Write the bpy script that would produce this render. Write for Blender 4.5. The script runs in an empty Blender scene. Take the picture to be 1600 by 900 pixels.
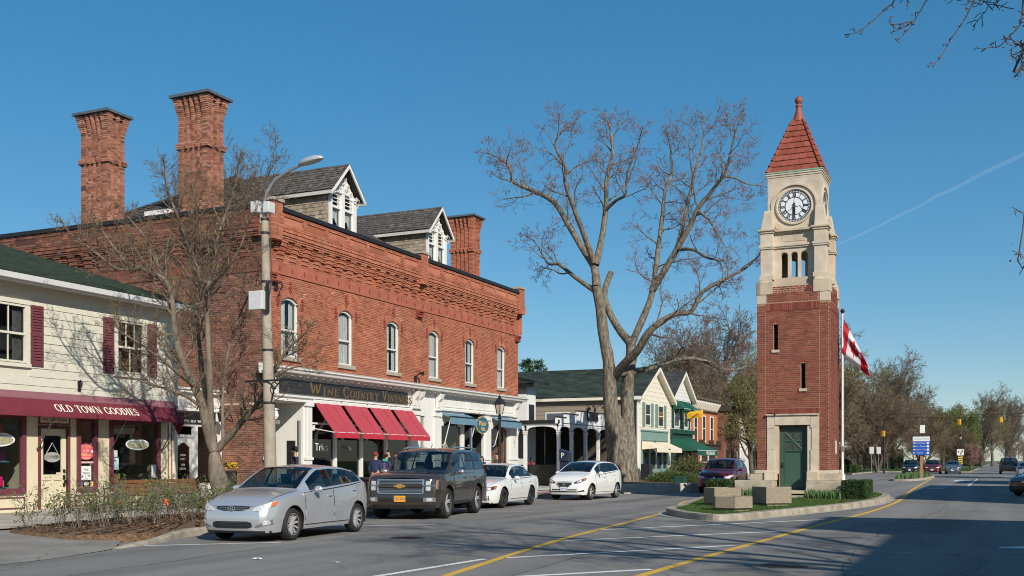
import bpy,bmesh,math,random
import numpy as np
from mathutils import Vector,Matrix
random.seed(7);RNG=np.random.default_rng(7)
S=bpy.context.scene
COL=S.collection
rad=math.radians
# ------------------------------------------------------------------ camera
# street frame: +Y runs along the street away from the camera, +X to the right, buildings on the left at X < -23
cam=bpy.data.cameras.new("camera");camo=bpy.data.objects.new("camera",cam);COL.objects.link(camo)
cam.sensor_width=36.0;cam.lens=36.0*1653/1600;cam.shift_y=270/1600
cam.clip_start=0.1;cam.clip_end=30000
camo.location=(0,0,1.52);camo.rotation_euler=(rad(90),0,rad(24.64))
S.camera=camo
# ------------------------------------------------------------------ sky and sun
SUN_EL,SUN_AZ=31.0,130.0
W=bpy.data.worlds.new("World");S.world=W;W.use_nodes=True
wn=W.node_tree;bg=wn.nodes["Background"]
sky=wn.nodes.new("ShaderNodeTexSky");sky.sky_type='NISHITA';sky.sun_disc=False
sky.sun_elevation=rad(SUN_EL);sky.sun_rotation=rad(SUN_AZ)
sky.altitude=0;sky.air_density=0.85;sky.dust_density=0.25;sky.ozone_density=3.6
hsv=wn.nodes.new("ShaderNodeHueSaturation");hsv.inputs["Saturation"].default_value=1.62;hsv.inputs["Hue"].default_value=.493;gm=wn.nodes.new("ShaderNodeGamma");gm.inputs[1].default_value=.63;wn.links.new(sky.outputs[0],gm.inputs[0]);hsv.inputs["Value"].default_value=1.3;wn.links.new(gm.outputs[0],hsv.inputs["Color"])
wn.links.new(hsv.outputs[0],bg.inputs[0]);bg.inputs[1].default_value=0.145
sl=bpy.data.lights.new("sun",'SUN');sl.energy=5.0;sl.angle=rad(0.5);sl.color=(1.0,0.93,0.82)
so=bpy.data.objects.new("sun",sl);COL.objects.link(so)
sd=Vector((math.sin(rad(SUN_AZ))*math.cos(rad(SUN_EL)),math.cos(rad(SUN_AZ))*math.cos(rad(SUN_EL)),math.sin(rad(SUN_EL))))
so.rotation_euler=sd.to_track_quat('Z','Y').to_euler();so.location=(30,-30,40)
S.view_settings.view_transform='Standard';S.view_settings.look='None'
S.view_settings.exposure=0.06;S.view_settings.gamma=1.0;S.view_settings.use_curve_mapping=False
S.render.engine='CYCLES'
S.cycles.max_bounces=6;S.cycles.transparent_max_bounces=24;S.cycles.diffuse_bounces=3;S.cycles.glossy_bounces=3
S.cycles.use_denoising=True;S.cycles.filter_width=1.05
# ------------------------------------------------------------------ materials
_M={}
def mat(name,col,rough=0.7,var=0.12,scale=6.0,bump=0.0,bscale=80.0,metal=0.0,spec=0.4,coat=0.0,island=None,
col2=None,mixscale=1.2,mixlo=0.45,mixhi=0.6,stretch=None,dirt=0.0,streak=False,transl=0.0):
 if name in _M:return _M[name]
 m=bpy.data.materials.new(name);m.use_nodes=True;nt=m.node_tree;N=nt.nodes;L=nt.links
 b=N["Principled BSDF"]
 b.inputs["Roughness"].default_value=rough;b.inputs["Metallic"].default_value=metal
 b.inputs["Specular IOR Level"].default_value=spec;b.inputs["Coat Weight"].default_value=coat
 b.inputs["Coat Roughness"].default_value=0.04
 tc=N.new("ShaderNodeNewGeometry")
 pos=tc.outputs["Position"]
 if stretch or streak:
  mp=N.new("ShaderNodeMapping");L.new(pos,mp.inputs[0]);mp.inputs["Scale"].default_value=stretch or(1,1,0.15);pos2=mp.outputs[0]
 else:pos2=pos
 cur=None
 if island:
  g=tc;oi=N.new("ShaderNodeObjectInfo")
  ad=N.new("ShaderNodeMath");ad.operation='ADD';L.new(g.outputs["Random Per Island"],ad.inputs[0]);L.new(oi.outputs["Random"],ad.inputs[1])
  fr=N.new("ShaderNodeMath");fr.operation='FRACT';L.new(ad.outputs[0],fr.inputs[0])
  cr=N.new("ShaderNodeValToRGB");cr.color_ramp.interpolation='LINEAR'
  els=cr.color_ramp.elements
  while len(els)<len(island):els.new(0.5)
  for i,c in enumerate(island):
   els[i].position=i/max(1,len(island)-1);els[i].color=(*c,1)
  L.new(fr.outputs[0],cr.inputs[0]);cur=cr.outputs[0]
 else:
  rgb=N.new("ShaderNodeRGB");rgb.outputs[0].default_value=(*col,1);cur=rgb.outputs[0]
 if col2 is not None:
  n2=N.new("ShaderNodeTexNoise");n2 .inputs["Scale"].default_value=mixscale;n2 .inputs["Detail"].default_value=6;n2 .inputs["Roughness"].default_value=0.65
  L.new(pos2,n2 .inputs["Vector"])
  r2=N.new("ShaderNodeMapRange");r2 .inputs[1].default_value=mixlo;r2 .inputs[2].default_value=mixhi;L.new(n2 .outputs[0],r2 .inputs[0])
  mx=N.new("ShaderNodeMix");mx.data_type='RGBA';L.new(r2 .outputs[0],mx.inputs[0]);L.new(cur,mx.inputs[6]);mx.inputs[7].default_value=(*col2,1);cur=mx.outputs[2]
 if var>0:
  n1=N.new("ShaderNodeTexNoise");n1 .inputs["Scale"].default_value=scale;n1 .inputs["Detail"].default_value=5
  L.new(pos2,n1 .inputs["Vector"])
  r1=N.new("ShaderNodeMapRange");r1 .inputs[1].default_value=0.3;r1 .inputs[2].default_value=0.7
  r1 .inputs[3].default_value=1-var;r1 .inputs[4].default_value=1+var;L.new(n1 .outputs[0],r1 .inputs[0])
  hs=N.new("ShaderNodeHueSaturation");L.new(r1 .outputs[0],hs.inputs["Value"]);L.new(cur,hs.inputs["Color"]);cur=hs.outputs[0]
 L.new(cur,b.inputs["Base Color"])
 if bump>0:
  nb=N.new("ShaderNodeTexNoise");nb.inputs["Scale"].default_value=bscale;nb.inputs["Detail"].default_value=4;L.new(pos,nb.inputs["Vector"])
  bp=N.new("ShaderNodeBump");bp.inputs["Strength"].default_value=bump;bp.inputs["Distance"].default_value=0.02
  L.new(nb.outputs[0],bp.inputs["Height"]);L.new(bp.outputs[0],b.inputs["Normal"])
 if transl>0:
  tr=N.new("ShaderNodeBsdfTranslucent");L.new(cur,tr.inputs[0]);ms=N.new("ShaderNodeMixShader");ms.inputs[0].default_value=transl
  L.new(b.outputs[0],ms.inputs[1]);L.new(tr.outputs[0],ms.inputs[2]);L.new(ms.outputs[0],N["Material Output"].inputs[0])
 _M[name]=m;return m
def glass_mat(name,tint=(0.6,0.66,0.66),ior=1.5,rough=0.0):
 if name in _M:return _M[name]
 m=bpy.data.materials.new(name);m.use_nodes=True;nt=m.node_tree;N=nt.nodes;L=nt.links
 N.remove(N["Principled BSDF"])
 t=N.new("ShaderNodeBsdfTransparent");t.inputs[0].default_value=(*tint,1)
 g=N.new("ShaderNodeBsdfGlossy");g.inputs["Roughness"].default_value=rough
 lw=N.new("ShaderNodeLayerWeight");pw=N.new("ShaderNodeMath");pw.operation='POWER';pw.inputs[1].default_value=5;L.new(lw.outputs["Facing"],pw.inputs[0])
 lw.inputs[0].default_value=.5;f=N.new("ShaderNodeMapRange");f.inputs[3].default_value=((ior-1)/(ior+1))**2*1.8;f.inputs[4].default_value=1.0;L.new(pw.outputs[0],f.inputs[0])
 x=N.new("ShaderNodeMixShader");L.new(f.outputs[0],x.inputs[0]);L.new(t.outputs[0],x.inputs[1]);L.new(g.outputs[0],x.inputs[2])
 L.new(x.outputs[0],N["Material Output"].inputs[0]);_M[name]=m;return m
def paint(name,col,metal=0.55,rough=0.27):
 return mat(name,col,rough=rough,var=0.03,scale=2,metal=metal,spec=0.5,coat=1.0)
 # ------------------------------------------------------------------ mesh builder
class MB:
 def __init__(s):s.v=[];s.f=[];s.m=[]
 def add(s,vs,fs,mi=0):
  o=len(s.v);s.v.extend([tuple(p)for p in vs])
  for f in fs:s.f.append(tuple(i+o for i in f));s.m.append(mi)
  return s
 def quad(s,a,b,c,d,mi=0):return s.add([a,b,c,d],[(0,1,2,3)],mi)
 def poly(s,pts,mi=0):return s.add(pts,[tuple(range(len(pts)))],mi)
 def box(s,x0,x1,y0,y1,z0,z1,mi=0):
  if x0>x1:x0,x1=x1,x0
  if y0>y1:y0,y1=y1,y0
  if z0>z1:z0,z1=z1,z0
  v=[(x0,y0,z0),(x1,y0,z0),(x1,y1,z0),(x0,y1,z0),(x0,y0,z1),(x1,y0,z1),(x1,y1,z1),(x0,y1,z1)]
  return s.add(v,[(0,3,2,1),(4,5,6,7),(0,1,5,4),(1,2,6,5),(2,3,7,6),(3,0,4,7)],mi)
 def hexa(s,P,mi=0):
  return s.add(P,[(0,3,2,1),(4,5,6,7),(0,1,5,4),(1,2,6,5),(2,3,7,6),(3,0,4,7)],mi)
 def fbox(s,F,u0,u1,w0,w1,n0,n1,mi=0):
  P=[F(u0,w0,n1),F(u1,w0,n1),F(u1,w0,n0),F(u0,w0,n0),F(u0,w1,n1),F(u1,w1,n1),F(u1,w1,n0),F(u0,w1,n0)]
  return s.hexa(P,mi)
 def extrude(s,pts,vec,mi=0):
  n=len(pts);vec=Vector(vec);a=[Vector(p)for p in pts];b=[p+vec for p in a]
  s.add(a+b,[tuple(reversed(range(n))),tuple(range(n,2*n))]+[(i,(i+1)%n,n+(i+1)%n,n+i)for i in range(n)],mi);return s
 def prism(s,pts,z0,z1,mi=0):return s.extrude([(p[0],p[1],z0)for p in pts],(0,0,z1-z0),mi)
 def tube(s,pts,r,n=8,mi=0,cap=True):
  pts=[Vector(p)for p in pts];k=len(pts);rs=r if hasattr(r,'__len__')else[r]*k
  vs=[];up=None
  for i in range(k):
   d=(pts[min(i+1,k-1)]-pts[max(i-1,0)]).normalized()
   if up is None:up=d.orthogonal().normalized()
   up=(up-d*up.dot(d)).normalized();q=d.cross(up)
   for j in range(n):
    t=2*math.pi*j/n;vs.append(pts[i]+(up*math.cos(t)+q*math.sin(t))*rs[i])
  fs=[(i*n+j,i*n+(j+1)%n,(i+1)*n+(j+1)%n,(i+1)*n+j)for i in range(k-1)for j in range(n)]
  if cap:fs+=[tuple(reversed(range(n))),tuple(range((k-1)*n,k*n))]
  return s.add(vs,fs,mi)
 def lathe(s,prof,c=(0,0,0),n=16,mi=0,axis='z'):
  vs=[]
  for(r,z)in prof:
   for j in range(n):
    t=2*math.pi*j/n;x,y=r*math.cos(t),r*math.sin(t)
    p=(x,y,z)if axis=='z' else((z,x,y)if axis=='x' else(x,-z,y))
    vs.append((c[0]+p[0],c[1]+p[1],c[2]+p[2]))
  k=len(prof)
  fs=[(i*n+j,i*n+(j+1)%n,(i+1)*n+(j+1)%n,(i+1)*n+j)for i in range(k-1)for j in range(n)]
  fs+=[tuple(reversed(range(n))),tuple(range((k-1)*n,k*n))]
  return s.add(vs,fs,mi)
 def ball(s,c,r,n=10,mi=0,sz=1.0):
  return s.lathe([(max(1e-4,r*math.cos(t)),r*sz*math.sin(t))for t in np.linspace(-math.pi/2,math.pi/2,max(5,n//2+2))],c,n,mi)
 def grid(s,P,mi=0,flip=False):
  a=len(P);b=len(P[0]);vs=[p for r in P for p in r]
  fs=[(i*b+j,i*b+j+1,(i+1)*b+j+1,(i+1)*b+j)for i in range(a-1)for j in range(b-1)]
  if flip:fs=[tuple(reversed(f))for f in fs]
  return s.add(vs,fs,mi)
 def merge(s,other,M=None,mi=None):
  o=len(s.v);s.v.extend([tuple(M@Vector(p))if M else p for p in other.v])
  s.f.extend([tuple(i+o for i in f)for f in other.f]);s.m.extend(other.m if mi is None else[mi]*len(other.f));return s
 def mesh(s,name,mats,smooth=False):
  me=bpy.data.meshes.new(name);me.from_pydata(s.v,[],s.f)
  for m in(mats if isinstance(mats,(list,tuple))else[mats]):me.materials.append(m)
  if any(s.m):me.polygons.foreach_set("material_index",s.m)
  if smooth:me.polygons.foreach_set("use_smooth",[True]*len(s.f))
  me.update();return me
def Fx(X0,Y0):return lambda u,w,n=0.0:(X0+n,Y0+u,w)
def Fy(X0,Y0):return lambda u,w,n=0.0:(X0+u,Y0-n,w)
_W={}
def thing(name,label,cat,loc=(0,0,0),rz=0.0,group=None):
 o=bpy.data.objects.new(name,None);COL.objects.link(o);o.location=loc;o.rotation_euler=(0,0,rz);o.empty_display_size=0.3
 o['label']=label;o['category']=cat
 if group:o['group']=group
 _W[o.name]=Matrix.Translation(loc)@Matrix.Rotation(rz,4,'Z');return o
def link(name,me,parent=None,world=False,label=None,cat=None,kind=None,group=None,loc=None):
 o=bpy.data.objects.new(name,me);COL.objects.link(o)
 if parent is not None:
  o.parent=parent
  if world:o.matrix_parent_inverse=_W[parent.name].inverted();_W[o.name]=Matrix.Identity(4)
  else:_W[o.name]=_W[parent.name]
 else:_W[o.name]=Matrix.Identity(4)
 if loc is not None:o.location=loc
 if label:o['label']=label
 if cat:o['category']=cat
 if kind:o['kind']=kind
 if group:o['group']=group
 return o
def bevel_of(o,w,seg=2,ang=40):
 b=o.modifiers.new("bevel",'BEVEL');b.width=w;b.segments=seg;b.limit_method='ANGLE';b.angle_limit=rad(ang);return o
def ob(name,mb,mats,parent=None,world=False,smooth=False,bevel=0,**kw):
 o=link(name,mb.mesh(name,mats,smooth),parent,world,**kw)
 if bevel:bevel_of(o,bevel)
 if smooth and not bevel:autosmooth(o.data)
 return o
def autosmooth(me,ang=38):
 bm=bmesh.new();bm.from_mesh(me);c=rad(ang)
 for e in bm.edges:
  if len(e.link_faces)==2 and e.calc_face_angle(0)>c:e.smooth=False
 bm.to_mesh(me);bm.free()
def struct(name,mb,mats,**kw):return ob(name,mb,mats,kind='structure',**kw)
def dup(o,loc=None,rz=None,label=None,group=None):
 def rec(x,par):
  c=x.copy();COL.objects.link(c)
  if par is not None:c.parent=par
  for k in x.children:rec(k,c)
  return c
 r=rec(o,None)
 if loc is not None:r.location=loc
 if rz is not None:r.rotation_euler=(0,0,rz)
 if label:r['label']=label
 if group:r['group']=group
 return r
 # ------------------------------------------------------------------ flat lettering
_txt=[]
def text_mb(s,size,depth=0.004,align='CENTER'):
 """default sans lettering as geometry, in local x (right), y (up), z (out)"""
 cu=bpy.data.curves.new("t",'FONT');cu.body=s;cu.size=size;cu.extrude=depth;cu.align_x=align;cu.align_y='CENTER';cu.resolution_u=2
 o=bpy.data.objects.new("t",cu);COL.objects.link(o)
 dg=bpy.context.evaluated_depsgraph_get();me=bpy.data.meshes.new_from_object(o.evaluated_get(dg))
 mb=MB();mb.add([tuple(v.co)for v in me.vertices],[tuple(p.vertices)for p in me.polygons])
 bpy.data.objects.remove(o);bpy.data.curves.remove(cu);bpy.data.meshes.remove(me);return mb
def on_face(mb,F,u,w,n,tilt=0.0):
 """place lettering (x,y,z) on a wall face at u,w; tilt leans the top back"""
 c,s_=math.cos(tilt),math.sin(tilt);r=MB();r.f=list(mb.f);r.m=list(mb.m)
 r.v=[tuple(F(u+x,w+y*c-z*s_*0,n-y*s_+z))for(x,y,z)in mb.v];return r
 # serif capitals: strokes ((x0,y0),(x1,y1),width) and arcs in a unit-height cell
def _arc(cx,cy,rx,ry,a0,a1,n=14):return[(cx+rx*math.cos(rad(a0+(a1-a0)*i/n)),cy+ry*math.sin(rad(a0+(a1-a0)*i/n)))for i in range(n+1)]
T,t_=.17,.07
SERIF={
'O':(.86,[(_arc(.43,.5,.36,.46,0,360,24),'o')],[]),'C':(.8,[(_arc(.43,.5,.36,.46,45,315,20),'o')],[(.70,.68,.05,.25),(.70,.1,.05,.2)]),
'G':(.86,[(_arc(.43,.5,.36,.46,45,330,20),'o'),([(.72,.0),(.72,.42)],T)],[(.72,.68,.05,.25),(.6,.38,.3,.06)]),
'D':(.84,[([(.17,0),(.17,1)],T),(_arc(.25,.5,.5,.47,-90,90,14),'o')],[(.03,0,.25,.06),(.03,.94,.25,.06)]),
'L':(.7,[([(.17,0),(.17,1)],T),([(.1,.03),(.64,.03)],t_)],[(.03,.94,.3,.06),(.6,0,.06,.25)]),
'T':(.76,[([(.38,0),(.38,1)],T),([(.05,.96),(.71,.96)],t_)],[(.22,0,.32,.06),(.03,.75,.05,.25),(.68,.75,.05,.25)]),
'W':(1.16,[([(.1,1),(.36,.02)],T),([(.36,.02),(.58,.95)],t_),([(.58,.95),(.82,.02)],T),([(.82,.02),(1.06,1)],t_)],[(0,.94,.24,.06),(.94,.94,.22,.06)]),
'N':(.9,[([(.16,0),(.16,1)],t_),([(.14,.98),(.74,.02)],T),([(.74,0),(.74,1)],t_)],[(.03,0,.26,.06),(.03,.94,.2,.06),(.62,.94,.26,.06)]),
'I':(.4,[([(.2,0),(.2,1)],T)],[(.05,0,.3,.06),(.05,.94,.3,.06)]),
'E':(.7,[([(.17,0),(.17,1)],T),([(.1,.97),(.6,.97)],t_),([(.1,.5),(.5,.5)],t_),([(.1,.03),(.63,.03)],t_)],[(.03,0,.2,.06),(.03,.94,.2,.06),(.57,.78,.05,.2),(.6,0,.05,.22),(.48,.4,.04,.2)]),
'S':(.62,[(_arc(.31,.74,.22,.23,30,270,12)+_arc(.31,.27,.24,.24,90,-150,12),T*.8)],[(.5,.72,.05,.22),(.05,.06,.05,.22)]),
'U':(.86,[([(.17,1),(.17,.35)]+_arc(.43,.33,.26,.31,180,360,12)+[(.69,1)],T*.75)],[(.03,.94,.28,.06),(.57,.94,.26,.06)]),
'R':(.82,[([(.17,0),(.17,1)],T),(_arc(.3,.73,.3,.24,-90,90,10),T*.75),([(.34,.48),(.72,.02)],T)],[(.03,0,.28,.06),(.03,.94,.28,.06),(.64,0,.16,.05)]),
'V':(.84,[([(.12,1),(.44,.02)],T),([(.44,.02),(.74,1)],t_)],[(0,.94,.28,.06),(.62,.94,.22,.06)]),
'Y':(.82,[([(.1,1),(.41,.48)],T),([(.41,.48),(.72,1)],t_),([(.41,0),(.41,.5)],T)],[(0,.94,.26,.06),(.6,.94,.22,.06),(.26,0,.3,.06)]),
' ':(.42,[],[]),
}
def serif_mb(words,h,depth=0.006,small=None,gap=.1,xs=1.0):
 """words: string; a capital followed by smaller capitals when small is set"""
 mb=MB();x=0.0;prev=' '
 for ch in words:
  w,strokes,serifs=SERIF[ch.upper()];k=h
  if small and prev!=' ' and ch!=' ':k=h*small
  for pts,wd in strokes:
   n=len(pts);L=[];R=[]
   for i,p in enumerate(pts):
    a=pts[max(i-1,0)];b=pts[min(i+1,n-1)]
    if n>20 and pts[0]==pts[-1]:pass
    dx,dy=b[0]-a[0],b[1]-a[1];l=math.hypot(dx,dy)or 1
    if wd=='o':ww=t_+(T-t_)*abs(dy/l)**1.2
    else:ww=wd
    nx,ny=-dy/l*ww/2,dx/l*ww/2
    L.append((p[0]+nx,p[1]+ny));R.append((p[0]-nx,p[1]-ny))
   for i in range(n-1):
    q=[L[i],R[i],R[i+1],L[i+1]]
    mb.extrude([(x+a*k*xs,b*k,0)for a,b in q],(0,0,depth))
  for(sx,sy,sw,sh)in serifs:
   mb.extrude([(x+a*k*xs,b*k,0)for a,b in((sx,sy),(sx+sw,sy),(sx+sw,sy+sh),(sx,sy+sh))],(0,0,depth*1.15))
  x+=(w+gap)*k*xs;prev=ch
 for i,p in enumerate(mb.v):mb.v[i]=(p[0]-x/2,p[1]-h/2,p[2])
 return mb,x
 # ------------------------------------------------------------------ brickwork
def brick_list(U0,U1,W0,W1,holes=(),course=.07,length=.22,joint=.011,clip=None):
 out=[];r=0;w=W0;rr=random.Random(int(U0*100+W0*7))
 while w+course<=W1+1e-6:
  wa,wb=w+joint/2,w+course-joint/2;segs=[(U0,U1)]
  if clip:segs=[clip(.5*(wa+wb))]
  for(a,b,c,d)in holes:
   if c<wb and d>wa:
    ns=[]
    for(p,q)in segs:
     if b<=p or a>=q:ns.append((p,q));continue
     if a>p:ns.append((p,a))
     if b<q:ns.append((b,q))
    segs=ns
  hdr=(r%6==5);ln=length/2 if hdr else length;off=(ln/2 if r%2 else 0.0)
  for(p,q)in segs:
   if q-p<.03:continue
   k=math.floor((p-U0-off)/ln);u=U0+off+k*ln
   while u<q-1e-6:
    a,b=max(u,p),min(u+ln,q)
    if b-a>.035:out.append((a+joint/2,b-joint/2,wa,wb,abs(b-a-length)<1e-6))
    u+=ln
  r+=1;w+=course
 return out
def bricks_mb(F,lst,proud=.008,jit=.003,rnd=None):
 mb=MB();rnd=rnd or random.Random(3);v=mb.v;f=mb.f
 for(a,b,c,d,full)in lst:
  n=proud+rnd.uniform(-jit,jit);o=len(v)
  v.extend([F(a,c,0),F(b,c,0),F(b,d,0),F(a,d,0),F(a,c,n),F(b,c,n),F(b,d,n),F(a,d,n)])
  f.extend([(o+4,o+5,o+6,o+7),(o,o+1,o+5,o+4),(o+1,o+2,o+6,o+5),(o+2,o+3,o+7,o+6),(o+3,o,o+4,o+7)])
 mb.m=[0]*len(f);return mb
def single_bricks(F,lst,material,parent,proud=.010):
 """the bricks that show largest, each an object of its own sharing one mesh"""
 (a,b,c,d,_)=lst[0];o0=Vector(F(a,c,0));mb=MB()
 base=bricks_mb(F,[lst[0]],proud,0);base.v=[tuple(Vector(p)-o0)for p in base.v]
 me=base.mesh("brick",material);inv=_W[parent.name].inverted()
 for(a,b,c,d,_)in lst:
  o=bpy.data.objects.new("brick",me);COL.objects.link(o);o.parent=parent;o.matrix_parent_inverse=inv
  p=Vector(F(a,c,random.uniform(-.002,.002)));o.location=p
def wall_mb(F,U0,U1,W0,W1,holes=(),reveal=.18,mi=0,rmi=None,mb=None):
 """wall sheet with rectangular holes (u0,u1,w0,w1) and their reveals"""
 mb=mb or MB();us=sorted({U0,U1,*[max(U0,min(U1,x))for h in holes for x in h[:2]]});ws=sorted({W0,W1,*[max(W0,min(W1,x))for h in holes for x in h[2:4]]})
 for i in range(len(us)-1):
  run=None
  for j in range(len(ws)-1):
   cu,cw=(us[i]+us[i+1])/2,(ws[j]+ws[j+1])/2
   solid=not any(h[0]<cu<h[1]and h[2]<cw<h[3]for h in holes)
   if solid:
    mb.quad(F(us[i],ws[j],0),F(us[i+1],ws[j],0),F(us[i+1],ws[j+1],0),F(us[i],ws[j+1],0),mi)
 k=mi if rmi is None else rmi
 for(a,b,c,d)in holes:
  e=-reveal
  mb.quad(F(a,c,0),F(a,c,e),F(a,d,e),F(a,d,0),k);mb.quad(F(b,c,e),F(b,c,0),F(b,d,0),F(b,d,e),k)
  mb.quad(F(a,d,0),F(a,d,e),F(b,d,e),F(b,d,0),k);mb.quad(F(a,c,e),F(a,c,0),F(b,c,0),F(b,c,e),k)
 return mb
 # ------------------------------------------------------------------ common materials
WHITE=mat("white_paint",(.71,.695,.66),.45,.05,3,.05,60,streak=True)
CREAM=mat("cream_paint",(.64,.61,.50),.5,.05,3,.05,60)
SIDING=mat("cream_siding",(.61,.585,.485),.5,.05,4,.06,90)
YELLOWCREAM=mat("butter_paint",(.68,.60,.42),.5,.05,3)
MAROON=mat("maroon_paint",(.15,.042,.055),.5,.08,5)
BLACK=mat("black_paint",(.018,.018,.020),.4,.1,5)
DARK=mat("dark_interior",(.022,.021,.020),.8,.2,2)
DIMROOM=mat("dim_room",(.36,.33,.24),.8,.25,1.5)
GLASS=glass_mat("window_glass",(.80,.83,.83),1.5)
GLASSD=glass_mat("dark_window_glass",(.6,.64,.64),1.6)
CURTAIN=mat("net_curtain",(.50,.51,.49),.8,.25,9,stretch=(6,6,.3))
STEEL=mat("galvanised_steel",(.42,.43,.44),.45,.1,6,metal=.7)
CONC=mat("concrete",(.42,.39,.34),.85,.14,3,.25,60,col2=(.32,.29,.25),mixscale=2)
# ================================================================== GROUND, ROADS, PAVEMENTS
def asphalt_mat(name,c,c2,streak=(.9,.05,1)):
 m=mat(name,c,.88,.16,55,.45,130,col2=c2,mixscale=.45,mixlo=.35,mixhi=.75,spec=.25)
 nt=m.node_tree;N=nt.nodes;L=nt.links;b=N["Principled BSDF"];lk=b.inputs["Base Color"].links[0];src=lk.from_socket
 geo=N.new("ShaderNodeNewGeometry");mp=N.new("ShaderNodeMapping");mp.inputs["Scale"].default_value=streak;L.new(geo.outputs["Position"],mp.inputs[0])
 n=N.new("ShaderNodeTexNoise");n.inputs["Scale"].default_value=1.0;n.inputs["Detail"].default_value=5;L.new(mp.outputs[0],n.inputs["Vector"])
 r=N.new("ShaderNodeMapRange");r.inputs[1].default_value=.35;r.inputs[2].default_value=.65;r.inputs[3].default_value=.80;r.inputs[4].default_value=1.12;L.new(n.outputs[0],r.inputs[0])
 # fine cracks
 wv=N.new("ShaderNodeTexNoise");wv.inputs["Scale"].default_value=.8;L.new(geo.outputs["Position"],wv.inputs["Vector"])
 ad=N.new("ShaderNodeMix");ad.data_type='RGBA';ad.blend_type='LINEAR_LIGHT';ad.inputs[0].default_value=.5;L.new(geo.outputs["Position"],ad.inputs[6]);L.new(wv.outputs["Color"],ad.inputs[7])
 vo=N.new("ShaderNodeTexVoronoi");vo.feature='DISTANCE_TO_EDGE';vo.inputs["Scale"].default_value=.17;L.new(ad.outputs[2],vo.inputs["Vector"])
 rc=N.new("ShaderNodeMapRange");rc.inputs[1].default_value=.0015;rc.inputs[2].default_value=.006;rc.inputs[3].default_value=.74;rc.inputs[4].default_value=1.0;L.new(vo.outputs["Distance"],rc.inputs[0])
 mu=N.new("ShaderNodeMath");mu.operation='MULTIPLY';L.new(r.outputs[0],mu.inputs[0]);L.new(rc.outputs[0],mu.inputs[1])
 hs=N.new("ShaderNodeHueSaturation");L.new(mu.outputs[0],hs.inputs["Value"]);L.new(src,hs.inputs["Color"]);L.new(hs.outputs[0],b.inputs["Base Color"]);return m
ASPH=asphalt_mat("asphalt",(.228,.218,.204),(.188,.181,.171))
ASPH2=asphalt_mat("old_asphalt",(.27,.255,.235),(.21,.20,.185),(1,1,1))
SOIL=mat("earth",(.16,.13,.09),.95,.3,3,.4,20,col2=(.07,.10,.03),mixscale=.5)
TURF=mat("turf",(.045,.095,.018),.9,.35,2.5,.5,60,col2=(.075,.115,.03),mixscale=.8)
PAVE=mat("pavement_concrete",(.40,.37,.32),.9,.12,5,.25,90,col2=(.32,.30,.26),mixscale=.7)
KERBM=mat("kerb_concrete",(.37,.33,.265),.9,.16,4,.3,60,col2=(.25,.22,.17),mixscale=1.5)
REDPAVE=mat("red_paving",(.30,.12,.085),.9,.25,14,.4,40)
LINEW=mat("white_line_paint",(.72,.71,.68),.8,.1,30,.2,120,col2=(.34,.33,.31),mixscale=9,mixlo=.58,mixhi=.8)
LINEY=mat("yellow_line_paint",(.66,.40,.055),.8,.1,30,.2,120,col2=(.34,.23,.08),mixscale=7,mixlo=.55,mixhi=.75)
MULCH=mat("bark_mulch",(.105,.062,.035),.95,.45,22,.8,25,col2=(.17,.10,.055),mixscale=9)
g=MB();g.quad((-2500,-400,-.06),(2500,-400,-.06),(2500,5000,-.06),(-2500,5000,-.06));struct("ground",g,SOIL)
g=MB();g.quad((-16.9,-60,0),(8.2,-60,0),(8.2,900,0),(-16.9,900,0));struct("road",g,ASPH)
g=MB();g.quad((-260,112,-.004),(-16.9,112,-.004),(-16.9,121,-.004),(-260,121,-.004));struct("side_road",g,ASPH)
def resample(pts,n,closed=False):
 P=[Vector((*p,0))for p in pts];out=[];k=len(P)
 for i in range(k if closed else k-1):
  g=lambda j:P[j%k]if closed else P[max(0,min(k-1,j))]
  p0,p1,p2,p3=g(i-1),g(i),g(i+1),g(i+2)
  for q in range(n):
   t=q/n;out.append(tuple((.5*(2*p1+(p2-p0)*t+(2*p0-5*p1+4*p2-p3)*t*t+(3*p1-p0-3*p2+p3)*t**3))[:2]))
 if not closed:out.append(tuple(P[-1][:2]))
 return out
def offset_line(pts,d,closed=False):
 out=[];k=len(pts)
 for i in range(k):
  a=pts[(i-1)%k]if closed else pts[max(0,i-1)];b=pts[(i+1)%k]if closed else pts[min(k-1,i+1)]
  dx,dy=b[0]-a[0],b[1]-a[1];l=math.hypot(dx,dy)or 1;out.append((pts[i][0]-dy/l*d,pts[i][1]+dx/l*d))
 return out
def kerb_strip(pts,w,z0,z1,closed=False,ramp=0):
 """kerb whose road face is the given line; the stone lies to the left of the line's direction"""
 zz=[z1 if not ramp else max(.012,z1*min(1,i/ramp))for i in range(len(pts))];a=pts;b=offset_line(pts,.03,closed);c=offset_line(pts,w,closed);mb=MB();n=len(pts)
 R=[[(a[i][0],a[i][1],z0),(a[i][0]*.6+b[i][0]*.4,a[i][1]*.6+b[i][1]*.4,zz[i]*.8),(b[i][0],b[i][1],zz[i]),(c[i][0],c[i][1],zz[i]),(c[i][0],c[i][1],z0)]for i in range(n)]
 if closed:R.append(R[0])
 mb.grid(R,flip=True);return mb
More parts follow.
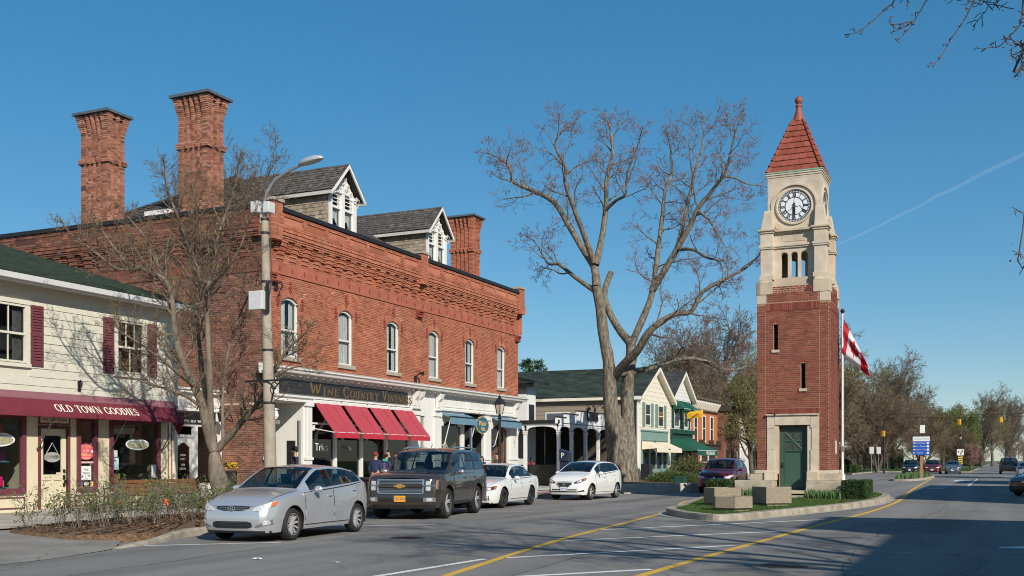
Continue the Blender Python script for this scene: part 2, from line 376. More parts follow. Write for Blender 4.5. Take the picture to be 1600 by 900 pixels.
 # left kerb, pavement and driveway
kerb_pts=resample([(-13.75,13.6),(-14.1,15.1),(-14.82,17.2),(-15.4,23),(-16.3,30),(-16.85,37),(-16.9,46)],6)
struct("left_kerb",kerb_strip(kerb_pts,.17,-.02,.15,ramp=11),KERBM)
back=offset_line(kerb_pts,.17)
g=MB();poly=[(x,y,.146)for x,y in back]+[(-16.9,46.0,.146),(-17.1,112,.146),(-60,112,.146),(-60,16.2,.146),(-16.2,16.2,.146)]
poly=[p for p in poly if not(p[1]<16.5 and p[0]>-16)]+[(-15.6,16.6,.146)]
g.poly(poly);g.v=[tuple(v)for v in g.v];struct("pavement",g,PAVE)
g=MB();g.poly([(-60,-40,.03),(-17.0,-40,.012),(-12.9,-40,.006),(-13.0,8,.006),(-13.3,12,.006),(-13.75,13.6,.012),(-14.3,14.3,.05),(-16.2,16.2,.1),(-60,16.2,.1)]);struct("driveway",g,ASPH2)
g=MB();g.poly([(-60,12.8,.118),(-19.2,12.8,.118),(-18.2,16.2,.14),(-18.2,16.45,.151),(-60,16.45,.151)]);struct("pavement",g,PAVE)
# pavement joints, recessed-looking strips of darker sand
g=MB()
for y in np.arange(17.5,96,1.8):g.box(-24.1,-17.6,y,y+.018,.146,.1495)
for x in(-19.8,-22.0):g.box(x,x+.018,16.4,53,.146,.1493)
struct("pavement_joint",g,mat("joint_sand",(.16,.14,.11),.95,.1))
# red paver band behind the kerb, rows of separate pavers
g=MB();inner=offset_line(kerb_pts,.19);rr=random.Random(5)
for i in range(len(inner)-1):
 (x,y),(x2,y2)=inner[i],inner[i+1]
 if y<25:continue
 L_=math.hypot(x2-x,y2-y);k=max(1,int(L_/.22))
 for q in range(k):
  for c in range(7):
   px,py=x+(x2-x)*q/k-c*.115,y+(y2-y)*q/k
   g.box(px-.105,px,py,py+L_/k-.012,.14,.152+rr.uniform(0,.004))
ob("paver",g,mat("red_paver",(0,0,0),.9,.15,8,.3,60,island=[(.22,.085,.06),(.33,.14,.10),(.27,.10,.08),(.36,.17,.12)]),kind='stuff')
# verges further along and to the right
for nm,X0,X1,Y0,Y1 in(("left_verge",-400,-14.6,121.5,900),("right_verge",8.0,500,-60,900)):
 g=MB();g.quad((X0,Y0,.10),(X1,Y0,.10),(X1,Y1,.10),(X0,Y1,.10));struct(nm,g,TURF)
struct("left_far_kerb",kerb_strip([(-14.55,121.6),(-14.55,300)],.15,0,.14),KERBM)
struct("right_kerb",kerb_strip([(8.0,900),(8.0,-60)],.15,0,.14),KERBM)
# ------------------------------------------------------------------ painted lines
def stripe(pts,w,z=.004):
 a=offset_line(pts,w/2);b=offset_line(pts,-w/2);mb=MB()
 mb.grid([[(p[0],p[1],z),(q[0],q[1],z)]for p,q in zip(a,b)]);return mb
def line(pts,w,m,z=.004,nm="road_marking"):return struct(nm,stripe(pts,w,z),m)
line(resample([(-5.0,2),(-5.9,8),(-6.62,12.4),(-7.61,18.6),(-8.34,25.3),(-9.2,32.7),(-10.3,37),(-10.9,42),(-10.9,50)],5),.14,LINEY)
line(resample([(-4.6,2),(-4.4,8),(-4.28,13.4),(-4.12,18.4),(-3.78,26.5),(-3.44,33),(-3.35,39.5),(-3.5,46),(-4.1,60.9),(-4.9,89.9),(-5.1,97)],5),.15,LINEY)
for a,b in(((-7.95,21.9),(-4.05,28.25)),((-7.48,18.7),(-4.25,23.1)),((-6.98,15),(-4.3,18.9)),((-6.55,11.6),(-4.4,14.25)),((-6.1,8.4),(-4.55,10.2))):line([a,b],.13,LINEW)
line([(-8.2,6),(-7.4,12.1),(-7.2,14.7)],.12,LINEW)
line([(-13.85,14.45),(-12.1,16.1)],.10,LINEW);line([(-13.5,20.9),(-12.2,22.2)],.10,LINEW);line([(-14.9,28.1),(-12.7,29.2)],.1,LINEW);line([(-15.9,35.3),(-13.6,36.4)],.1,LINEW)
# arrow on the right lane and far lane marks
g=MB();g.poly([(0.05,20.3,.004),(1.9,20.45,.004),(1.9,20.75,.004),(.75,20.65,.004),(.6,20.95,.004),(.0,20.5,.004)]);struct("road_marking",g,LINEW)
line([(-1.6,70),(-1.5,95)],.13,LINEW)
for y in(62,66,70,74):line([(-3.4,y),(-2.6,y+.1)],.55,LINEW)
g=MB();g.poly([(-2.9,84,.004),(-2.3,84,.004),(-2.3,89,.004),(-1.7,89,.004),(-2.6,92,.004),(-3.5,89,.004),(-2.9,89,.004)]);struct("road_marking",g,LINEW)
line([(-4.8,108.5),(2.5,108.5)],.4,LINEW)
# manholes
IRON=mat("cast_iron",(.05,.035,.03),.6,.3,20,.3,60,metal=.3)
for(x,y)in((-10.55,18.05),(-2.79,15.5)):
 t=thing("manhole_cover","round rusty iron cover set in the asphalt "+("beyond the parked grey hatchback" if x<-5 else "between the yellow line and the shaded lane"),"manhole cover",(x,y,0),group="manhole covers in the road")
 m=MB();m.lathe([(.34,0),(.34,.006),(.30,.006),(.29,.004),(.0001,.004)],n=28);ob("cover_plate",m,IRON,t)
 m=MB()
 for k in range(-3,4):
  for j in range(-3,4):
   if k*k+j*j<11:m.box(k*.08-.025,k*.08+.025,j*.08-.025,j*.08+.025,.004,.009)
 ob("grip_stud",m,IRON,t,kind='stuff')
 # sealed cracks, utility patches and stains
TAR=mat("crack_sealer",(.075,.073,.070),.8,.2,20,col2=(.16,.155,.15),mixscale=1.2,mixlo=.45,mixhi=.6);rr=random.Random(17)
for(x,y0,y1,amp)in((-11.6,10,48,.5),(-1.9,8,60,.35),(-6.0,9,26,.45)):
 pts=[(x+amp*math.sin(y*.21)+rr.uniform(-.07,.07),y)for y in np.arange(y0,y1,.45)];line(pts,.022,TAR,.003,"crack_seal")
for(y,x0,x1)in((19.3,-14.5,-8.4),(26.2,-3.2,4),(33.5,-15,-10),(14.6,-3.6,3)):line([(xx,y+.12*math.sin(xx*2.2)+rr.uniform(-.06,.06))for xx in np.arange(x0,x1,.35)],.02,TAR,.0032,"crack_seal")
PATCH=asphalt_mat("patched_asphalt",(.185,.178,.168),(.15,.145,.138));g=MB()
for(x0,x1,y0,y1)in((-11.9,-9.6,16.9,19.2),(-2.4,-.6,24,30),(-13.2,-12.0,36,44)):g.quad((x0,y0,.002),(x1,y0+.1,.002),(x1-.05,y1,.002),(x0+.08,y1-.07,.002))
struct("road_patch",g,PATCH);STAIN=mat("oil_stain",(.095,.092,.09),.6,.2,9,col2=(.19,.182,.172),mixscale=2.2,mixlo=.42,mixhi=.58)
for(x,y,r)in((-13.4,17.6,.35),(-14.3,26.2,.5),(-15.4,32,.4),(-10.8,24.5,.22),(-1.4,18.6,.3),(-7.0,21.2,.18),(-13.7,21.3,.3)):g=MB();g.poly([(x+r*(1+.3*math.sin(3*a+x))*math.cos(a),y+r*(1+.25*math.sin(2*a+y))*math.sin(a),.0026)for a in np.linspace(0,6.1,18)]);struct("oil_stain",g,STAIN)
# litter
def litter(x,y,s,m,name,label):
 mb=MB();r=random.Random(int(x*91));k=5;P=[[(x+(i-2)*s*.3+r.uniform(-.1,.1)*s,y+(j-2)*s*.22+r.uniform(-.1,.1)*s,.01+r.uniform(0,.25)*s)for j in range(k)]for i in range(k)]
 mb.grid(P);return ob(name,mb,m,label=label,cat="litter")
litter(-10.3,13.1,.12,WHITE,"paper_scrap","scrap of white paper lying on the road before the driveway")
litter(-8.9,13.2,.09,WHITE,"paper_scrap","smaller scrap of white paper further along the road")
g=MB()
for k in range(7):
 x=-14.9-k*.16;g.quad((x,12.9+.05*k,.02+.004*k+.01),(x-.15,12.95+.05*k,.034+.004*k),(x-.15,13.06+.05*k,.036+.004*k),(x,13.0+.05*k,.032+.004*k))
struct("road_marking",g,mat("red_survey_paint",(.45,.16,.12),.9,.3,30))
# ------------------------------------------------------------------ island of the clock tower
isl=resample([(-8.95,31.8),(-8.7,29.6),(-8.0,28.0),(-7.1,26.75),(-6.35,26.35),(-5.85,27.2),(-5.35,29.6),(-4.85,31.9),(-4.33,34.4),(-3.95,37.3),(-3.78,40),(-3.85,44),(-4.3,47.2),(-5.6,49),(-8.6,49),(-10.2,47.2),(-10.45,42),(-9.7,36)],4,True)
struct("island_kerb",kerb_strip(isl,.3,-.02,.17,True),KERBM)
gut=offset_line(isl,-.22,True);g=MB();g.grid([[(p[0],p[1],.0045),(q[0],q[1],.006)]for p,q in zip(gut+gut[:1],isl+isl[:1])]);struct("island_gutter",g,PAVE)
inn=offset_line(isl,.29,True);g=MB();g.poly([(x,y,.155)for x,y in inn]);struct("island_lawn",g,TURF)
def inside(p,poly):
 x,y=p;c=False;j=len(poly)-1
 for i in range(len(poly)):
  if(poly[i][1]>y)!=(poly[j][1]>y)and x<(poly[j][0]-poly[i][0])*(y-poly[i][1])/(poly[j][1]-poly[i][1])+poly[i][0]:c=not c
  j=i
 return c
def blades(name,poly,n,h,w,material,lean=.5,seed=1,zb=.15,keep=None,curve=False):
 """many grass blades or strap leaves as one mesh"""
 r=np.random.default_rng(seed);xs=[p[0]for p in poly];ys=[p[1]for p in poly];mb=MB();k=0
 while k<n:
  x,y=r.uniform(min(xs),max(xs)),r.uniform(min(ys),max(ys))
  if not inside((x,y),poly)or(keep and not keep(x,y)):continue
  k+=1;a=r.uniform(0,6.283);hh=h*r.uniform(.5,1.2);dx,dy=math.cos(a)*w/2,math.sin(a)*w/2;b=r.uniform(0,6.283);lx,ly=math.cos(b)*hh*lean*r.random(),math.sin(b)*hh*lean*r.random()
  if curve:
   mb.add([(x-dx,y-dy,zb),(x+dx,y+dy,zb),(x+lx*.35+dx,y+ly*.35+dy,zb+hh*.6),(x+lx*.35-dx,y+ly*.35-dy,zb+hh*.6),(x+lx,y+ly,zb+hh)],[(0,1,2,3),(3,2,4)])
  else:mb.add([(x-dx,y-dy,zb),(x+dx,y+dy,zb),(x+lx,y+ly,zb+hh)],[(0,1,2)])
 return mb
GRASS=mat("grass_blades",(0,0,0),.7,0,island=[(.035,.085,.012),(.06,.13,.02),(.09,.15,.035),(.05,.105,.018)],transl=.3)
IRISM=mat("iris_leaves",(0,0,0),.5,0,island=[(.07,.14,.045),(.11,.19,.07),(.14,.22,.09)],transl=.25)
ob("grass",blades("grass",inn,26000,.055,.014,GRASS,zb=.153,keep=lambda x,y:y<40 or x>-5.1),GRASS,kind='stuff')
ob("lawn_grass",blades("g",[(-40,122),(-14.8,122),(-14.8,150),(-40,150)],5000,.25,.05,GRASS,seed=5,zb=.08),GRASS,kind='stuff')
def room(m):
 """turn the first box of m into a room open towards the street (+X)"""
 del m.f[3];del m.m[3];m.f=[tuple(reversed(f))for f in m.f]
 # ================================================================== CREAM SHOP (left edge)
CF=Fx(-23.8,0.0)
cream=thing("cream_shop_building","two storey cream clapboard shop with green shingle roof and maroon trim","building",(-23.8,20,.15))
def bo(name,mb,m,parent,**kw):return ob(name,mb,m,parent,world=True,**kw)
def sash_window(F,u0,u1,w0,w1,parent,fm,top=(1,1),bot=(1,1),fw=.06,n0=-.10,arch=0.0,curtain=None,room=DARK,name="window",glass=GLASS,sill=None,split=.5,shade=None):
 """double-hung window: frame mesh with sub-parts pane and curtain. top/bot: panes across, down"""
 fr=MB();fr.fbox(F,u0,u0+fw,w0,w1,n0,n0+.09);fr.fbox(F,u1-fw,u1,w0,w1,n0,n0+.09);fr.fbox(F,u0+fw,u1-fw,w0,w0+fw,n0,n0+.09)
 if arch<=0:fr.fbox(F,u0+fw,u1-fw,w1-fw,w1,n0,n0+.09)
 else:
  k=10;cu=(u0+u1)/2;hw=(u1-u0)/2;R=(hw*hw+arch*arch)/(2*arch);pts=[]
  for i in range(k+1):
   x=-hw+2*hw*i/k;pts.append((cu+x,w1+math.sqrt(max(0,R*R-x*x))-(R-arch)))
  for i in range(k):
   (a,za),(b,zb)=pts[i],pts[i+1]
   P=[F(a,za-fw*1.2,n0+.09),F(b,zb-fw*1.2,n0+.09),F(b,zb-fw*1.2,n0),F(a,za-fw*1.2,n0),F(a,za,n0+.09),F(b,zb,n0+.09),F(b,zb,n0),F(a,za,n0)]
   fr.hexa(P)
 wm=w0+(w1-w0)*split;fr.fbox(F,u0+fw,u1-fw,wm-.03,wm+.03,n0+.01,n0+.075)
 for(lo,hi,(nx,ny),dn)in((wm+.03,w1+(arch if arch>0 else-fw),top,.03),(w0+fw,wm-.03,bot,.015)):
  for i in range(1,nx):x=u0+fw+(u1-u0-2*fw)*i/nx;fr.fbox(F,x-.011,x+.011,lo,hi-(.04 if arch>0 else 0),n0+dn,n0+dn+.035)
  for j in range(1,ny):z=lo+(hi-lo)*j/ny;fr.fbox(F,u0+fw,u1-fw,z-.011,z+.011,n0+dn+.002,n0+dn+.033)
 win=bo(name,fr,fm,parent)
 for(lo,hi,dn)in((wm,w1+(arch*.8 if arch>0 else-fw*.5),.032),(w0+fw*.5,wm,.018)):
  p=MB();p.quad(F(u0+fw*.5,lo,n0+dn),F(u1-fw*.5,lo,n0+dn),F(u1-fw*.5,hi,n0+dn),F(u0+fw*.5,hi,n0+dn));bo("pane",p,glass,win)
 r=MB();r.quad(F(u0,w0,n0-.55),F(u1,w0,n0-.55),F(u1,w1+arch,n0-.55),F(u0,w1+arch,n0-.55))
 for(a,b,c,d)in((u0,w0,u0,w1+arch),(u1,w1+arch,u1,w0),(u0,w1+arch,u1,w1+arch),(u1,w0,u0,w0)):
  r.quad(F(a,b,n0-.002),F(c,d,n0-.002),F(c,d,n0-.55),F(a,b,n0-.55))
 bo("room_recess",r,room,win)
 if curtain:
  for(ca,cb,lo,hi)in curtain:
   c=MB();k=16;P=[]
   for i in range(k+1):
    x=ca+(cb-ca)*i/k;P.append([F(x,lo,n0-.06+.018*math.sin(i*2.2)),F(x,hi,n0-.06+.018*math.sin(i*2.2))])
   c.grid(P);bo("curtain",c,shade or CURTAIN,win,smooth=True)
 if sill:
  s=MB();s.fbox(F,u0-.08,u1+.08,w0-.15,w0-.003,-.12,.09);bo("sill",s,sill,win)
 return win
 # walls: upper storey and shopfront, with real openings
W1=(19.33,20.45,4.15,5.70);W2=(23.66,24.78,4.15,5.70)
mb=wall_mb(CF,9.0,26.2,3.0,6.35,[W1,W2],.12)
mb.quad((-23.8,26.2,.15),(-33,26.2,.15),(-33,26.2,9.1),(-23.8,26.2,6.35));mb.quad((-33,9,.15),(-23.8,9,.15),(-23.8,9,6.35),(-33,9,9.1))
bo("upper_wall",mb,SIDING,cream)
rr=random.Random(2);z=3.33;course=.236
while z<6.2:
 segs=[(9.0,26.08)]
 for(a,b,c,d)in(W1,W2):
  if c-.12<z+course and d+.1>z+.02:
   segs=[s for p,q in segs for s in(((p,a-.1),(b+.1,q))if p<a<q else((p,q),))]
 for(p,q)in segs:
  cuts=[p]
  while q-cuts[-1]>4.2:cuts.append(cuts[-1]+rr.uniform(2.6,3.6))
  cuts.append(q)
  for a,b in zip(cuts[:-1],cuts[1:]):
   m=MB();e=rr.uniform(-.003,.003);zz=min(z+course+.03,6.3)
   m.hexa([CF(a+.002,z,.030+e),CF(b-.002,z,.030+e),CF(b-.002,z,.001),CF(a+.002,z,.001),CF(a+.002,zz,.008),CF(b-.002,zz,.008),CF(b-.002,zz,.001),CF(a+.002,zz,.001)])
   bo("siding_board",m,SIDING,cream)
 z+=course
m=MB();m.fbox(CF,26.08,26.22,.15,6.3,-.1,.045);bo("corner_board",m,CREAM,cream)
for(a,b,c,d)in(W1,W2):
 sash_window(CF,a,b,c,d,cream,CREAM,(2 if a<20 else 3,1),(2,1),.05,-.04,curtain=[(a+.06,a+.3,c+.05,d-.05),(b-.35,b-.06,c+.05,d-.05)],shade=mat("grey_blind",(.075,.078,.08),.8,.35,8))
 m=MB();m.fbox(CF,a-.1,a,c-.02,d+.02,0,.05);m.fbox(CF,b,b+.1,c-.02,d+.02,0,.05);m.fbox(CF,a-.13,b+.13,d+.02,d+.14,0,.065);m.fbox(CF,a-.13,b+.13,c-.12,c-.02,0,.075);bo("window_trim",m,CREAM,cream)
slat_me=None
for(a,b)in((20.58,20.98),(23.13,23.53),(24.91,25.27),(18.85,19.2)):
 m=MB();m.fbox(CF,a,a+.05,4.1,5.74,.035,.075);m.fbox(CF,b-.05,b,4.1,5.74,.035,.075)
 for z in(4.1,4.9,5.66):m.fbox(CF,a+.05,b-.05,z,z+.08,.037,.073)
 sh=bo("shutter",m,MAROON,cream)
 for z0,z1 in((4.18,4.9),(4.98,5.66)):
  for k in range(9):
   z=z0+(z1-z0)*k/9;m=MB()
   m.hexa([CF(a+.05,z,.07),CF(b-.05,z,.07),CF(b-.05,z+.012,.04),CF(a+.05,z+.012,.04),CF(a+.05,z+.012,.074),CF(b-.05,z+.012,.074),CF(b-.05,z+.085,.042),CF(a+.05,z+.085,.042)]);bo("slat",m,MAROON,sh)
   # roof: shingle courses, rake at the right end, gutter
GSH=mat("green_shingle",(0,0,0),.9,.25,3,.5,90,island=[(.018,.032,.022),(.028,.046,.032),(.035,.055,.040),(.022,.036,.028)])
mb=MB();k=.31;rr=random.Random(8)
mb.hexa([(-23.35,9,6.42),(-23.35,26.5,6.42),(-33,26.5,9.41),(-33,9,9.41),(-23.35,9,6.47),(-23.35,26.5,6.47),(-33,26.5,9.46),(-33,9,9.46)])
bo("roof_deck",mb,mat("roof_deck_green",(.02,.03,.022),.9),cream)
mb=MB();r=0;x=-23.33
while x>-33:
 y=9+(r%2)*.15
 while y<26.5:
  w_=rr.uniform(.22,.4);y2=min(y+w_,26.53);zz=6.475+(-23.35-x)*k;e=rr.uniform(0,.012)
  mb.hexa([(x,y,zz),(x,y2-.006,zz),(x-.2,y2-.006,zz+.06),(x-.2,y,zz+.06),(x,y,zz+.018+e),(x,y2-.006,zz+.018+e),(x-.2,y2-.006,zz+.066),(x-.2,y,zz+.066)]);y=y2
 x-=.145;r+=1
bo("shingle",mb,GSH,cream,kind='stuff')
m=MB();pr=[(-23.33,6.30),(-23.24,6.30),(-23.20,6.42),(-23.18,6.42),(-23.22,6.28),(-23.35,6.28)]
m.extrude([(x,9,z)for x,z in pr],(0,17.6,0));m.box(-23.36,-23.34,9,26.5,6.22,6.43);bo("gutter",m,mat("gutter_white",(.74,.74,.74),.35,.04),cream)
m=MB();m.box(-23.8,-23.36,9,26.4,6.27,6.30);m.extrude([(-23.3,26.5,6.3),(-33,26.5,9.3),(-33,26.5,9.45),(-23.3,26.5,6.46)],(0,.03,0));bo("soffit",m,CREAM,cream)
# shopfront base
B1=(17.2,20.42,.67,2.72);DR=(20.93,21.86,.19,2.42);NW=(22.2,22.92,.67,2.72);B2=(23.42,25.45,.67,2.72)
mb=wall_mb(CF,9.0,26.2,.12,3.0,[B1,DR,NW,B2],.14);bo("shopfront_wall",mb,YELLOWCREAM,cream)
m=MB();m.quad((-27.2,14,.15),(-27.2,26.1,.15),(-27.2,26.1,3),(-27.2,14,3));m.quad((-23.95,26.1,.15),(-23.95,26.1,3),(-27.2,26.1,3),(-27.2,26.1,.15));m.quad((-27.2,14,.16),(-23.95,14,.16),(-23.95,26.1,.16),(-27.2,26.1,.16));m.quad((-27.2,14,2.98),(-27.2,26.1,2.98),(-23.95,26.1,2.98),(-23.95,14,2.98));m.quad((-27.2,22.9,.15),(-23.96,22.9,.15),(-23.96,22.9,3),(-27.2,22.9,3));m.quad((-27.2,21.0,.15),(-23.96,21.0,.15),(-23.96,21.0,3),(-27.2,21.0,3))
bo("shop_interior",m,DIMROOM,cream)
for(a,b,c,d),nm in((B1,"display_window"),(NW,"narrow_window"),(B2,"display_window")):
 m=MB();f=.11
 m.fbox(CF,a-.02,a+f,c-.02,d,-.06,.05);m.fbox(CF,b-f,b+.02,c-.02,d,-.06,.05);m.fbox(CF,a+f,b-f,c-.05,c+f,-.06,.055);m.fbox(CF,a+f,b-f,d-.07,d,-.06,.05)
 w=bo(nm,m,MAROON,cream);m=MB();m.quad(CF(a+.05,c+.05,-.03),CF(b-.05,c+.05,-.03),CF(b-.05,d-.03,-.03),CF(a+.05,d-.03,-.03));bo("pane",m,GLASS,w)
 m=MB();z0,z1=.27,.52;q=.035
 m.fbox(CF,a-.1,b+.0,z1,z1+q,0,.02);m.fbox(CF,a-.1,b+.0,z0-q,z0,0,.02);m.fbox(CF,b-q,b,z0,z1,0,.02);m.fbox(CF,a-.1,a-.1+q,z0,z1,0,.02);bo("panel_moulding",m,MAROON,cream)
 # door with its glass, panels, frame and steps
m=MB();m.fbox(CF,DR[0]-.08,DR[0],.15,2.5,-.05,.03);m.fbox(CF,DR[1],DR[1]+.08,.15,2.5,-.05,.03);m.fbox(CF,DR[0],DR[1],2.42,2.5,-.05,.03);bo("door_frame",m,MAROON,cream)
m=MB();a,b=DR[0]+.01,DR[1]-.01
for(p,q,r_,s_,n)in((a,a+.14,.2,2.41,-.06),(b-.14,b,.2,2.41,-.06),(a+.14,b-.14,2.22,2.41,-.06),(a+.14,b-.14,.2,.36,-.06),(a+.14,b-.14,.98,1.14,-.06),((a+b)/2-.05,(a+b)/2+.05,.36,.98,-.06),(a+.14,(a+b)/2-.05,.36,.98,-.085),((a+b)/2+.05,b-.14,.36,.98,-.085)):
 m.fbox(CF,p,q,r_,s_,-.11,n)
dr=bo("door",m,YELLOWCREAM,cream);m=MB();m.quad(CF(a+.14,1.14,-.09),CF(b-.14,1.14,-.09),CF(b-.14,2.22,-.09),CF(a+.14,2.22,-.09));bo("door_pane",m,GLASSD,dr)
m=MB();m.fbox(CF,b-.1,b-.03,1.0,1.12,-.06,-.03);m.fbox(CF,b-.1,b-.03,.8,.9,-.06,-.03);m.ball(CF(b-.065,.95,-.01),.035,8);m.fbox(CF,b-.1,b-.03,1.2,1.28,-.06,-.03);bo("handle",m,BLACK,dr)
m=MB();m.fbox(CF,20.8,22.0,.1,.185,-.15,.28);bo("door_step",m,CONC,cream)
m=MB();m.fbox(CF,20.86,21.93,2.53,2.80,0,.03);fb=bo("name_board",m,MAROON,cream);m=MB();m.fbox(CF,20.91,21.88,2.57,2.76,.025,.035);bo("board_field",m,YELLOWCREAM,fb)
tm,_=serif_mb("Old Town Goodies",.075,.003,small=.75);bo("lettering",on_face(tm,CF,21.4,2.665,.036),MAROON,fb)
bo("house_number",on_face(text_mb("29",.14,.004),CF,21.4,2.47,.031),BLACK,cream)
# stripes on the right pilaster
m=MB()
for y in(25.82,25.98):m.fbox(CF,y,y+.035,.2,2.7,0,.012)
bo("pilaster_stripe",m,MAROON,cream)
# goods and notices in the windows: each its own thing
def decal(name,label,cat,pieces,group=None):
 """flat print: list of (mesh builder, material, part name); first is the thing's own mesh"""
 o=None
 for i,(m,mt,pn)in enumerate(pieces):
  if i==0:
   o=link(name,m.mesh(name,mt),label=label,cat=cat,group=group)
  else:link(pn,m.mesh(pn,mt),o,world=True)
 return o
def ellipse_mb(F,u,w,ru,rw,n,dn=.003,k=32):
 m=MB();m.extrude([F(u+ru*math.cos(2*math.pi*i/k),w+rw*math.sin(2*math.pi*i/k),n)for i in range(k)],Vector(F(0,0,dn))-Vector(F(0,0,0)));return m
PINK=mat("pink_print",(.75,.13,.22),.5,.05);YEL=mat("yellow_print",(.85,.62,.12),.5,.03);PAPER=mat("white_paper",(.75,.75,.74),.7,.04);INK=mat("ink",(.03,.03,.035),.6,.05);GOLD=mat("gold_print",(.55,.40,.12),.4,.08)
pn=-.022
decal("ice_cream_sign","round pink ice cream sign stuck in the narrow window beside the shop door","sign",[
(ellipse_mb(CF,22.55,1.78,.3,.235,pn),PINK,""),(on_face(text_mb("ICE",.13,.002),CF,22.55,1.81,pn+.005),YEL,"lettering"),(on_face(text_mb("CREAM",.11,.002),CF,22.55,1.69,pn+.005),YEL,"lettering"),
(on_face(text_mb("LONDON",.075,.002),CF,22.55,1.93,pn+.005),YEL,"lettering"),(on_face(text_mb("COMPANY",.065,.002),CF,22.55,1.595,pn+.005),YEL,"lettering"),
(ellipse_mb(CF,22.33,1.79,.045,.05,pn+.003),PAPER,"cone_emblem"),(ellipse_mb(CF,22.77,1.79,.045,.05,pn+.003),PAPER,"cone_emblem")])
m=MB();m.fbox(CF,22.28,22.82,1.45,1.50,pn,pn+.003);decal("pink_banner","thin pale pink strip below the round ice cream sign","sign",[(m,mat("pale_pink",(.75,.5,.5),.6,.05),"")])
def notice(y,z,w,h,label,mt=PAPER,txt=None,n=pn,ink=INK):
 m=MB();m.fbox(CF,y-w/2,y+w/2,z-h/2,z+h/2,n,n+.003);P=[(m,mt,"")]
 if txt:
  for i,s in enumerate(txt):P.append((on_face(text_mb(s,h*.2,.001),CF,y,z+h*(.25-.25*i),n+.005),ink,"lettering"))
 decal("notice",label,"notice",P,"notices in the shop windows")
notice(22.55,1.17,.36,.4,"white notice sheet below the ice cream sign",txt=["Help","Wanted"])
notice(22.33,.87,.2,.1,"blue payment card sticker low in the narrow window",mat("blue_print",(.1,.2,.5),.5));notice(22.33,.77,.2,.08,"red and orange payment card sticker at the bottom of the narrow window",mat("orange_print",(.75,.22,.05),.5))
notice(22.56,.8,.16,.22,"small white price card low in the narrow window");notice(22.78,.86,.12,.12,"yellow sticker low in the narrow window",YEL);notice(22.78,.74,.16,.1,"white card sticker under the yellow one")
notice(23.62,1.43,.34,.36,"pale blue sheet at the left of the big right window",mat("blue_paper",(.5,.64,.68),.6),["OPEN"]);notice(23.62,1.73,.24,.2,"small blue and white parking notice above the pale sheet",PAPER,["P"],ink=mat("blue_print",(.1,.2,.5),.5))
notice(25.27,1.2,.26,.4,"white flyer at the right edge of the big window");notice(21.62,1.17,.15,.05,"cream sticker at the bottom of the door glass",YELLOWCREAM,n=-.085)
def goods_logo(u,w,s,label):
 decal("logo_decal",label,"sign",[(ellipse_mb(CF,u,w,.62*s,.22*s,pn),PAPER,""),(ellipse_mb(CF,u,w,.55*s,.17*s,pn+.002),mat("grey_green_print",(.25,.30,.27),.5),"inner_field"),
 (on_face(text_mb("GOODIES",.25*s,.003),CF,u,w-.05*s,pn+.006),GOLD,"lettering"),(on_face(text_mb("OLD TOWN",.11*s,.003),CF,u,w+.17*s,pn+.006),PAPER,"lettering"),(ellipse_mb(CF,u,w+.32*s,.2*s,.22*s,pn+.001),mat("brown_print",(.16,.05,.03),.5),"figure_emblem")],"shop logo decals on the windows")
goods_logo(24.55,2.02,.78,"oval cream and gold shop logo on the big right window");goods_logo(19.6,2.08,.85,"oval shop logo on the left display window by the picture edge")
m=MB();m=ellipse_mb(CF,21.4,1.62,.27,.14,-.075);m.fbox(CF,21.14,21.66,1.55,1.69,-.075,-.072)
decal("door_sign","carved grey plaque hanging on a cord inside the shop door glass","sign",[(m,mat("grey_plaque",(.38,.37,.35),.6,.1),""),(on_face(text_mb("CLOSED",.11,.002),CF,21.4,1.62,-.07),INK,"lettering"),(MB().tube([CF(21.2,1.72,-.073),CF(21.4,2.02,-.073),CF(21.6,1.72,-.073)],.006,4),PAPER,"cord")])
TEAL=mat("teal_shelf",(.05,.22,.24),.5,.1)
sh=thing("display_shelf","teal shelving with small goods inside the left shop window","shelf",(-24.5,19.2,.5))
for z in(.78,1.48,2.05):m=MB();m.box(-24.75,-24.25,17.4,20.3,z,z+.03);ob("shelf_board",m,TEAL,sh,True)
rr=random.Random(31);pal=[(.5,.06,.1),(.55,.45,.3),(.1,.3,.3),(.6,.6,.55),(.2,.4,.25),(.55,.3,.1),(.3,.1,.2)]
for z in(.81,1.51):
 y=18.6;gi=1
 while y<20.2:
  w=rr.uniform(.1,.24);m=MB();hgt=rr.uniform(.1,.3);ci=rr.randrange(7);m.box(-24.6,-24.3,y,y+w,z,z+hgt);m.fbox(CF,y+.02,y+w-.02,z+hgt*.3,z+hgt*.7,-.5,-.498)
  ob("gift_box",m,mat("goods_%d"%ci,pal[ci],.5,.1),label="%s packaged gift, %s from the left on the %s teal shelf"%(("dark red","tan","dark teal","pale grey","green","orange","plum")[ci],("first second third fourth fifth sixth seventh eighth ninth tenth eleventh twelfth thirteenth fourteenth".split())[gi-1],"lower" if z<1 else "upper"),cat="box",bevel=.008);y+=w+.02;gi+=1
for o in COL.objects:
 if o.name.startswith("gift_box"):o['group']="gifts on the teal shelf"
m=MB();m.box(-24.5,-24.2,19.65,20.08,.82,1.1);m.box(-24.45,-24.25,19.7,20.03,1.1,1.2);ob("pink_bag",m,mat("hot_pink",(.7,.01,.16),.6,.1),label="hot pink soft bag standing in the left shop window",cat="bag",bevel=.03)
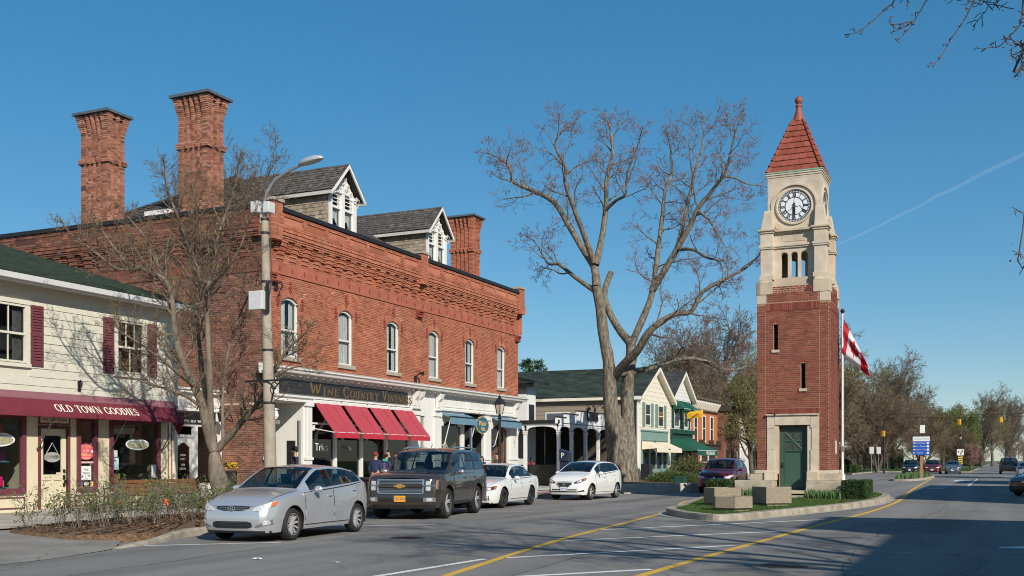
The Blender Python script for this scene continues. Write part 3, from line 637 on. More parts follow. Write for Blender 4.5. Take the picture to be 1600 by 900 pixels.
for i,(y,z,s)in enumerate(((25.0,1.85,.24),(25.02,2.35,.3),(24.65,1.5,.24))):
 t=thing("framed_picture",("dark framed picture on the shop's inner wall, lower right","dark framed picture on the shop's inner wall, highest","dark framed picture on the shop's inner wall, lowest")[i],"picture",(-24.9,y,z),group="framed pictures inside the shop")
 m=MB();m.box(-24.92,-24.9,y-s/2,y+s/2,z-s/2,z+s/2);ob("frame",m,BLACK,t,True);m=MB();m.box(-24.899,-24.895,y-s*.38,y+s*.38,z-s*.38,z+s*.38);ob("print",m,mat("picture_print",(.4,.4,.38),.5,.5,12),t,True)
WOODC=mat("chair_wood",(.35,.18,.06),.5,.15,12)
def cafe_chair(x,y,label):
 t=thing("wooden_chair",label,"chair",(x,y,.16),group="chairs inside the shop")
 m=MB();m.box(-.2,.2,-.2,.2,.43,.47);ob("seat",m,WOODC,t)
 m=MB();m.box(-.2,-.17,-.2,.2,.7,.95);ob("backrest",m,WOODC,t)
 for a in(-1,1):
  for b in(-1,1):m=MB();m.tube([(.17*a,.17*b,0),(.17*a,.17*b,.43 if a>0 else .95)],.02,6);ob("leg",m,WOODC,t)
cafe_chair(-24.75,24.0,"wooden chair inside the window, nearer the shop door");cafe_chair(-24.75,24.75,"wooden chair inside the window, nearer the corner")
# box awning with serif lettering
aw=thing("shop_awning","long maroon canvas awning with white serif lettering over the cream shop","awning",(-23.8,20,3.3))
AWN=mat("maroon_canvas",(.155,.021,.034),.75,.08,4,.15,120);AWNT=mat("faded_maroon_canvas",(.23,.095,.115),.75,.08,4,.1,100)
m=MB();P=[(0.03,3.40),(.10,3.39),(.30,3.20),(.30,3.17),(.03,3.30)];m.extrude([CF(11,z,n)for n,z in P],(0,14.95,0));ob("cover_hood",m,AWNT,aw,True)
m=MB();k=14;y0,y1=11.0,25.85
R=[[CF(y0+(y1-y0)*i/k,z,n+.012*math.sin(i*1.7)*(.3+n))for(n,z)in((.30,3.185),(.45,3.02),(.58,2.88),(.66,2.78),(.665,2.70))]for i in range(k+1)]
m.grid(R);R2=[[(p[0]-.012,p[1],p[2]-.01)for p in r]for r in R];m.grid(R2,flip=True);ob("canopy",m,AWN,aw,True,smooth=True)
m=MB();m.add([CF(25.86,3.16,.28),CF(25.86,2.72,.66),CF(25.86,2.5,.5),CF(25.88,2.25,.42),CF(25.86,2.55,.25),CF(25.86,2.85,.08)],[(0,1,2,5),(2,3,4),(2,4,5)]);ob("end_flap",m,AWN,aw,True)
tm,tw=serif_mb("OLD TOWN GOODIES",.27,.004,gap=.07,xs=.86)
ob("lettering",on_face(tm,CF,22.5,2.965,.515,tilt=math.atan2(.36,.40)),mat("cream_print",(.80,.74,.62),.6,.03),aw,True)
for y in(20.9,23.5,25.6):m=MB();m.tube([CF(y-.1,1.85,.06),CF(y,2.74,.6)],.018,6);m.ball(CF(y-.1,1.85,.06),.04,8);ob("arm",m,mat("dark_arm",(.10,.095,.09),.4,.1,metal=.5),aw,True)
m=MB();m.tube([CF(22.25,3.55,.06),CF(22.3,3.75,.1),CF(22.25,3.82,.06)],.02,6);m.fbox(CF,22.2,22.3,3.5,3.8,.02,.05);ob("wall_hook",m,BLACK,label="small black hook on the cream clapboards above the awning",cat="hook")
# ================================================================== WHITE INFILL SHOPFRONT
IF=Fx(-26.2,0)
inf=thing("infill_shop","narrow one storey white shopfront set back between cream shop and brick block","building",(-26.2,29,.15))
ID1=(28.75,29.75,.2,2.35);ID2=(29.95,30.75,.7,2.75)
mb=wall_mb(IF,26.2,31.2,.12,4.0,[ID1,ID2,(28.75,29.75,2.45,2.75)],.12);mb.quad((-26.2,26.2,4),(-26.2,31.2,4),(-33,31.2,4),(-33,26.2,4));bo("front_wall",mb,WHITE,inf)
m=MB();m.fbox(IF,26.2,31.2,3.3,3.36,0,.12);m.fbox(IF,26.2,31.2,3.95,4.05,-.1,.16);m.fbox(IF,26.2,31.2,4.05,4.12,-.1,.22);m.fbox(IF,30.85,31.15,.15,3.3,0,.08);bo("cornice",m,WHITE,inf)
m=MB();m.fbox(IF,27.5,31.0,2.85,3.25,0,.05);sb=bo("sign_board",m,BLACK,inf);bo("lettering",on_face(text_mb("COFFEE  BEER  WINE",.13,.003),IF,29.6,2.93,.053),PAPER,sb)
m=MB();a,b,c,d=ID1
m.fbox(IF,a,a+.16,c,d,-.09,-.04);m.fbox(IF,b-.16,b,c,d,-.09,-.04);m.fbox(IF,a+.16,b-.16,c,c+.25,-.09,-.04)
k=8
for i in range(k):
 x0=a+.16+(b-a-.32)*i/k;x1=a+.16+(b-a-.32)*(i+1)/k;h0=2.0+.17*math.sin(math.pi*(i+.5)/k);m.fbox(IF,x0,x1,h0,d,-.09,-.04)
dr=bo("door",m,WHITE,inf);m=MB();m.quad(IF(a+.1,c+.1,-.07),IF(b-.1,c+.1,-.07),IF(b-.1,d-.1,-.07),IF(a+.1,d-.1,-.07));bo("door_pane",m,GLASSD,dr)
for z,s in((1.72,"FRESH"),(1.58,"DAILY"),(1.38,"100%"),(1.24,"LOCAL")):bo("lettering",on_face(text_mb(s,.1,.002),IF,(a+b)/2,z,-.06),PAPER,dr)
m=MB();a,b,c,d=ID2;m.quad(IF(a,c,-.06),IF(b,c,-.06),IF(b,d,-.06),IF(a,d,-.06));bo("side_pane",m,GLASSD,inf)
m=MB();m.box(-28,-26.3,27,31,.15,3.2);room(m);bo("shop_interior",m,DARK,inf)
t=thing("wall_lantern","black curled bracket lantern on the brick side wall above the flower pot","lantern",(-25.6,31.1,3.2))
m=MB();m.tube([(-25.6,31.15,3.0),(-25.6,30.9,3.35),(-25.6,30.65,3.45),(-25.6,30.5,3.3)],.02,6);ob("bracket",m,BLACK,t,True);m=MB();m.lathe([(.02,.12),(.16,0),(.14,-.02),(.09,-.3),(.02,-.32)],(-25.6,30.5,3.25),8);ob("lamp_shade",m,BLACK,t,True)
# ================================================================== BRICK COMMERCIAL BLOCK
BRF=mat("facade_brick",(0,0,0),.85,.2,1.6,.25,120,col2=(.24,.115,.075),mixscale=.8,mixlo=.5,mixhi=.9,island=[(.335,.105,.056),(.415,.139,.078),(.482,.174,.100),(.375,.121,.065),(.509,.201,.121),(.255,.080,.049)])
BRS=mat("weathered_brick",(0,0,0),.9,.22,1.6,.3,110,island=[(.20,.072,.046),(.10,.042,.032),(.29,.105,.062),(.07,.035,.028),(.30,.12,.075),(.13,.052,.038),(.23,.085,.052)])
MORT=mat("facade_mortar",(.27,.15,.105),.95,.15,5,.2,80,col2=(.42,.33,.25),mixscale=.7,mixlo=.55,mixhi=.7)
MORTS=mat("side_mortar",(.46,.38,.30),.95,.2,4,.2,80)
REDTRIM=mat("red_painted_brick",(.36,.115,.07),.8,.18,3,.2,90)
STONE=mat("grey_sill_stone",(.36,.32,.26),.9,.15,6,.2,60)
COPING=mat("black_metal_coping",(.028,.028,.030),.4,.1,3,metal=.3)
BY0,BL=31.2,22.35
BF=Fx(-24.2,BY0);BS=Fy(-46.0,BY0);BSU=21.8
blk=thing("brick_commercial_block","long two storey red brick block with corbelled cornice, dormers and white shopfronts","building",(-24.2,42,.15))
WIN=[(y0-BY0,y1-BY0)for y0,y1 in((32.16,33.23),(35.94,36.97),(39.66,40.7),(43.4,44.42),(47.13,48.15),(50.86,51.86))]
SPR,CRN,SIL=7.43,7.66,5.42
mb=wall_mb(BF,0,BL,4.9,10.7,[(a,b,SIL,CRN)for a,b in WIN],.16)
arcs=[]
for(a,b)in WIN:
 cu,hw,ar=(a+b)/2,(b-a)/2,CRN-SPR;R=(hw*hw+ar*ar)/(2*ar);k=12
 pts=[(cu-hw+2*hw*i/k,SPR+math.sqrt(max(0,R*R-(-hw+2*hw*i/k)**2))-(R-ar))for i in range(k+1)];arcs.append((pts,cu,SPR-(R-ar),R))
 for(p,q)in zip(pts[:-1],pts[1:]):
  mb.quad(BF(p[0],p[1],0),BF(q[0],q[1],0),BF(q[0],CRN,0),BF(p[0],CRN,0));mb.quad(BF(p[0],p[1],0),BF(p[0],p[1],-.16),BF(q[0],q[1],-.16),BF(q[0],q[1],0))
bo("facade_wall",mb,MORT,blk)
lst=brick_list(.0,BL,8.90,9.67)+brick_list(.0,BL,4.98,8.44,[(a,b,SIL-.16,CRN+.02)for a,b in WIN],joint=.0135);bo("brick_facing",bricks_mb(BF,lst,.013,.005),BRF,blk,kind='stuff')
m=MB()
for(pts,cu,cz,R)in arcs:
 n=15;a0=math.atan2(pts[0][1]-cz,pts[0][0]-cu);a1=math.atan2(pts[-1][1]-cz,pts[-1][0]-cu)
 for i in range(n):
  t0=a0+(a1-a0)*(i+.06)/n;t1=a0+(a1-a0)*(i+.94)/n;r0,r1=R+.005,R+.24
  q=[(cu+r0*math.cos(t0),cz+r0*math.sin(t0)),(cu+r0*math.cos(t1),cz+r0*math.sin(t1)),(cu+r1*math.cos(t1),cz+r1*math.sin(t1)),(cu+r1*math.cos(t0),cz+r1*math.sin(t0))]
  m.extrude([BF(u,w,0)for u,w in q][::-1],(.02,0,0))
bo("arch_voussoir",m,BRF,blk,kind='stuff')
TERR=mat("terracotta_ornament",(.24,.05,.035),.8,.3,25,.5,40)
base=MB()
for(u,w)in((0,0),(.07,.05),(-.06,.06),(.02,.12),(.05,.18),(-.04,.2),(0,.27),(.06,-.07),(-.05,-.09),(.01,-.16)):base.ball((.02,u,w),.045,6)
ome=base.mesh("arch_ornament",TERR)
for(a,b)in WIN:
 for(u,w)in((a-.22,7.42),((a+b)/2,7.98),(b+.22,7.42)):
  o=link("arch_ornament",ome,blk,True);o.location=BF(u,w,0)
CREAMSH=mat("cream_blind",(.62,.58,.48),.8,.05,6)
for i,(a,b)in enumerate(WIN):
 cs=[(a+.08,a+.08+(b-a)*(.62 if i%2 else .4),SIL+.1,CRN-.15),(b-.34,b-.1,SIL+.1,CRN-.15)]
 sash_window(BF,a,b,SIL,SPR,blk,WHITE,arch=CRN-SPR,fw=.075,n0=-.15,curtain=cs,sill=STONE,room=mat("dusky_room",(.13,.14,.14),.8,.2,2))
 # side wall towards the cream shop
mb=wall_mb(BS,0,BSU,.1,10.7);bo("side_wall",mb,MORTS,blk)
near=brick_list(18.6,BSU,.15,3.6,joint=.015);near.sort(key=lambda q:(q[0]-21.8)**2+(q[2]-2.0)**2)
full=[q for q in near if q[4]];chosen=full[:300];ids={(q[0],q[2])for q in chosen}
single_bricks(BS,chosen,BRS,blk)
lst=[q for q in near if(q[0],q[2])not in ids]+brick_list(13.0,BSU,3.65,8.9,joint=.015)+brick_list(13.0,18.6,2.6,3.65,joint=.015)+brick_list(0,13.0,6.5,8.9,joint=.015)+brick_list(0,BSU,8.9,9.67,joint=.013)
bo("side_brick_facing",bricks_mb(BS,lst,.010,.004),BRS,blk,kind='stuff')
m=MB()
for(u,w)in((2.35,7.9),(2.3,7.8),(2.2,7.72),(2.05,7.66),(1.95,7.56),(1.9,7.45),(9.2,8.0),(9.3,7.9),(9.45,7.84),(9.6,7.76),(9.68,7.66),(9.72,7.55),(4.0,8.1),(4.12,8.2),(4.3,8.27)):m.fbox(BF,u,u+.18,w,w+.022,0,.0145)
bo("mortar_repair",m,mat("pale_mortar",(.6,.52,.45),.9,.1),blk)
# string course, corbel table, mouldings, parapet panels, piers, coping (front and side)
def corbel_mesh(F0,name,m_):
 mb=MB();n=10
 for k in range(n):
  e=.03+.026*k+(.018 if k%2 else 0);wd=.19 if k%2 else .155
  mb.fbox(F0,-wd,wd,k*.074+.004,k*.074+.07,0,e)
 for k in range(5):mb.fbox(F0,-.385,-.2,.37+k*.074,.37+k*.074+.05,0,.1+.03*k);mb.fbox(F0,.2,.385,.37+k*.074,.37+k*.074+.05,0,.1+.03*k)
 return mb.mesh(name,m_)
cm1=corbel_mesh(lambda u,w,n=0:(n,u,w),"corbel_bracket",BRF);cm2=corbel_mesh(lambda u,w,n=0:(u,-n,w),"corbel_bracket",BRS)
nb=28
for i in range(nb):
 u=.85+(BL-1.7)*i/(nb-1)
 if abs(u-BL/2)<.35:continue
 o=link("corbel_bracket",cm1,blk,True);o.location=BF(u,8.93,0.0)
for i in range(27):
 o=link("corbel_bracket",cm2,blk,True);o.location=BS(BSU-.85-i*.77,8.93,0.0)
for F,U,mt,nm in((BF,BL,BRF,"front"),(BS,BSU,BRS,"side")):
 m=MB();m.fbox(F,0.002,U-.002,8.44,8.50,-.05,.05);m.fbox(F,.002,U-.002,8.50,8.90,-.05,.022);bo("frieze_band",m,REDTRIM if nm=="front" else BRS,blk)
 sp=MB();[sp.ball((.0,0,z),r,6)for z,r in((0,.05),(.06,.04),(-.06,.04))];sme=sp.mesh("frieze_ornament",TERR)
 for i in range(int(U/.77)):o=link("frieze_ornament",sme,blk,True);o.location=F(.85+i*.77,8.68,.03)
 m=MB();lstb=[]
 for(z,n)in((9.67,.30),(9.745,.33),(9.82,.37),(9.895,.33),(9.97,.36),(10.045,.28)):
  u=.0;k=0
  while u<U:
   l=.22 if n!=.36 else .11;m.fbox(F,u+.004,min(u+l,U)-.004,z+.004,z+.071,-.02,n);u+=l
 bo("cornice_course",m,mt,blk,kind='stuff')
 m=MB();m.fbox(F,.01,U-.01,10.12,10.70,-.3,.255);bo("parapet_wall",m,MORT if nm=="front" else MORTS,blk)
 # parapet bricks with recessed panels between raised frames
 pan=[];k=7 if nm=="front" else 14
 halves=((.62,BL/2-.35),(BL/2+.35,BL-.62))if nm=="front" else((0.3,U-.62),)
 for(h0,h1)in halves:
  for i in range(k):
   w_=(h1-h0)/k;pan.append((h0+i*w_+.14,h0+(i+1)*w_-.14,10.28,10.52))
 Fp=(lambda F:lambda u,w,n=0:F(u,w,n+.256))(F)
 bo("parapet_brick_facing",bricks_mb(Fp,brick_list(0.01,U-.01,10.12,10.70,pan),.042,.003),mt,blk,kind='stuff')
 for(a,b,c,d)in pan:m=MB();m.fbox(F,a,b,c,d,.25,.262);bo("parapet_panel",m,mt,blk)
 m=MB();m.fbox(F,-.1 if nm=="front" else 0,U+(.1 if nm=="front" else .05),10.70,10.74,-.4,.36);m.fbox(F,-.1 if nm=="front" else 0,U+(.1 if nm=="front" else 0.05),10.74,10.86,-.4,.34);bo("coping",m,COPING,blk)
for u0,u1 in((-.02,.55),(BL/2-.29,BL/2+.29),(BL-.55,BL+.02)):
 m=MB();z=9.6
 while z<10.98:
  u=u0;hl=.11 if int(z*13.3)%2 else .22
  while u<u1-.02:m.fbox(BF,u+.004,min(u+hl,u1)-.004,z+.004,z+.07,-.06,.40);u+=hl
  z+=.074
 bo("parapet_pier",m,BRF,blk);m=MB();m.fbox(BF,u0-.04,u1+.04,10.98,11.09,-.1,.45);bo("pier_cap",m,STONE,blk)
 m=MB()
 for k in range(4):m.fbox(BF,u0+.06,u1-.06,8.06+k*.09,8.06+k*.09+.082,0,.10+.05*k)
 for k in range(3):m.ball(BF(u0+.14+k*.15,8.15,.16),.07,7)
 bo("pier_corbel",m,TERR,blk)
 if u0>1:m=MB();[m.fbox(BF,u0+.1,u1-.1,4.98+k*.07,4.98+k*.07+.062,0,.045)for k in range(44)];bo("brick_pilaster",m,BRF,blk)
 # right-hand return of cornice (seen in profile)
m=MB();m.box(-24.2,-23.84,BY0+BL,BY0+BL+.25,9.67,10.1);m.box(-24.2,-23.95,BY0+BL,BY0+BL+.3,10.12,10.8);m.box(-24.2,-24.0,BY0+BL,BY0+BL+.12,8.5,9.67);bo("cornice_return",m,BRF,blk)
m=MB();m.quad((-24.2,BY0+BL,.1),(-46,BY0+BL,.1),(-46,BY0+BL,10.7),(-24.2,BY0+BL,10.7));m.quad((-46,BY0,.1),(-46,BY0+BL,.1),(-46,BY0+BL,10.7),(-46,BY0,10.7));m.quad((-24.3,BY0,10.69),(-24.3,BY0+BL,10.69),(-46,BY0+BL,10.69),(-46,BY0,10.69));bo("rear_wall",m,MORTS,blk)
# hip roof
SLATE=mat("dark_roof_shingle",(.050,.042,.036),.9,.35,5,.5,40,stretch=(1.2,1.2,6));WOODSH=mat("weathered_shingle",(0,0,0),.9,.25,6,.4,50,island=[(.30,.25,.19),(.22,.185,.14),(.36,.30,.22),(.26,.20,.14),(.40,.34,.26),(.19,.16,.125)])
ROOFSH=mat("old_roof_shingle",(0,0,0),.9,.25,6,.4,50,island=[(.075,.066,.058),(.10,.09,.078),(.055,.05,.045),(.14,.125,.11),(.065,.055,.048)])
m=MB();e=[(-24.9,32.0,10.75),(-24.9,52.9,10.75),(-36.3,52.9,10.75),(-36.3,32.0,10.75)];r0,r1=(-30.2,36.9,13.95),(-30.2,48,13.95)
m.add(e+[r0,r1],[(0,1,5,4),(1,2,5),(2,3,4,5),(3,0,4)]);bo("hip_roof",m,SLATE,blk)
m=MB();rr=random.Random(4)
for(A,B_,C)in((Vector(e[3]),Vector(e[0]),Vector(r0)),):
 nz=26
 for j in range(nz):
  t=j/nz;a=A.lerp(C,t);b=B_.lerp(C,t);a2=A.lerp(C,(j+1.3)/nz if j<nz-1 else 1);b2=B_.lerp(C,(j+1.3)/nz if j<nz-1 else 1);L_=(b-a).length;k=max(1,int(L_/.28));nrm=(B_-A).cross(C-A).normalized()
  for i in range(k):p,q=a.lerp(b,i/k),a.lerp(b,(i+.97)/k);p2,q2=a2 .lerp(b2,i/k),a2 .lerp(b2,(i+.97)/k);u=nrm*rr.uniform(.03,.05);m.quad(p+u,q+u,q2+nrm*.008,p2+nrm*.008)
bo("roof_shingle",m,ROOFSH,blk,kind='stuff')
m=MB();m.box(-38.5,-35.8,33,38,10.75,11.3);bo("roof_hatch_house",m,mat("grey_metal_roof",(.35,.36,.37),.4,.1,3,metal=.4),blk)
m=MB();m.box(-30.6,-28.9,31.9,32.8,10.7,11.35);bo("roof_vent_box",m,PAPER,blk);m=MB();m.lathe([(.12,-.01),(.12,.01)],(-29.2,31.88,11.1),12,axis='y');bo("vent_badge",m,mat("red_badge",(.5,.02,.05),.5),blk)
def shingled(F,U0,U1,W0,W1,m_,parent,name="wall_shingle",ch=.165,seed=1,clip=None):
 mb=MB();r=random.Random(seed);w=W0;row=0
 while w<W1:
  lo,hi=(U0,U1)if not clip else clip(w+ch/2);u=lo-(row%2)*.07
  while u<hi:
   wd=r.uniform(.09,.2);a,b=max(u,lo),min(u+wd,hi)
   if b-a>.02:
    t=min(w+ch*1.15,W1);e=r.uniform(0,.008);dz=r.uniform(-.012,.012)
    mb.hexa([F(a+.003,w+dz,.028+e),F(b-.003,w+dz,.028+e),F(b-.003,w+dz,0),F(a+.003,w+dz,0),F(a+.003,t,.012),F(b-.003,t,.012),F(b-.003,t,0),F(a+.003,t,0)])
   u+=wd
  w+=ch;row+=1
 return bo(name,mb,m_,parent,kind='stuff')
def dormer(yc,label):
 hw=.98;X1=-25.25;D=MB();zb,ze,zp=10.8,12.82,13.85
 F=Fx(X1,yc);
 mb=wall_mb(F,-hw,hw,zb,ze,[(-hw+.14,-.09,11.25,12.75),(.09,hw-.14,11.25,12.75)],.1)
 mb.poly([F(-hw,ze),F(hw,ze),F(0,zp)]);d=bo("dormer",mb,WHITE,blk);d['label']=label
 m=MB();P=[(hw+.26,ze-.19),(0,zp+.1),(-hw-.26,ze-.19),(-hw-.26,ze-.11),(0,zp+.2),(hw+.26,ze-.11)]
 m.extrude([F(u,w,.38)for u,w in P],(-5.2,0,0));bo("dormer_roof",m,SLATE,d)
 mb=MB();rr=random.Random(int(yc));n=10
 for j in range(n):
  t0,t1=j/n,(j+1.25)/n;x=X1+.40
  for sgn in(-1,1):
   x=X1+.40;u0,z0=(hw+.27)*(1-t0),ze-.10+(zp+.2-ze+.10)*t0;u1,z1=(hw+.27)*(1-min(1,t1)),ze-.10+(zp+.2-ze+.10)*min(1,t1)
   while x>X1-4.8:
    w_=rr.uniform(.12,.3);e=rr.uniform(.03,.05);mb.quad((x,yc+sgn*u0,z0+e),(x-w_+.008,yc+sgn*u0,z0+e),(x-w_+.008,yc+sgn*u1,z1+.012),(x,yc+sgn*u1,z1+.012));x-=w_
 bo("roof_shingle",mb,ROOFSH,d,kind='stuff')
 for sgn in(-1,1):
  Fs=(lambda u,w,n=0:(X1+u,yc-hw-n,w))if sgn<0 else(lambda u,w,n=0:(X1-u,yc+hw+n,w))
  m=MB();m.quad((X1,yc+sgn*hw,zb),(X1-5,yc+sgn*hw,zb),(X1-5,yc+sgn*hw,ze),(X1,yc+sgn*hw,ze));bo("dormer_cheek",m,WOODSH,d)
  if sgn<0:shingled(Fs,-5,-.05,zb,ze-.05,WOODSH,d,seed=int(yc))
  m=MB();m.box(X1-4.9,X1+.42,yc+sgn*(hw+.2),yc+sgn*(hw+.27),ze-.26,ze-.12);bo("fascia_board",m,mat("grey_fascia",(.5,.49,.46),.7,.1),d)
  m=MB();u=sgn*(hw-.07);m.fbox(F,u-.085,u+.085,zb,ze,0,.09);m.fbox(F,u-.11,u+.11,ze-.12,ze,.0,.12);bo("post",m,WHITE,d)
  # bargeboard with scrollwork
  m=MB();q=[(sgn*(hw+.28),ze-.3),(0,zp+.02),(0,zp+.19),(sgn*(hw+.28),ze-.12)];m.extrude([F(u,w,.34)for u,w in(q if sgn>0 else q[::-1])],(.06,0,0));bo("bargeboard",m,WHITE,d)
  m=MB()
  for t in(.18,.4,.62,.82):
   cu,cw=sgn*(hw+.2)*(1-t),ze-.33+(zp-ze+.2)*t;m.tube([F(cu*.9+.07*math.cos(a),cw-.02+.07*math.sin(a),.06)for a in np.linspace(0,5.2,10)],.02,5)
  m.tube([F(sgn*(hw+.05),ze-.4,.12),F(sgn*(hw+.02),ze-.22,.2),F(sgn*(hw-.1),ze-.12,.3),F(sgn*(hw-.35),ze-.05,.32)],.025,5);bo("scrollwork",m,WHITE,d)
 m=MB();m.fbox(F,-.09,.09,zb,ze+.25,0,.09);bo("post",m,WHITE,d)
 m=MB()
 for a in np.linspace(0,2*math.pi,5)[:-1]:m.tube([F(.13*math.cos(a+b),13.36+.13*math.sin(a+b),.07)for b in np.linspace(0,4.5,9)],.018,5)
 m.fbox(F,-.42,.42,13.02,13.07,0,.08);m.fbox(F,-.5,.5,12.80,12.86,0,.1)
 for u in(-.3,-.1,.1,.3):m.tube([F(u+.07*math.cos(a),12.95+.06*math.sin(a),.05)for a in np.linspace(0,6.3,9)],.014,5)
 bo("gable_ornament",m,WHITE,d)
 for(a,b)in((-hw+.14,-.09),(.09,hw-.14)):
  m=MB();f=.055
  m.fbox(F,a,a+f,11.25,12.75,-.08,.0);m.fbox(F,b-f,b,11.25,12.75,-.08,.0);m.fbox(F,a,b,12.7,12.75,-.08,.001);m.fbox(F,a,b,12.13,12.23,-.08,.03);m.fbox(F,a,b,11.25,11.31,-.08,.001)
  for k in(1,2):m.fbox(F,a+f,b-f,12.23+k*.155,12.26+k*.155,-.06,-.01)
  m.fbox(F,b-f-.12,b-f-.095,12.23,12.7,-.06,-.012);w=bo("window",m,WHITE,d)
  m=MB();m.quad(F(a,11.25,-.05),F(b,11.25,-.05),F(b,12.75,-.05),F(a,12.75,-.05));bo("pane",m,GLASS,d)
  m=MB();P=[]
  for i in range(13):x=a+f+(b-a-2*f)*i/12;lo=11.3+(.42 if x>(a+b)/2-.12 else .22)*abs(math.sin((i/12)*3.1));P.append([F(x,lo,-.12+.015*math.sin(i*2)),F(x,12.13,-.12+.015*math.sin(i*2))])
  m.grid(P);bo("curtain",m,CURTAIN,d)
  m=MB();m.quad(F(a-.1,11.1,-.4),F(b+.1,11.1,-.4),F(b+.1,12.8,-.4),F(a-.1,12.8,-.4));bo("room_recess",m,DARK,d)
dormer(37.75,"shingled dormer nearer the street lamp");dormer(46.0,"shingled dormer nearer the single far chimney")
def chimney(x0,x1,y0,y1,zt,label,bm=None):
 """panelled brick stack with a flared corbel head"""
 mb=MB();fine=MB();rr=random.Random(int(-x0*10));n_=0
 z=10.72;c=.074;H=zt-.1
 mb.box(x0+.05,x1-.05,y0+.05,y1-.05,z,H-.05)
 while z<H-.02:
  d=H-z;e=0.0
  if d<.8:e=.17*(1-d/.8)**1.0
  if 1.72<d<1.95:e=.075
  row=n_%2;n_+=1
  def side(p0,p1,const,outward,axis):
  # ribs stand forward, panels back
   L_=p1-p0;ribs=((0,.17),(.28,.36),(.46,.54),(.64,.72),(.83,1))if L_>1.2 else((0,.2),(.42,.58),(.8,1));isrib=lambda t:any(a<=t<=b for a,b in ribs)
   cuts=sorted({0,1,*[a for a,b in ribs],*[b for a,b in ribs]})
   for a,b in zip(cuts[:-1],cuts[1:]):
    rb=isrib((a+b)/2)or z<11.4;dep=(e if rb or d<.18 else e*.35)+(.012 if rb else-.03);s0,s1=p0+L_*a,p0+L_*b
    if a==0:s0-=max(0,e)
    if b==1:s1+=max(0,e)
    w_=s1-s0;k=max(1,round(w_/.2-(.3 if row else 0)))
    for i in range(k):
     q0,q1=s0+w_*i/k+.006,s0+w_*(i+1)/k-.006;o=const+outward*dep
     lo,hi=sorted((const-outward*.1,o+outward*rr.uniform(-.004,.004)))
     if axis=='x':fine.box(q0,q1,lo,hi,z+.006,z+c-.007)
     else:fine.box(lo,hi,q0,q1,z+.006,z+c-.007)
  side(x0,x1,y0,-1,'x');side(y0,y1,x1,1,'y');side(x0,x1,y1,1,'x');side(y0,y1,x0,-1,'y');z+=c
 ch=bo("chimney",mb,MORTS,blk);ch['label']=label;bo("brick_facing",fine,bm or mat("chimney_brick",(0,0,0),.9,.2,2,.3,100,island=[(.30,.115,.07),(.40,.18,.115),(.20,.08,.055),(.44,.22,.15),(.12,.055,.042),(.34,.135,.085),(.42,.22,.15),(.27,.10,.062)]),ch,kind='stuff')
 m=MB();m.box(x0-.25,x1+.25,y0-.25,y1+.25,zt-.1,zt);bo("cap_slab",m,mat("grey_cap_metal",(.12,.15,.18),.6,.2,6,metal=.4),ch)
chimney(-33.27,-31.88,31.24,32.15,15.35,"brick chimney farthest left");chimney(-28.27,-26.88,31.24,32.15,15.35,"brick chimney nearest the tall pole");chimney(-27.85,-26.5,52.5,53.4,15.2,"brick chimney at the far end of the roof",BRF)
# ------------------------------------------------------------------ white shopfronts of the block
mb=wall_mb(BF,0,BL,.1,4.95,[(.34,2.42,.12,3.76),(2.86,10.36,.55,3.76),(11.42,11.85,2.0,3.6),(13.3,15.62,.75,3.75),(15.86,18.06,.12,3.9),(18.78,21.1,.6,3.75)],.14)
bo("shopfront_wall",mb,WHITE,blk)
def prof_strip(F,u0,u1,prof,name,m_,parent):
 m=MB();m.extrude([F(u0,w,n)for n,w in prof],Vector(F(u1,0,0))-Vector(F(u0,0,0)));return bo(name,m,m_,parent)
prof_strip(BF,-.35,BL+.3,[(0,4.70),(.10,4.70),(.12,4.78),(.42,4.80),(.46,4.90),(.52,4.93),(.52,4.975),(0,5.05)],"cornice",WHITE,blk)
WORN=mat("peeling_grey_paint",(.50,.47,.42),.8,.2,12,.3,50,col2=(.25,.21,.18),mixscale=6)
m=MB();m.hexa([BF(-.35,4.978,.51),BF(BL+.3,4.978,.51),BF(BL+.3,5.05,.0),BF(-.35,5.05,0),BF(-.35,4.995,.51),BF(BL+.3,4.995,.51),BF(BL+.3,5.10,0),BF(-.35,5.10,0)]);bo("cornice_flashing",m,WORN,blk)
dm=MB();dm.fbox(lambda u,w,n=0:(n,u,w),-.05,.05,0,.09,0,.3);dm.fbox(lambda u,w,n=0:(n,u,w),-.05,.05,-.05,0.0,0,.14);dme=dm.mesh("modillion",WHITE)
for i in range(44):o=link("modillion",dme,blk,True);o.location=BF(.25+i*.503,4.70,.005)
for(u,k)in((10.75,1.0),(11.15,1.0),(12.95,1.25),(21.75,1.25),(.1,1.1)):
 m=MB();m.extrude([BF(u-.11,w,n)for n,w in((.03,4.0),(.14,4.05),(.16,4.3),(.30,4.45),(.38,4.68),(.03,4.70))],(0,.22*k,0));m.fbox(BF,u-.16,u+.13*k+.03,3.9,4.0,0,.2);bo("console",m,WHITE,blk)
for(a,b)in((-.06,.34),(2.42,2.86),(10.4,11.3),(12.65,13.28),(18.12,18.72),(21.2,22.25)):
 m=MB();m.fbox(BF,a+.02,b-.02,.15,3.72,0,.07);m.fbox(BF,a-.02,b+.02,.15,.5,0,.10);m.fbox(BF,a-.02,b+.02,1.55,1.66,.0,.11);m.fbox(BF,a-.03,b+.03,3.62,3.80,0,.13)
 if b-a<.5 and a>1:m.fbox(BF,a+.1,b-.1,1.75,3.5,.07,.085)
 bo("pilaster",m,WHITE,blk)
m=MB();m.fbox(BF,.34,10.4,3.76,3.83,0,.12);m.fbox(BF,.34,10.4,3.93,4.0,0,.09);m.fbox(BF,13.2,22.2,3.93,4.02,0,.12);m.fbox(BF,13.2,22.2,4.62,4.70,0,.08)
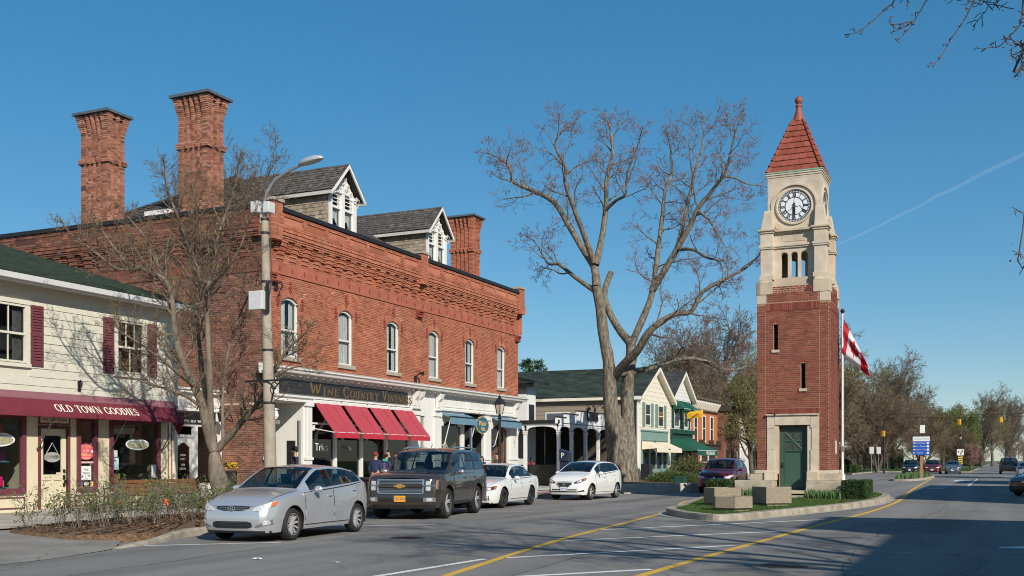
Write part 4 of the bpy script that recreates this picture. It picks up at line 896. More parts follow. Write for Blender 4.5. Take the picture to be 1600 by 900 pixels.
for a,b in((13.45,16.1),(16.3,18.9),(19.1,21.6)):
 m.fbox(BF,a,b,4.12,4.17,0,.03);m.fbox(BF,a,b,4.5,4.55,0,.03);m.fbox(BF,a,a+.05,4.17,4.5,0,.03);m.fbox(BF,b-.05,b,4.17,4.5,0,.03)
bo("fascia_moulding",m,WHITE,blk)
SIGNB=mat("charcoal_sign",(.028,.030,.034),.5,.08,4)
m=MB();m.fbox(BF,.82,10.15,4.06,4.58,.02,.07);sb=bo("sign_board",m,SIGNB,blk)
GILT=mat("gilt_letters",(.22,.145,.075),.45,.2,12,metal=.4)
x=2.65
for w_,wdt in(("Wine",2.1),("Country",2.75),("Vintners",2.6)):
 tm,tw=serif_mb(w_,.46,.02,small=.72,gap=.14,xs=.92);k=wdt/tw;tm.v=[(a*k,b,c)for a,b,c in tm.v];bo("lettering",on_face(tm,BF,x+wdt/2,4.31,.07),GILT,sb);x+=wdt+.22
 # corner entrance: olive door in a recess with boarded side wall
m=MB();m.quad(BF(.3,.15,-1.6),BF(2.45,.15,-1.6),BF(2.45,3.8,-1.6),BF(.3,3.8,-1.6));m.quad(BF(.3,3.75,0),BF(2.45,3.75,0),BF(2.45,3.75,-1.6),BF(.3,3.75,-1.6));m.quad(BF(.32,.15,0),BF(.32,.15,-1.6),BF(.32,3.8,-1.6),BF(.32,3.8,0));bo("entry_recess",m,WHITE,blk)
for k in range(13):
 m=MB();x0=-25.8+k*.121;m.box(x0+.004,x0+.117,BY0+2.40,BY0+2.44,.15,3.75);bo("wall_board",m,WHITE,blk)
OLIVE=mat("olive_paint",(.17,.15,.085),.5,.08,4)
m=MB();m.fbox(BF,.5,2.35,.15,3.0,-1.6,-1.52);od=bo("door_surround",m,OLIVE,blk)
m=MB();m.fbox(BF,.75,1.6,.2,2.7,-1.52,-1.46);bo("door",m,CREAM,od)
m=MB();m.fbox(BF,.98,1.38,.6,2.3,-1.46,-1.45);m.lathe([(.2,-.004),(.2,.004)],BF(1.18,2.3,-1.455),16,axis='x');bo("door_pane",m,BLACK,od)
m=MB();m.fbox(BF,.35,1.9,3.02,3.1,-1.6,-.75);m.fbox(BF,.35,1.9,2.92,3.02,-.85,-.75);bo("door_canopy",m,mat("grey_canopy",(.2,.2,.19),.6),blk)
m=MB();m.box(-25.0,-24.6,BY0+2.385,BY0+2.397,.7,2.3);bo("side_light",m,BLACK,blk)
t=thing("porch_lamp","white glass globe lamp on the wall of the corner entrance","lamp",(-24.1,31.7,3.1));m=MB();m.lathe([(.05,.35),(.14,.3),(.05,.26),(.1,.22),(.13,.05),(.07,-.05),(.02,-.06)],(-24.05,31.62,3.1),12);ob("lamp_glass",m,PAPER,t,True,smooth=True);m=MB();m.tube([(-24.15,31.35,3.3),(-24.05,31.5,3.5),(-24.05,31.62,3.42)],.02,6);ob("bracket",m,BLACK,t,True)
# display windows: posts, glass, room
for u in(4.52,6.45,8.42):m=MB();m.fbox(BF,u-.075,u+.075,.5,3.76,-.12,.03);bo("window_post",m,WHITE,blk)
m=MB();m.fbox(BF,2.86,10.36,.5,.62,-.12,.06);m.fbox(BF,2.86,10.36,.15,.5,0,.03);m.fbox(BF,2.86,10.36,2.95,3.02,-.1,-.03);bo("window_rail",m,WHITE,blk)
for a,b in((2.86,4.45),(4.6,6.37),(6.53,8.34),(8.5,10.36)):
 m=MB();m.quad(BF(a,.55,-.07),BF(b,.55,-.07),BF(b,3.76,-.07),BF(a,3.76,-.07));bo("shop_pane",m,GLASSD,blk)
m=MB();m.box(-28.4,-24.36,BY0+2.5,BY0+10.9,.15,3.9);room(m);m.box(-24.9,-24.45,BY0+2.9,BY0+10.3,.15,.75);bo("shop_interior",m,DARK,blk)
tx=text_mb("Trius",.42,.002);bo("window_lettering",on_face(tx,BF,3.65,2.05,-.06),PAPER,blk);bo("window_lettering",on_face(text_mb("Wines",.3,.002),BF,5.5,2.05,-.06),mat("faint_print",(.25,.25,.26),.6),blk)
# small window of the white bay, panels
m=MB();m.quad(BF(11.42,2,-.08),BF(11.85,2,-.08),BF(11.85,3.6,-.08),BF(11.42,3.6,-.08));bo("bay_pane",m,mat("grey_glass_panel",(.25,.25,.24),.15,.1,3),blk)
m=MB();m.fbox(BF,11.32,12.6,1.84,1.95,0,.05);m.fbox(BF,11.4,12.55,.35,.4,0,.02);m.fbox(BF,11.4,12.55,1.7,1.75,0,.02);bo("bay_moulding",m,WHITE,blk)
# gift shop
for(a,b,c,d)in((13.3,15.62,.75,3.75),(18.78,21.1,.6,3.75)):
 m=MB();f=.1;m.fbox(BF,a,a+f,c,d,-.1,.03);m.fbox(BF,b-f,b,c,d,-.1,.03);m.fbox(BF,a,b,c,c+f,-.1,.032)
 k=8
 for i in range(k):x0=a+f+(b-a-2*f)*i/k;x1=a+f+(b-a-2*f)*(i+1)/k;m.fbox(BF,x0,x1,3.15+.32*math.sin(math.pi*(i+.5)/k),d,-.09,.01)
 w=bo("display_window",m,WHITE,blk);m=MB();m.quad(BF(a,c,-.06),BF(b,c,-.06),BF(b,d,-.06),BF(a,d,-.06));bo("pane",m,GLASS,w)
m=MB();m.box(-27.5,-24.36,BY0+13.3,BY0+15.8,.15,3.9);room(m);bo("gift_shop_interior",m,mat("grey_green_room",(.13,.13,.10),.8,.2,2),blk)
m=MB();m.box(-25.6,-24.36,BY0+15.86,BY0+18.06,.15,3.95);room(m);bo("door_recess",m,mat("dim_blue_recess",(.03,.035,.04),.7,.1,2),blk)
m=MB();m.box(-26.5,-24.36,BY0+18.76,BY0+21.15,.15,3.9);room(m);bo("brick_lined_interior",m,mat("brown_room",(.30,.13,.06),.8,.2,4),blk)
m=MB();m.fbox(BF,16.2,17.2,.2,2.6,-1.4,-1.32);gd=bo("door",m,mat("blue_grey_paint",(.16,.24,.27),.5,.08,4),blk);m=MB();m.fbox(BF,16.35,17.05,.9,2.4,-1.32,-1.31);bo("door_pane",m,BLACK,gd)
for(u,z,r,col,lab)in((14.6,2.05,.26,(.5,.48,.4),"grey stone ringed cross ornament in the gift shop window"),(19.4,1.75,.17,(.15,.5,.5),"turquoise paper ornament in the brown lined shop window"),(19.35,1.2,.17,(.6,.2,.35),"pink paper ornament in the brown lined shop window")):
 m=MB()
 if u<15:m.tube([BF(u+r*math.cos(a),z+r*math.sin(a),-.4)for a in np.linspace(0,2*math.pi,17)],.035,6);m.fbox(BF,u-.05,u+.05,z-.8,z+.4,-.45,-.37);m.fbox(BF,u-.38,u+.38,z-.05,z+.05,-.449,-.371);m.fbox(BF,u-.3,u+.3,.8,z-.8,-.6,-.3)
 else:m.ball(BF(u,z,-.4),r,12);m.tube([BF(u,z+r,-.4),BF(u,3.3,-.4)],.006,4)
 ob("window_ornament",m,mat("ornament_%d"%int(u*10),col,.7,.2,8),label=lab,cat="ornament")
ft=thing("flower_vase","tall vase of yellow flowers in the gift shop window","vase",(-24.6,44.8,.75));m=MB();m.lathe([(.08,0),(.12,.15),(.07,.45),(.09,.5)],(-24.6,44.85,.95),10);ob("vase",m,WHITE,ft,True);m=MB();rr=random.Random(3)
for k in range(14):p=Vector((-24.6,44.85,1.45))+Vector((rr.uniform(-.2,.2),rr.uniform(-.22,.22),rr.uniform(.2,.75)));m.tube([(-24.6,44.85,1.4),p],.008,4);m.ball(p,.045,6)
ob("flower",m,mat("yellow_green_bloom",(.45,.42,.05),.7,.3,10),ft,True)
def red_awning(u0,u1,label):
 t=thing("window_awning",label,"awning",BF(u0,3.85,.05),group="red retractable awnings over the wine shop")
 RED=mat("red_canvas",(.40,.055,.075),.7,.06,2.5,.12,140,streak=True);REDV=mat("red_valance_canvas",(.46,.028,.05),.7,.05,3,.1,140)
 m=MB();R=[[BF(u0+(u1-u0)*i/8,3.85-1.23*s-.045*math.sin(math.pi*s)*(.6+.4*abs(math.sin(i*math.pi/8*2))),.06+.96*s+.010*math.sin(i*2.1))for s in np.linspace(0,1,6)]for i in range(9)];m.grid(R);m.grid([[(p[0]-.012,p[1],p[2]-.012)for p in r]for r in R],flip=True);ob("canopy",m,RED,t,True,smooth=True)
 m=MB();R=[[BF(u0+(u1-u0)*i/10,z,1.02+.008*math.sin(i*1.9+z))for z in(2.62,2.52,2.41)]for i in range(11)];m.grid(R);m.grid([[(p[0]-.01,p[1],p[2])for p in r]for r in R],flip=True);ob("valance",m,REDV,t,True)
 for q in(.33,.67):m=MB();m.tube([BF(u0+(u1-u0)*q,3.855-1.23*s-.045*math.sin(math.pi*s)*.95,.066+.96*s)for s in np.linspace(0.02,1,6)],.006,4);ob('seam',m,REDV,t,True)
 m=MB();m.tube([BF(u0-.02,3.86,.06),BF(u1+.02,3.86,.06)],.045,8);ob("roller",m,WHITE,t,True)
 m=MB();m.tube([BF(u0-.04,2.62,1.0),BF(u1+.04,2.62,1.0)],.022,6);ob("front_bar",m,WHITE,t,True)
 for u in(u0-.03,u1+.03):m=MB();m.tube([BF(u,2.78,.06),BF(u,2.62,1.0)],.018,6);m.fbox(BF,u-.05,u+.05,2.7,2.9,.03,.1);ob("arm",m,WHITE,t,True)
for a,b,l in((2.96,4.72,"red sloping awning nearest the corner entrance"),(4.96,6.66,"red sloping awning, second from the corner entrance"),(6.9,8.55,"red sloping awning, third from the corner entrance"),(8.8,10.5,"red sloping awning nearest the white bay")):red_awning(a,b,l)
BLUEC=mat("blue_grey_canvas",(.13,.24,.33),.75,.1,4,.1,120)
for a,b,l in((13.35,16.15,"blue grey box awning left of the oval sign"),(18.9,21.6,"blue grey box awning right of the oval sign")):
 t=thing("shop_awning",l,"awning",BF(a,3.8,0),group="blue awnings on the gift shop")
 m=MB();m.extrude([BF(a,w,n)for n,w in((.02,3.82),(.55,3.62),(.58,3.62),(.58,3.28),(.56,3.28),(.55,3.57),(.02,3.76))][::-1],(0,b-a,0));ob("canopy",m,BLUEC,t,True)
 m=MB();m.fbox(BF,a-.05,b+.05,3.62,3.66,.5,.62);ob("front_bar",m,BLACK,t,True)
 for u in(a+.05,b-.05):m=MB();m.tube([BF(u,2.25,.08),BF(u,2.35,.2),BF(u,3.6,.55)],.022,6);ob("arm",m,WHITE,t,True)
t=thing("oval_shop_sign","blue oval hanging sign with gold lettering over the gift shop door","sign",BF(16.95,3.35,.45))
SB=mat("deep_blue_sign",(.03,.11,.19),.4,.05);F2=lambda u,w,n=0:BF(16.95+u,3.33+w,.45+n)
m=MB();m.extrude([F2(.72*math.cos(a),.44*math.sin(a),-.03)for a in np.linspace(0,2*math.pi,33)[:-1]],(.06,0,0));ob("rim",m,GOLD,t,True)
m=MB();m.extrude([F2(.67*math.cos(a),.40*math.sin(a),-.031)for a in np.linspace(0,2*math.pi,33)[:-1]],(.066,0,0));ob("sign_face",m,SB,t,True)
YG=mat("sign_gold",(.75,.50,.08),.45,.05)
ob("lettering",on_face(text_mb("Plaisir",.36,.004),F2,0,.08,.038),YG,t,True);ob("lettering",on_face(text_mb("Gifts",.26,.004),F2,.05,-.2,.038),YG,t,True)
m=MB();[m.tube([F2(u,.36,0),F2(u,.62,0)],.012,5)for u in(-.3,.3)];ob("hanger",m,BLACK,t,True)
m=MB();m.tube([BF(10.9,5.25,.02),BF(10.9,5.4,.1),BF(10.9,5.55,.35)],.035,6);m.fbox(BF,10.8,11.0,5.1,5.4,0,.06);m.lathe([(.05,0),(.09,.16)],BF(10.9,5.5,.3),8,axis='x');ob("wall_spotlight",m,BLACK,label="black spotlight on the brick wall above the white bay",cat="spotlight")
m=MB();m.tube([BF(.6,8.0,.02),BF(.6,8.1,.25),BF(.6,7.95,.35),BF(.6,7.8,.25)],.03,6);m.fbox(BF,.5,.7,7.8,8.2,0,.06);ob("wall_bracket",m,BLACK,label="black curled iron bracket high on the brick corner",cat="bracket")
# ================================================================== WHITE PUB WITH VERANDA
pub=thing("veranda_pub","low white pub with arched veranda, stepped parapet and black hanging letters","building",(-22,58,.15))
PF=Fx(-22.0,0);PS=Fy(0,54.1)
PW=mat("pub_white",(.74,.74,.73),.5,.05,3)
cols=[54.18,56.1,58.35,60.55,62.9]
def arch_strip(F,a,b,spring,crown,top,m,n0=-.1,n1=.02):
 k=10
 for i in range(k):
  t0,t1=i/k,(i+1)/k;z0=spring+(crown-spring)*math.sin(math.pi*t0)**.4;z1=spring+(crown-spring)*math.sin(math.pi*t1)**.4;u0,u1=a+(b-a)*t0,a+(b-a)*t1
  m.hexa([F(u0,z0,n1),F(u1,z1,n1),F(u1,z1,n0),F(u0,z0,n0),F(u0,top,n1),F(u1,top,n1),F(u1,top,n0),F(u0,top,n0)])
def column(F,u,m):m.fbox(F,u-.085,u+.085,.15,3.1,-.10,.07);m.fbox(F,u-.11,u+.11,.15,.4,-.12,.10);m.fbox(F,u-.11,u+.11,3.0,3.06,-.12,.10);m.fbox(F,u-.12,u+.12,3.1,3.18,-.12,.11)
for y in cols:m=MB();column(PF,y,m);bo("column",m,PW,pub)
for x in(-24.0,):m=MB();column(PS,x,m);bo("column",m,PW,pub)
m=MB()
for a,b in zip(cols[:-1],cols[1:]):arch_strip(PF,a+.09,b-.09,3.2,3.44,3.5,m)
arch_strip(PS,-23.91,-22.11,3.2,3.44,3.5,m);arch_strip(PS,-26,-24.09,3.2,3.44,3.5,m);m.fbox(PF,cols[0]-.12,63.1,3.5,3.58,-.1,.04);m.fbox(PS,-26,-22.0,3.5,3.58,-.1,.04);bo("arcade",m,PW,pub)
m=MB();F=PF
for a,b,z in((53.95,55.2,3.92),(55.2,57.1,4.15),(57.1,63.2,4.38)):m.fbox(F,a,b,3.58,z,-.14,.02)
m2=MB()
for a,b,z in((53.95,55.2,3.92),(55.2,57.1,4.15),(57.1,63.2,4.38)):m2 .fbox(F,a-.03,b+.02,z,z+.05,-.18,.06)
m2 .fbox(PF,54.6,63.1,3.60,3.63,.02,.06);bo("stepped_parapet",m,PW,pub);bo("parapet_cap",m2,BLACK,pub)
m=MB();m.box(-26.5,-22.1,54.1,63,3.60,3.66);m.box(-26.6,-21.9,53.98,54.06,3.58,3.78);bo("veranda_roof",m,BLACK,pub)
m=MB();m.fbox(PS,-26,-22.15,.15,1.3,-.35,-.3);m.fbox(PF,54.4,63,.15,.9,-.35,-.3)
for y in(55.1,57.2,59.4,61.7):m.fbox(PF,y-.04,y+.04,.9,3.4,-.35,-.3)
for x in(-22.95,):m.fbox(PS,x-.03,x+.03,1.3,3.4,-.35,-.3)
bo("screen",m,BLACK,pub)
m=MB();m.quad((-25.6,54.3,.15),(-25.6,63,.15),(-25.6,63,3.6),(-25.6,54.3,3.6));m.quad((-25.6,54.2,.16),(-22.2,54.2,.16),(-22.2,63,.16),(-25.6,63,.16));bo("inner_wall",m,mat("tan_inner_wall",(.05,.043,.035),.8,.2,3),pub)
for y0,y1 in((54.9,55.9),(57.2,58.2),(59.6,60.6)):m=MB();m.box(-25.59,-25.55,y0,y1,.2,2.6);bo("doorway",m,BLACK,pub)
m=MB();m.quad((-22,63,.15),(-26,63,.15),(-26,63,4.3),(-22,63,4.3));bo("north_wall",m,mat("dark_taupe_wall",(.10,.08,.06),.8,.15,3),pub)
tm=text_mb("Corks",1.18,.05);tm.v=[(x*.62,y,z)for x,y,z in tm.v]
lo=on_face(tm,PF,59.2,4.22,.12);bo("sign_letters",lo,BLACK,pub)
for y in(58.6,60.2,61.8):m=MB();m.tube([(-22.1,y,4.35),(-22.0,y,4.75),(-21.75,y,4.85),(-21.6,y,4.75)],.02,5);m.lathe([(.03,.08),(.12,-.04)],(-21.58,y,4.7),8);bo("sign_lamp",m,BLACK,pub)
wing=thing("white_wing","tall narrow white wing with black eaves beside the end of the brick block","building",(-26,56,.15))
m=MB();m.box(-32,-24.75,56.0,57.3,.1,5.9);bo("wall",m,PW,wing);m=MB();m.hexa([(-32,55.5,7.6),(-24.0,55.5,5.95),(-24.0,57.8,5.95),(-32,57.8,7.6),(-32,55.5,7.75),(-24.0,55.5,6.12),(-24.0,57.8,6.12),(-32,57.8,7.75)]);m.box(-26,-24.2,55.6,55.75,5.75,6.0);bo("roof",m,BLACK,wing)
m=MB();m.box(-24.75,-24.70,56.3,57.0,3.4,4.8);bo("shutter",m,BLACK,wing)
# ================================================================== FARTHER SHOPS
HF=Fx(-24.0,0)
PALE=mat("pale_cream_paint",(.72,.66,.54),.6,.06,3);TAUPE=mat("taupe_siding",(.27,.215,.16),.7,.08,3);TEALP=mat("sage_teal_paint",(.17,.27,.235),.55,.08,4);GREENP=mat("dark_green_paint",(.012,.06,.035),.6,.1,4);GRCAN=mat("green_canvas",(.008,.085,.05),.7,.12,5,.15,90)
def gable(name,label,y0,y1,ze,zp,front,side,roof,ov=.35,depth=26,x0=-24.0):
 t=thing(name,label,"building",(x0,(y0+y1)/2,.15));yc=(y0+y1)/2;F=Fx(x0,0)
 m=MB();m.poly([F(y0,.1),F(y1,.1),F(y1,ze),F(yc,zp),F(y0,ze)]);bo("front_wall",m,front,t)
 m=MB();m.quad((x0,y0,.1),(x0-depth,y0,.1),(x0-depth,y0,ze),(x0,y0,ze));m.quad((x0,y1,.1),(x0-depth,y1,.1),(x0-depth,y1,ze),(x0,y1,ze));bo("side_wall",m,side,t)
 s=(zp-ze)/(yc-y0);m=MB();P=[(y0-ov,ze-ov*s),(yc,zp),(y1+ov,ze-ov*s),(y1+ov,ze-ov*s+.18),(yc,zp+.2),(y0-ov,ze-ov*s+.18)]
 m.extrude([(x0+.45,y,z)for y,z in P],(-depth-.5,0,0));r=bo("roof",m,roof,t)
 mb=MB();rr=random.Random(int(y0));n=24
 for j in range(n):
  t0,t1=j/n,min(1,(j+1.2)/n);ya,za=y0-ov+(yc-y0+ov)*t0,ze-ov*s+.185+(zp+.2-ze+ov*s-.18)*t0;yb,zb=y0-ov+(yc-y0+ov)*t1,ze-ov*s+.185+(zp+.2-ze+ov*s-.18)*t1;x=x0+.45
  while x>x0-depth:w_=rr.uniform(.3,.9);e=rr.uniform(.015,.04);mb.quad((x,ya,za+e),(x-w_+.01,ya,za+e),(x-w_+.01,yb,zb+.006),(x,yb,zb+.006));x-=w_
 bo("roof_shingle",mb,roof,r,kind='stuff')
 m=MB()
 for sg in(-1,1):
  ye=yc+sg*(yc-y0+ov);q=[(ye,ze-ov*s-.12),(yc,zp-.12),(yc,zp+.17),(ye,ze-ov*s+.17)];m.extrude([(x0+.42,y,z)for y,z in(q if sg>0 else q[::-1])],(.06,0,0))
  q=[(ye,ze-ov*s-.02),(yc,zp-.02),(yc,zp+.02),(ye,ze-ov*s+.02)];m.extrude([(x0,y,z)for y,z in(q if sg>0 else q[::-1])],(.45,0,0))
 m.box(x0-depth,x0+.42,y0-ov-.05,y0-ov+.02,ze-ov*s-.05,ze-ov*s+.16);bo("bargeboard",m,PALE,t);return t
GR2=mat("green_roof_far",(0,0,0),.9,.3,.8,.4,30,island=[(.020,.032,.024),(.030,.045,.034),(.038,.054,.043),(.024,.037,.029)]);GREYR=mat("grey_roof_far",(0,0,0),.9,.25,3,.4,30,island=[(.04,.04,.043),(.06,.06,.063),(.05,.048,.05)])
h1=gable("green_roof_house","cream gabled shop with long green roof, taupe side and sage shopfront",74.4,82.9,6.25,8.55,PALE,TAUPE,GR2,depth=30)
sb_me={}
def boards(F,u0,u1,w0,w1,m_,parent,step=.2,name="siding_board",n=.025,clipf=None):
 w=w0
 while w<w1-.05:
  a,b=(u0,u1)if not clipf else clipf(w+step/2)
  if b-a>.2:m=MB();m.hexa([F(a,w,n),F(b,w,n),F(b,w,.001),F(a,w,.001),F(a,w+step,.006),F(b,w+step,.006),F(b,w+step,.001),F(a,w+step,.001)]);bo(name,m,m_,parent)
  w+=step
H1S=Fy(0,74.4);boards(H1S,-52,-24.1,.2,6.2,TAUPE,h1,.3)
boards(HF,74.5,82.8,4.0,8.4,PALE,h1,.35,clipf=lambda w:(74.5,82.8)if w<6.2 else(78.65-(8.5-w)/2.3*4.2,78.65+(8.5-w)/2.3*4.2))
m=MB();m.tube([(-23.9,74.15,.9),(-23.9,74.15,6.1)],.07,6);m.box(-24.3,-23.6,73.9,74.3,6.0,6.25);bo("downspout",m,WHITE,h1)
m=MB();m.fbox(H1S,-36.6,-35.2,3.9,5.5,-.02,.06);m.fbox(H1S,-31.3,-29.3,4.3,5.2,-.02,.06);sw=bo("window_frame",m,WHITE,h1);m=MB();m.fbox(H1S,-36.5,-35.3,4.0,5.4,.06,.065);m.fbox(H1S,-31.2,-29.4,4.38,5.12,.06,.065);bo("pane",m,mat("sky_grey_glass",(.10,.12,.14),.08,.05,spec=.8),sw)
FARG=mat("dark_far_glass",(.03,.035,.04),.06,.1,2,spec=.9)
def fwin(F,a,b,c,d,parent,fm=WHITE,f=.1,glass=FARG,mull=True,name="window"):
 m=MB();m.fbox(F,a,a+f,c,d,0,.06);m.fbox(F,b-f,b,c,d,0,.06);m.fbox(F,a+f,b-f,d-f,d,0,.06);m.fbox(F,a+f,b-f,c,c+f,0,.07)
 if mull:m.fbox(F,a+f,b-f,(c+d)/2-.03,(c+d)/2+.03,.0,.05)
 w=bo(name,m,fm,parent);m=MB();m.fbox(F,a+f,b-f,c+f,d-f,0.0,.03);bo("pane",m,glass,w);return w
def fshut(F,a,b,c,d,parent,fm):
 m=MB();m.fbox(F,a,b,c,d,.03,.06)
 for k in range(10):z=c+(d-c)*(k+.5)/10;m.fbox(F,a+.05,b-.05,z-.03,z+.03,.06,.08)
 bo("shutter",m,fm,parent)
def canvas(name,label,F,u0,u1,zt,zb,out,val,m_,group,scal=False):
 t=thing(name,label,"awning",F(u0,zt,0),group=group);m=MB();m.grid([[F(u0+(u1-u0)*i/6,zt+(zb-zt)*s,.05+out*s)for s in(0,.5,1)]for i in range(7)]);m.grid([[F(u0+(u1-u0)*i/6,z,.05+out)for z in(zb,zb-val)]for i in range(7)])
 for u in(u0,u1):m.poly([F(u,zt,.05),F(u,zb,.05+out),F(u,zb-val*.3,.05)])
 ob("canopy",m,m_,t,True);m=MB();m.tube([F(u0,zb+.02,.03+out),F(u1,zb+.02,.03+out)],.025,5);ob("front_bar",m,WHITE,t,True);return t
for a,b in((76.2,77.55),(79.45,81.0)):fwin(HF,a,b,4.15,5.85,h1,PALE);fshut(HF,a-.7,a-.05,4.1,5.9,h1,TEALP);fshut(HF,b+.05,b+.7,4.1,5.9,h1,TEALP)
m=MB();m.fbox(HF,75.2,81.9,3.05,3.75,0,.12);m.fbox(HF,75.1,82.0,3.75,3.85,0,.2);bo("sign_band",m,TEALP,h1)
m=MB();m.fbox(HF,75.2,82.0,.15,.9,0,.1)
for y in(75.2,77.0,78.7,80.4,81.7):m.fbox(HF,y,y+.3,.9,3.05,0,.09)
bo("shopfront_frame",m,TEALP,h1);m=MB();m.fbox(HF,75.3,81.9,.9,3.0,0,.03);bo("shop_pane",m,FARG,h1)
CRC=mat("cream_canvas",(.72,.63,.47),.75,.06,4)
canvas("shop_awning","cream canvas awning nearer the downspout",HF,75.2,78.2,2.98,2.45,1.2,.3,CRC,"cream awnings of the sage shopfront");canvas("shop_awning","cream canvas awning next to the big green awning",HF,78.7,82.0,2.98,2.45,1.2,.3,CRC,"cream awnings of the sage shopfront")
t=thing("street_planter","black square planter at the foot of the white downspout","planter",(-23.2,74.3,.15));m=MB();m.prism([(-23.6,73.9),(-22.9,73.9),(-22.9,74.6),(-23.6,74.6)],.15,1.3);ob("pot",m,BLACK,t,True,bevel=.03)
h2=gable("white_gabled_house","white gabled shop with green awnings over window and door",83.0,89.3,6.7,8.75,mat("white_siding",(.76,.75,.70),.6,.05,3),TAUPE,GREYR,depth=18)
boards(HF,83.1,89.2,4.2,8.6,WHITE,h2,.3,clipf=lambda w:(83.1,89.2)if w<6.7 else(86.15-(8.7-w)/2.05*3.1,86.15+(8.7-w)/2.05*3.1))
for a,b in((84.0,85.6),(86.9,88.3)):fwin(HF,a,b,4.3,6.1,h2);fshut(HF,a-.75,a-.05,4.2,6.5,h2,GREENP);fshut(HF,b+.05,b+.6,4.2,6.5,h2,GREENP);canvas("window_awning","small green awning over the upstairs window "+("nearer the cream gable" if a<86 else "nearer the orange brick shop"),HF,a-.2,b+.2,6.5,5.75,.9,.15,GRCAN,"small green window awnings")
m=MB();m.fbox(HF,83.0,89.4,3.75,4.1,0,.35);m.fbox(HF,83.0,89.3,3.3,3.75,0,.15);bo("shop_cornice",m,GREENP,h2)
m=MB();m.fbox(HF,83.1,89.2,.15,.8,0,.1)
for y in(83.1,85.0,86.6,88.9):m.fbox(HF,y,y+.25,.8,3.3,0,.1)
bo("shopfront_frame",m,GREENP,h2);m=MB();m.fbox(HF,83.2,89.1,.8,3.2,0,.03);bo("shop_pane",m,FARG,h2)
big=canvas("shop_awning","large dark green shop awning with white letters on its valance",HF,83.0,89.6,3.4,2.35,2.2,.4,GRCAN,None);ob("lettering",on_face(text_mb("VICTORIA GIFTS",.4,.004),HF,87.2,2.14,2.26),PAPER,big,True)
t=thing("flag_banner","yellow shop banner with red lettering on a slanting pole above the green awning","banner",(-23.9,86,5));m=MB();m.tube([(-23.9,85.5,4.4),(-22.3,85.3,5.4)],.03,6);ob("pole",m,GREENP,t,True)
m=MB();m.grid([[(-23.3+.2*i,85.45-.02*i,5.5+.03*i-j*.14+.03*math.sin(i))for j in range(5)]for i in range(8)]);ob("cloth",m,mat("banner_yellow",(.8,.5,.03),.7,.05),t,True);m=MB()
bn=text_mb("ICE CREAM",.24,.004);ob("lettering",on_face(bn,Fy(0,85.22),-22.6,5.3,.02),mat("banner_red",(.6,.05,.03),.7),t,True)
# orange brick shop
OBR=mat("orange_brick",(.44,.145,.06),.85,.14,6,.3,60,stretch=(1,1,8))
def brickshop(name,label,y0,y1,zt,m_,x0=-24.0,depth=14):
 t=thing(name,label,"building",(x0,(y0+y1)/2,.15));m=MB();m.box(x0-depth,x0,y0,y1,.1,zt);bo("wall",m,m_,t);return t
b1=brickshop("orange_brick_shop","two storey orange brick shop with white dentil cornice and dark shopfront",89.4,98.8,6.3,OBR)
F=HF;m=MB();m.fbox(F,89.4,98.8,6.9,7.1,-.3,.5);m.fbox(F,89.4,98.8,5.95,6.05,0,.2);bo("cornice",m,mat("brown_cornice",(.10,.08,.06),.7),b1)
m=MB();m.fbox(F,89.4,98.8,6.05,6.9,-.3,.02);bo("frieze",m,mat("brown_cornice",(.10,.08,.06),.7),b1)
cm=MB();cm.extrude([(0,0,0),(.35,0,.55),(.35,0,.8),(0,0,.8)],(0,.28,0));cme=cm.mesh("cornice_bracket",PALE)
for k in range(16):o=link("cornice_bracket",cme,b1,True);o.location=(-23.97,89.55+k*.58,6.07)
for a in(90.2,93.1,95.9):fwin(F,a,a+1.2,3.2,5.6,b1,PALE)
m=MB();m.fbox(F,89.4,98.8,2.5,2.95,0,.35);m.fbox(F,89.4,98.8,2.95,3.05,0,.5)
for y in(89.4,92.0,95.4,98.2):m.fbox(F,y,y+.5,2.5,3.4,.0,.4)
bo("shop_cornice",m,mat("dark_brown_paint",(.05,.035,.028),.6,.1),b1)
m=MB();m.fbox(F,90.2,91.7,.15,2.5,0,.03);m.fbox(F,95.7,97.9,.15,2.5,0,.03);bo("shop_pane",m,FARG,b1);fwin(F,92.5,95.2,.3,2.5,b1,PALE,.18)
b2=brickshop("weathered_brick_shop","dull red brick shop half hidden behind the street tree",101.2,108.2,6.3,mat("dull_brick",(.20,.085,.055),.85,.3,5,.3,40,stretch=(1,1,6)));m=MB();m.fbox(F,101.0,108.4,6.3,6.9,-.3,.4);bo("cornice",m,mat("dark_brown_paint",(.05,.035,.028),.6,.1),b2)
for a in(102.2,104.4,106.5):fwin(F,a,a+.9,3.6,5.4,b2,mat("dark_brown_paint",(.05,.035,.028),.6));fwin(F,a,a+1.1,.6,2.6,b2,mat("dark_brown_paint",(.05,.035,.028),.6))
m=MB();m.box(-38,-25.5,98.8,101.2,.1,6.0);ob("dark_brick_link",m,mat("dark_brick_link",(.06,.045,.04),.9,.3,6),label="dark brick link between the orange and the dull brick shops",cat="building")
b3=brickshop("white_corner_building","white painted building with tall posts near the far street corner",108.6,111.6,5.9,WHITE)
for y in(108.7,110.0,111.2):m=MB();m.fbox(F,y,y+.3,.15,4.6,0.0,.5);bo("post",m,WHITE,b3)
m=MB();m.fbox(F,109.1,109.9,.3,3.0,0,.04);m.fbox(F,110.4,111.1,.3,3.0,0,.04);bo("shop_pane",m,FARG,b3)
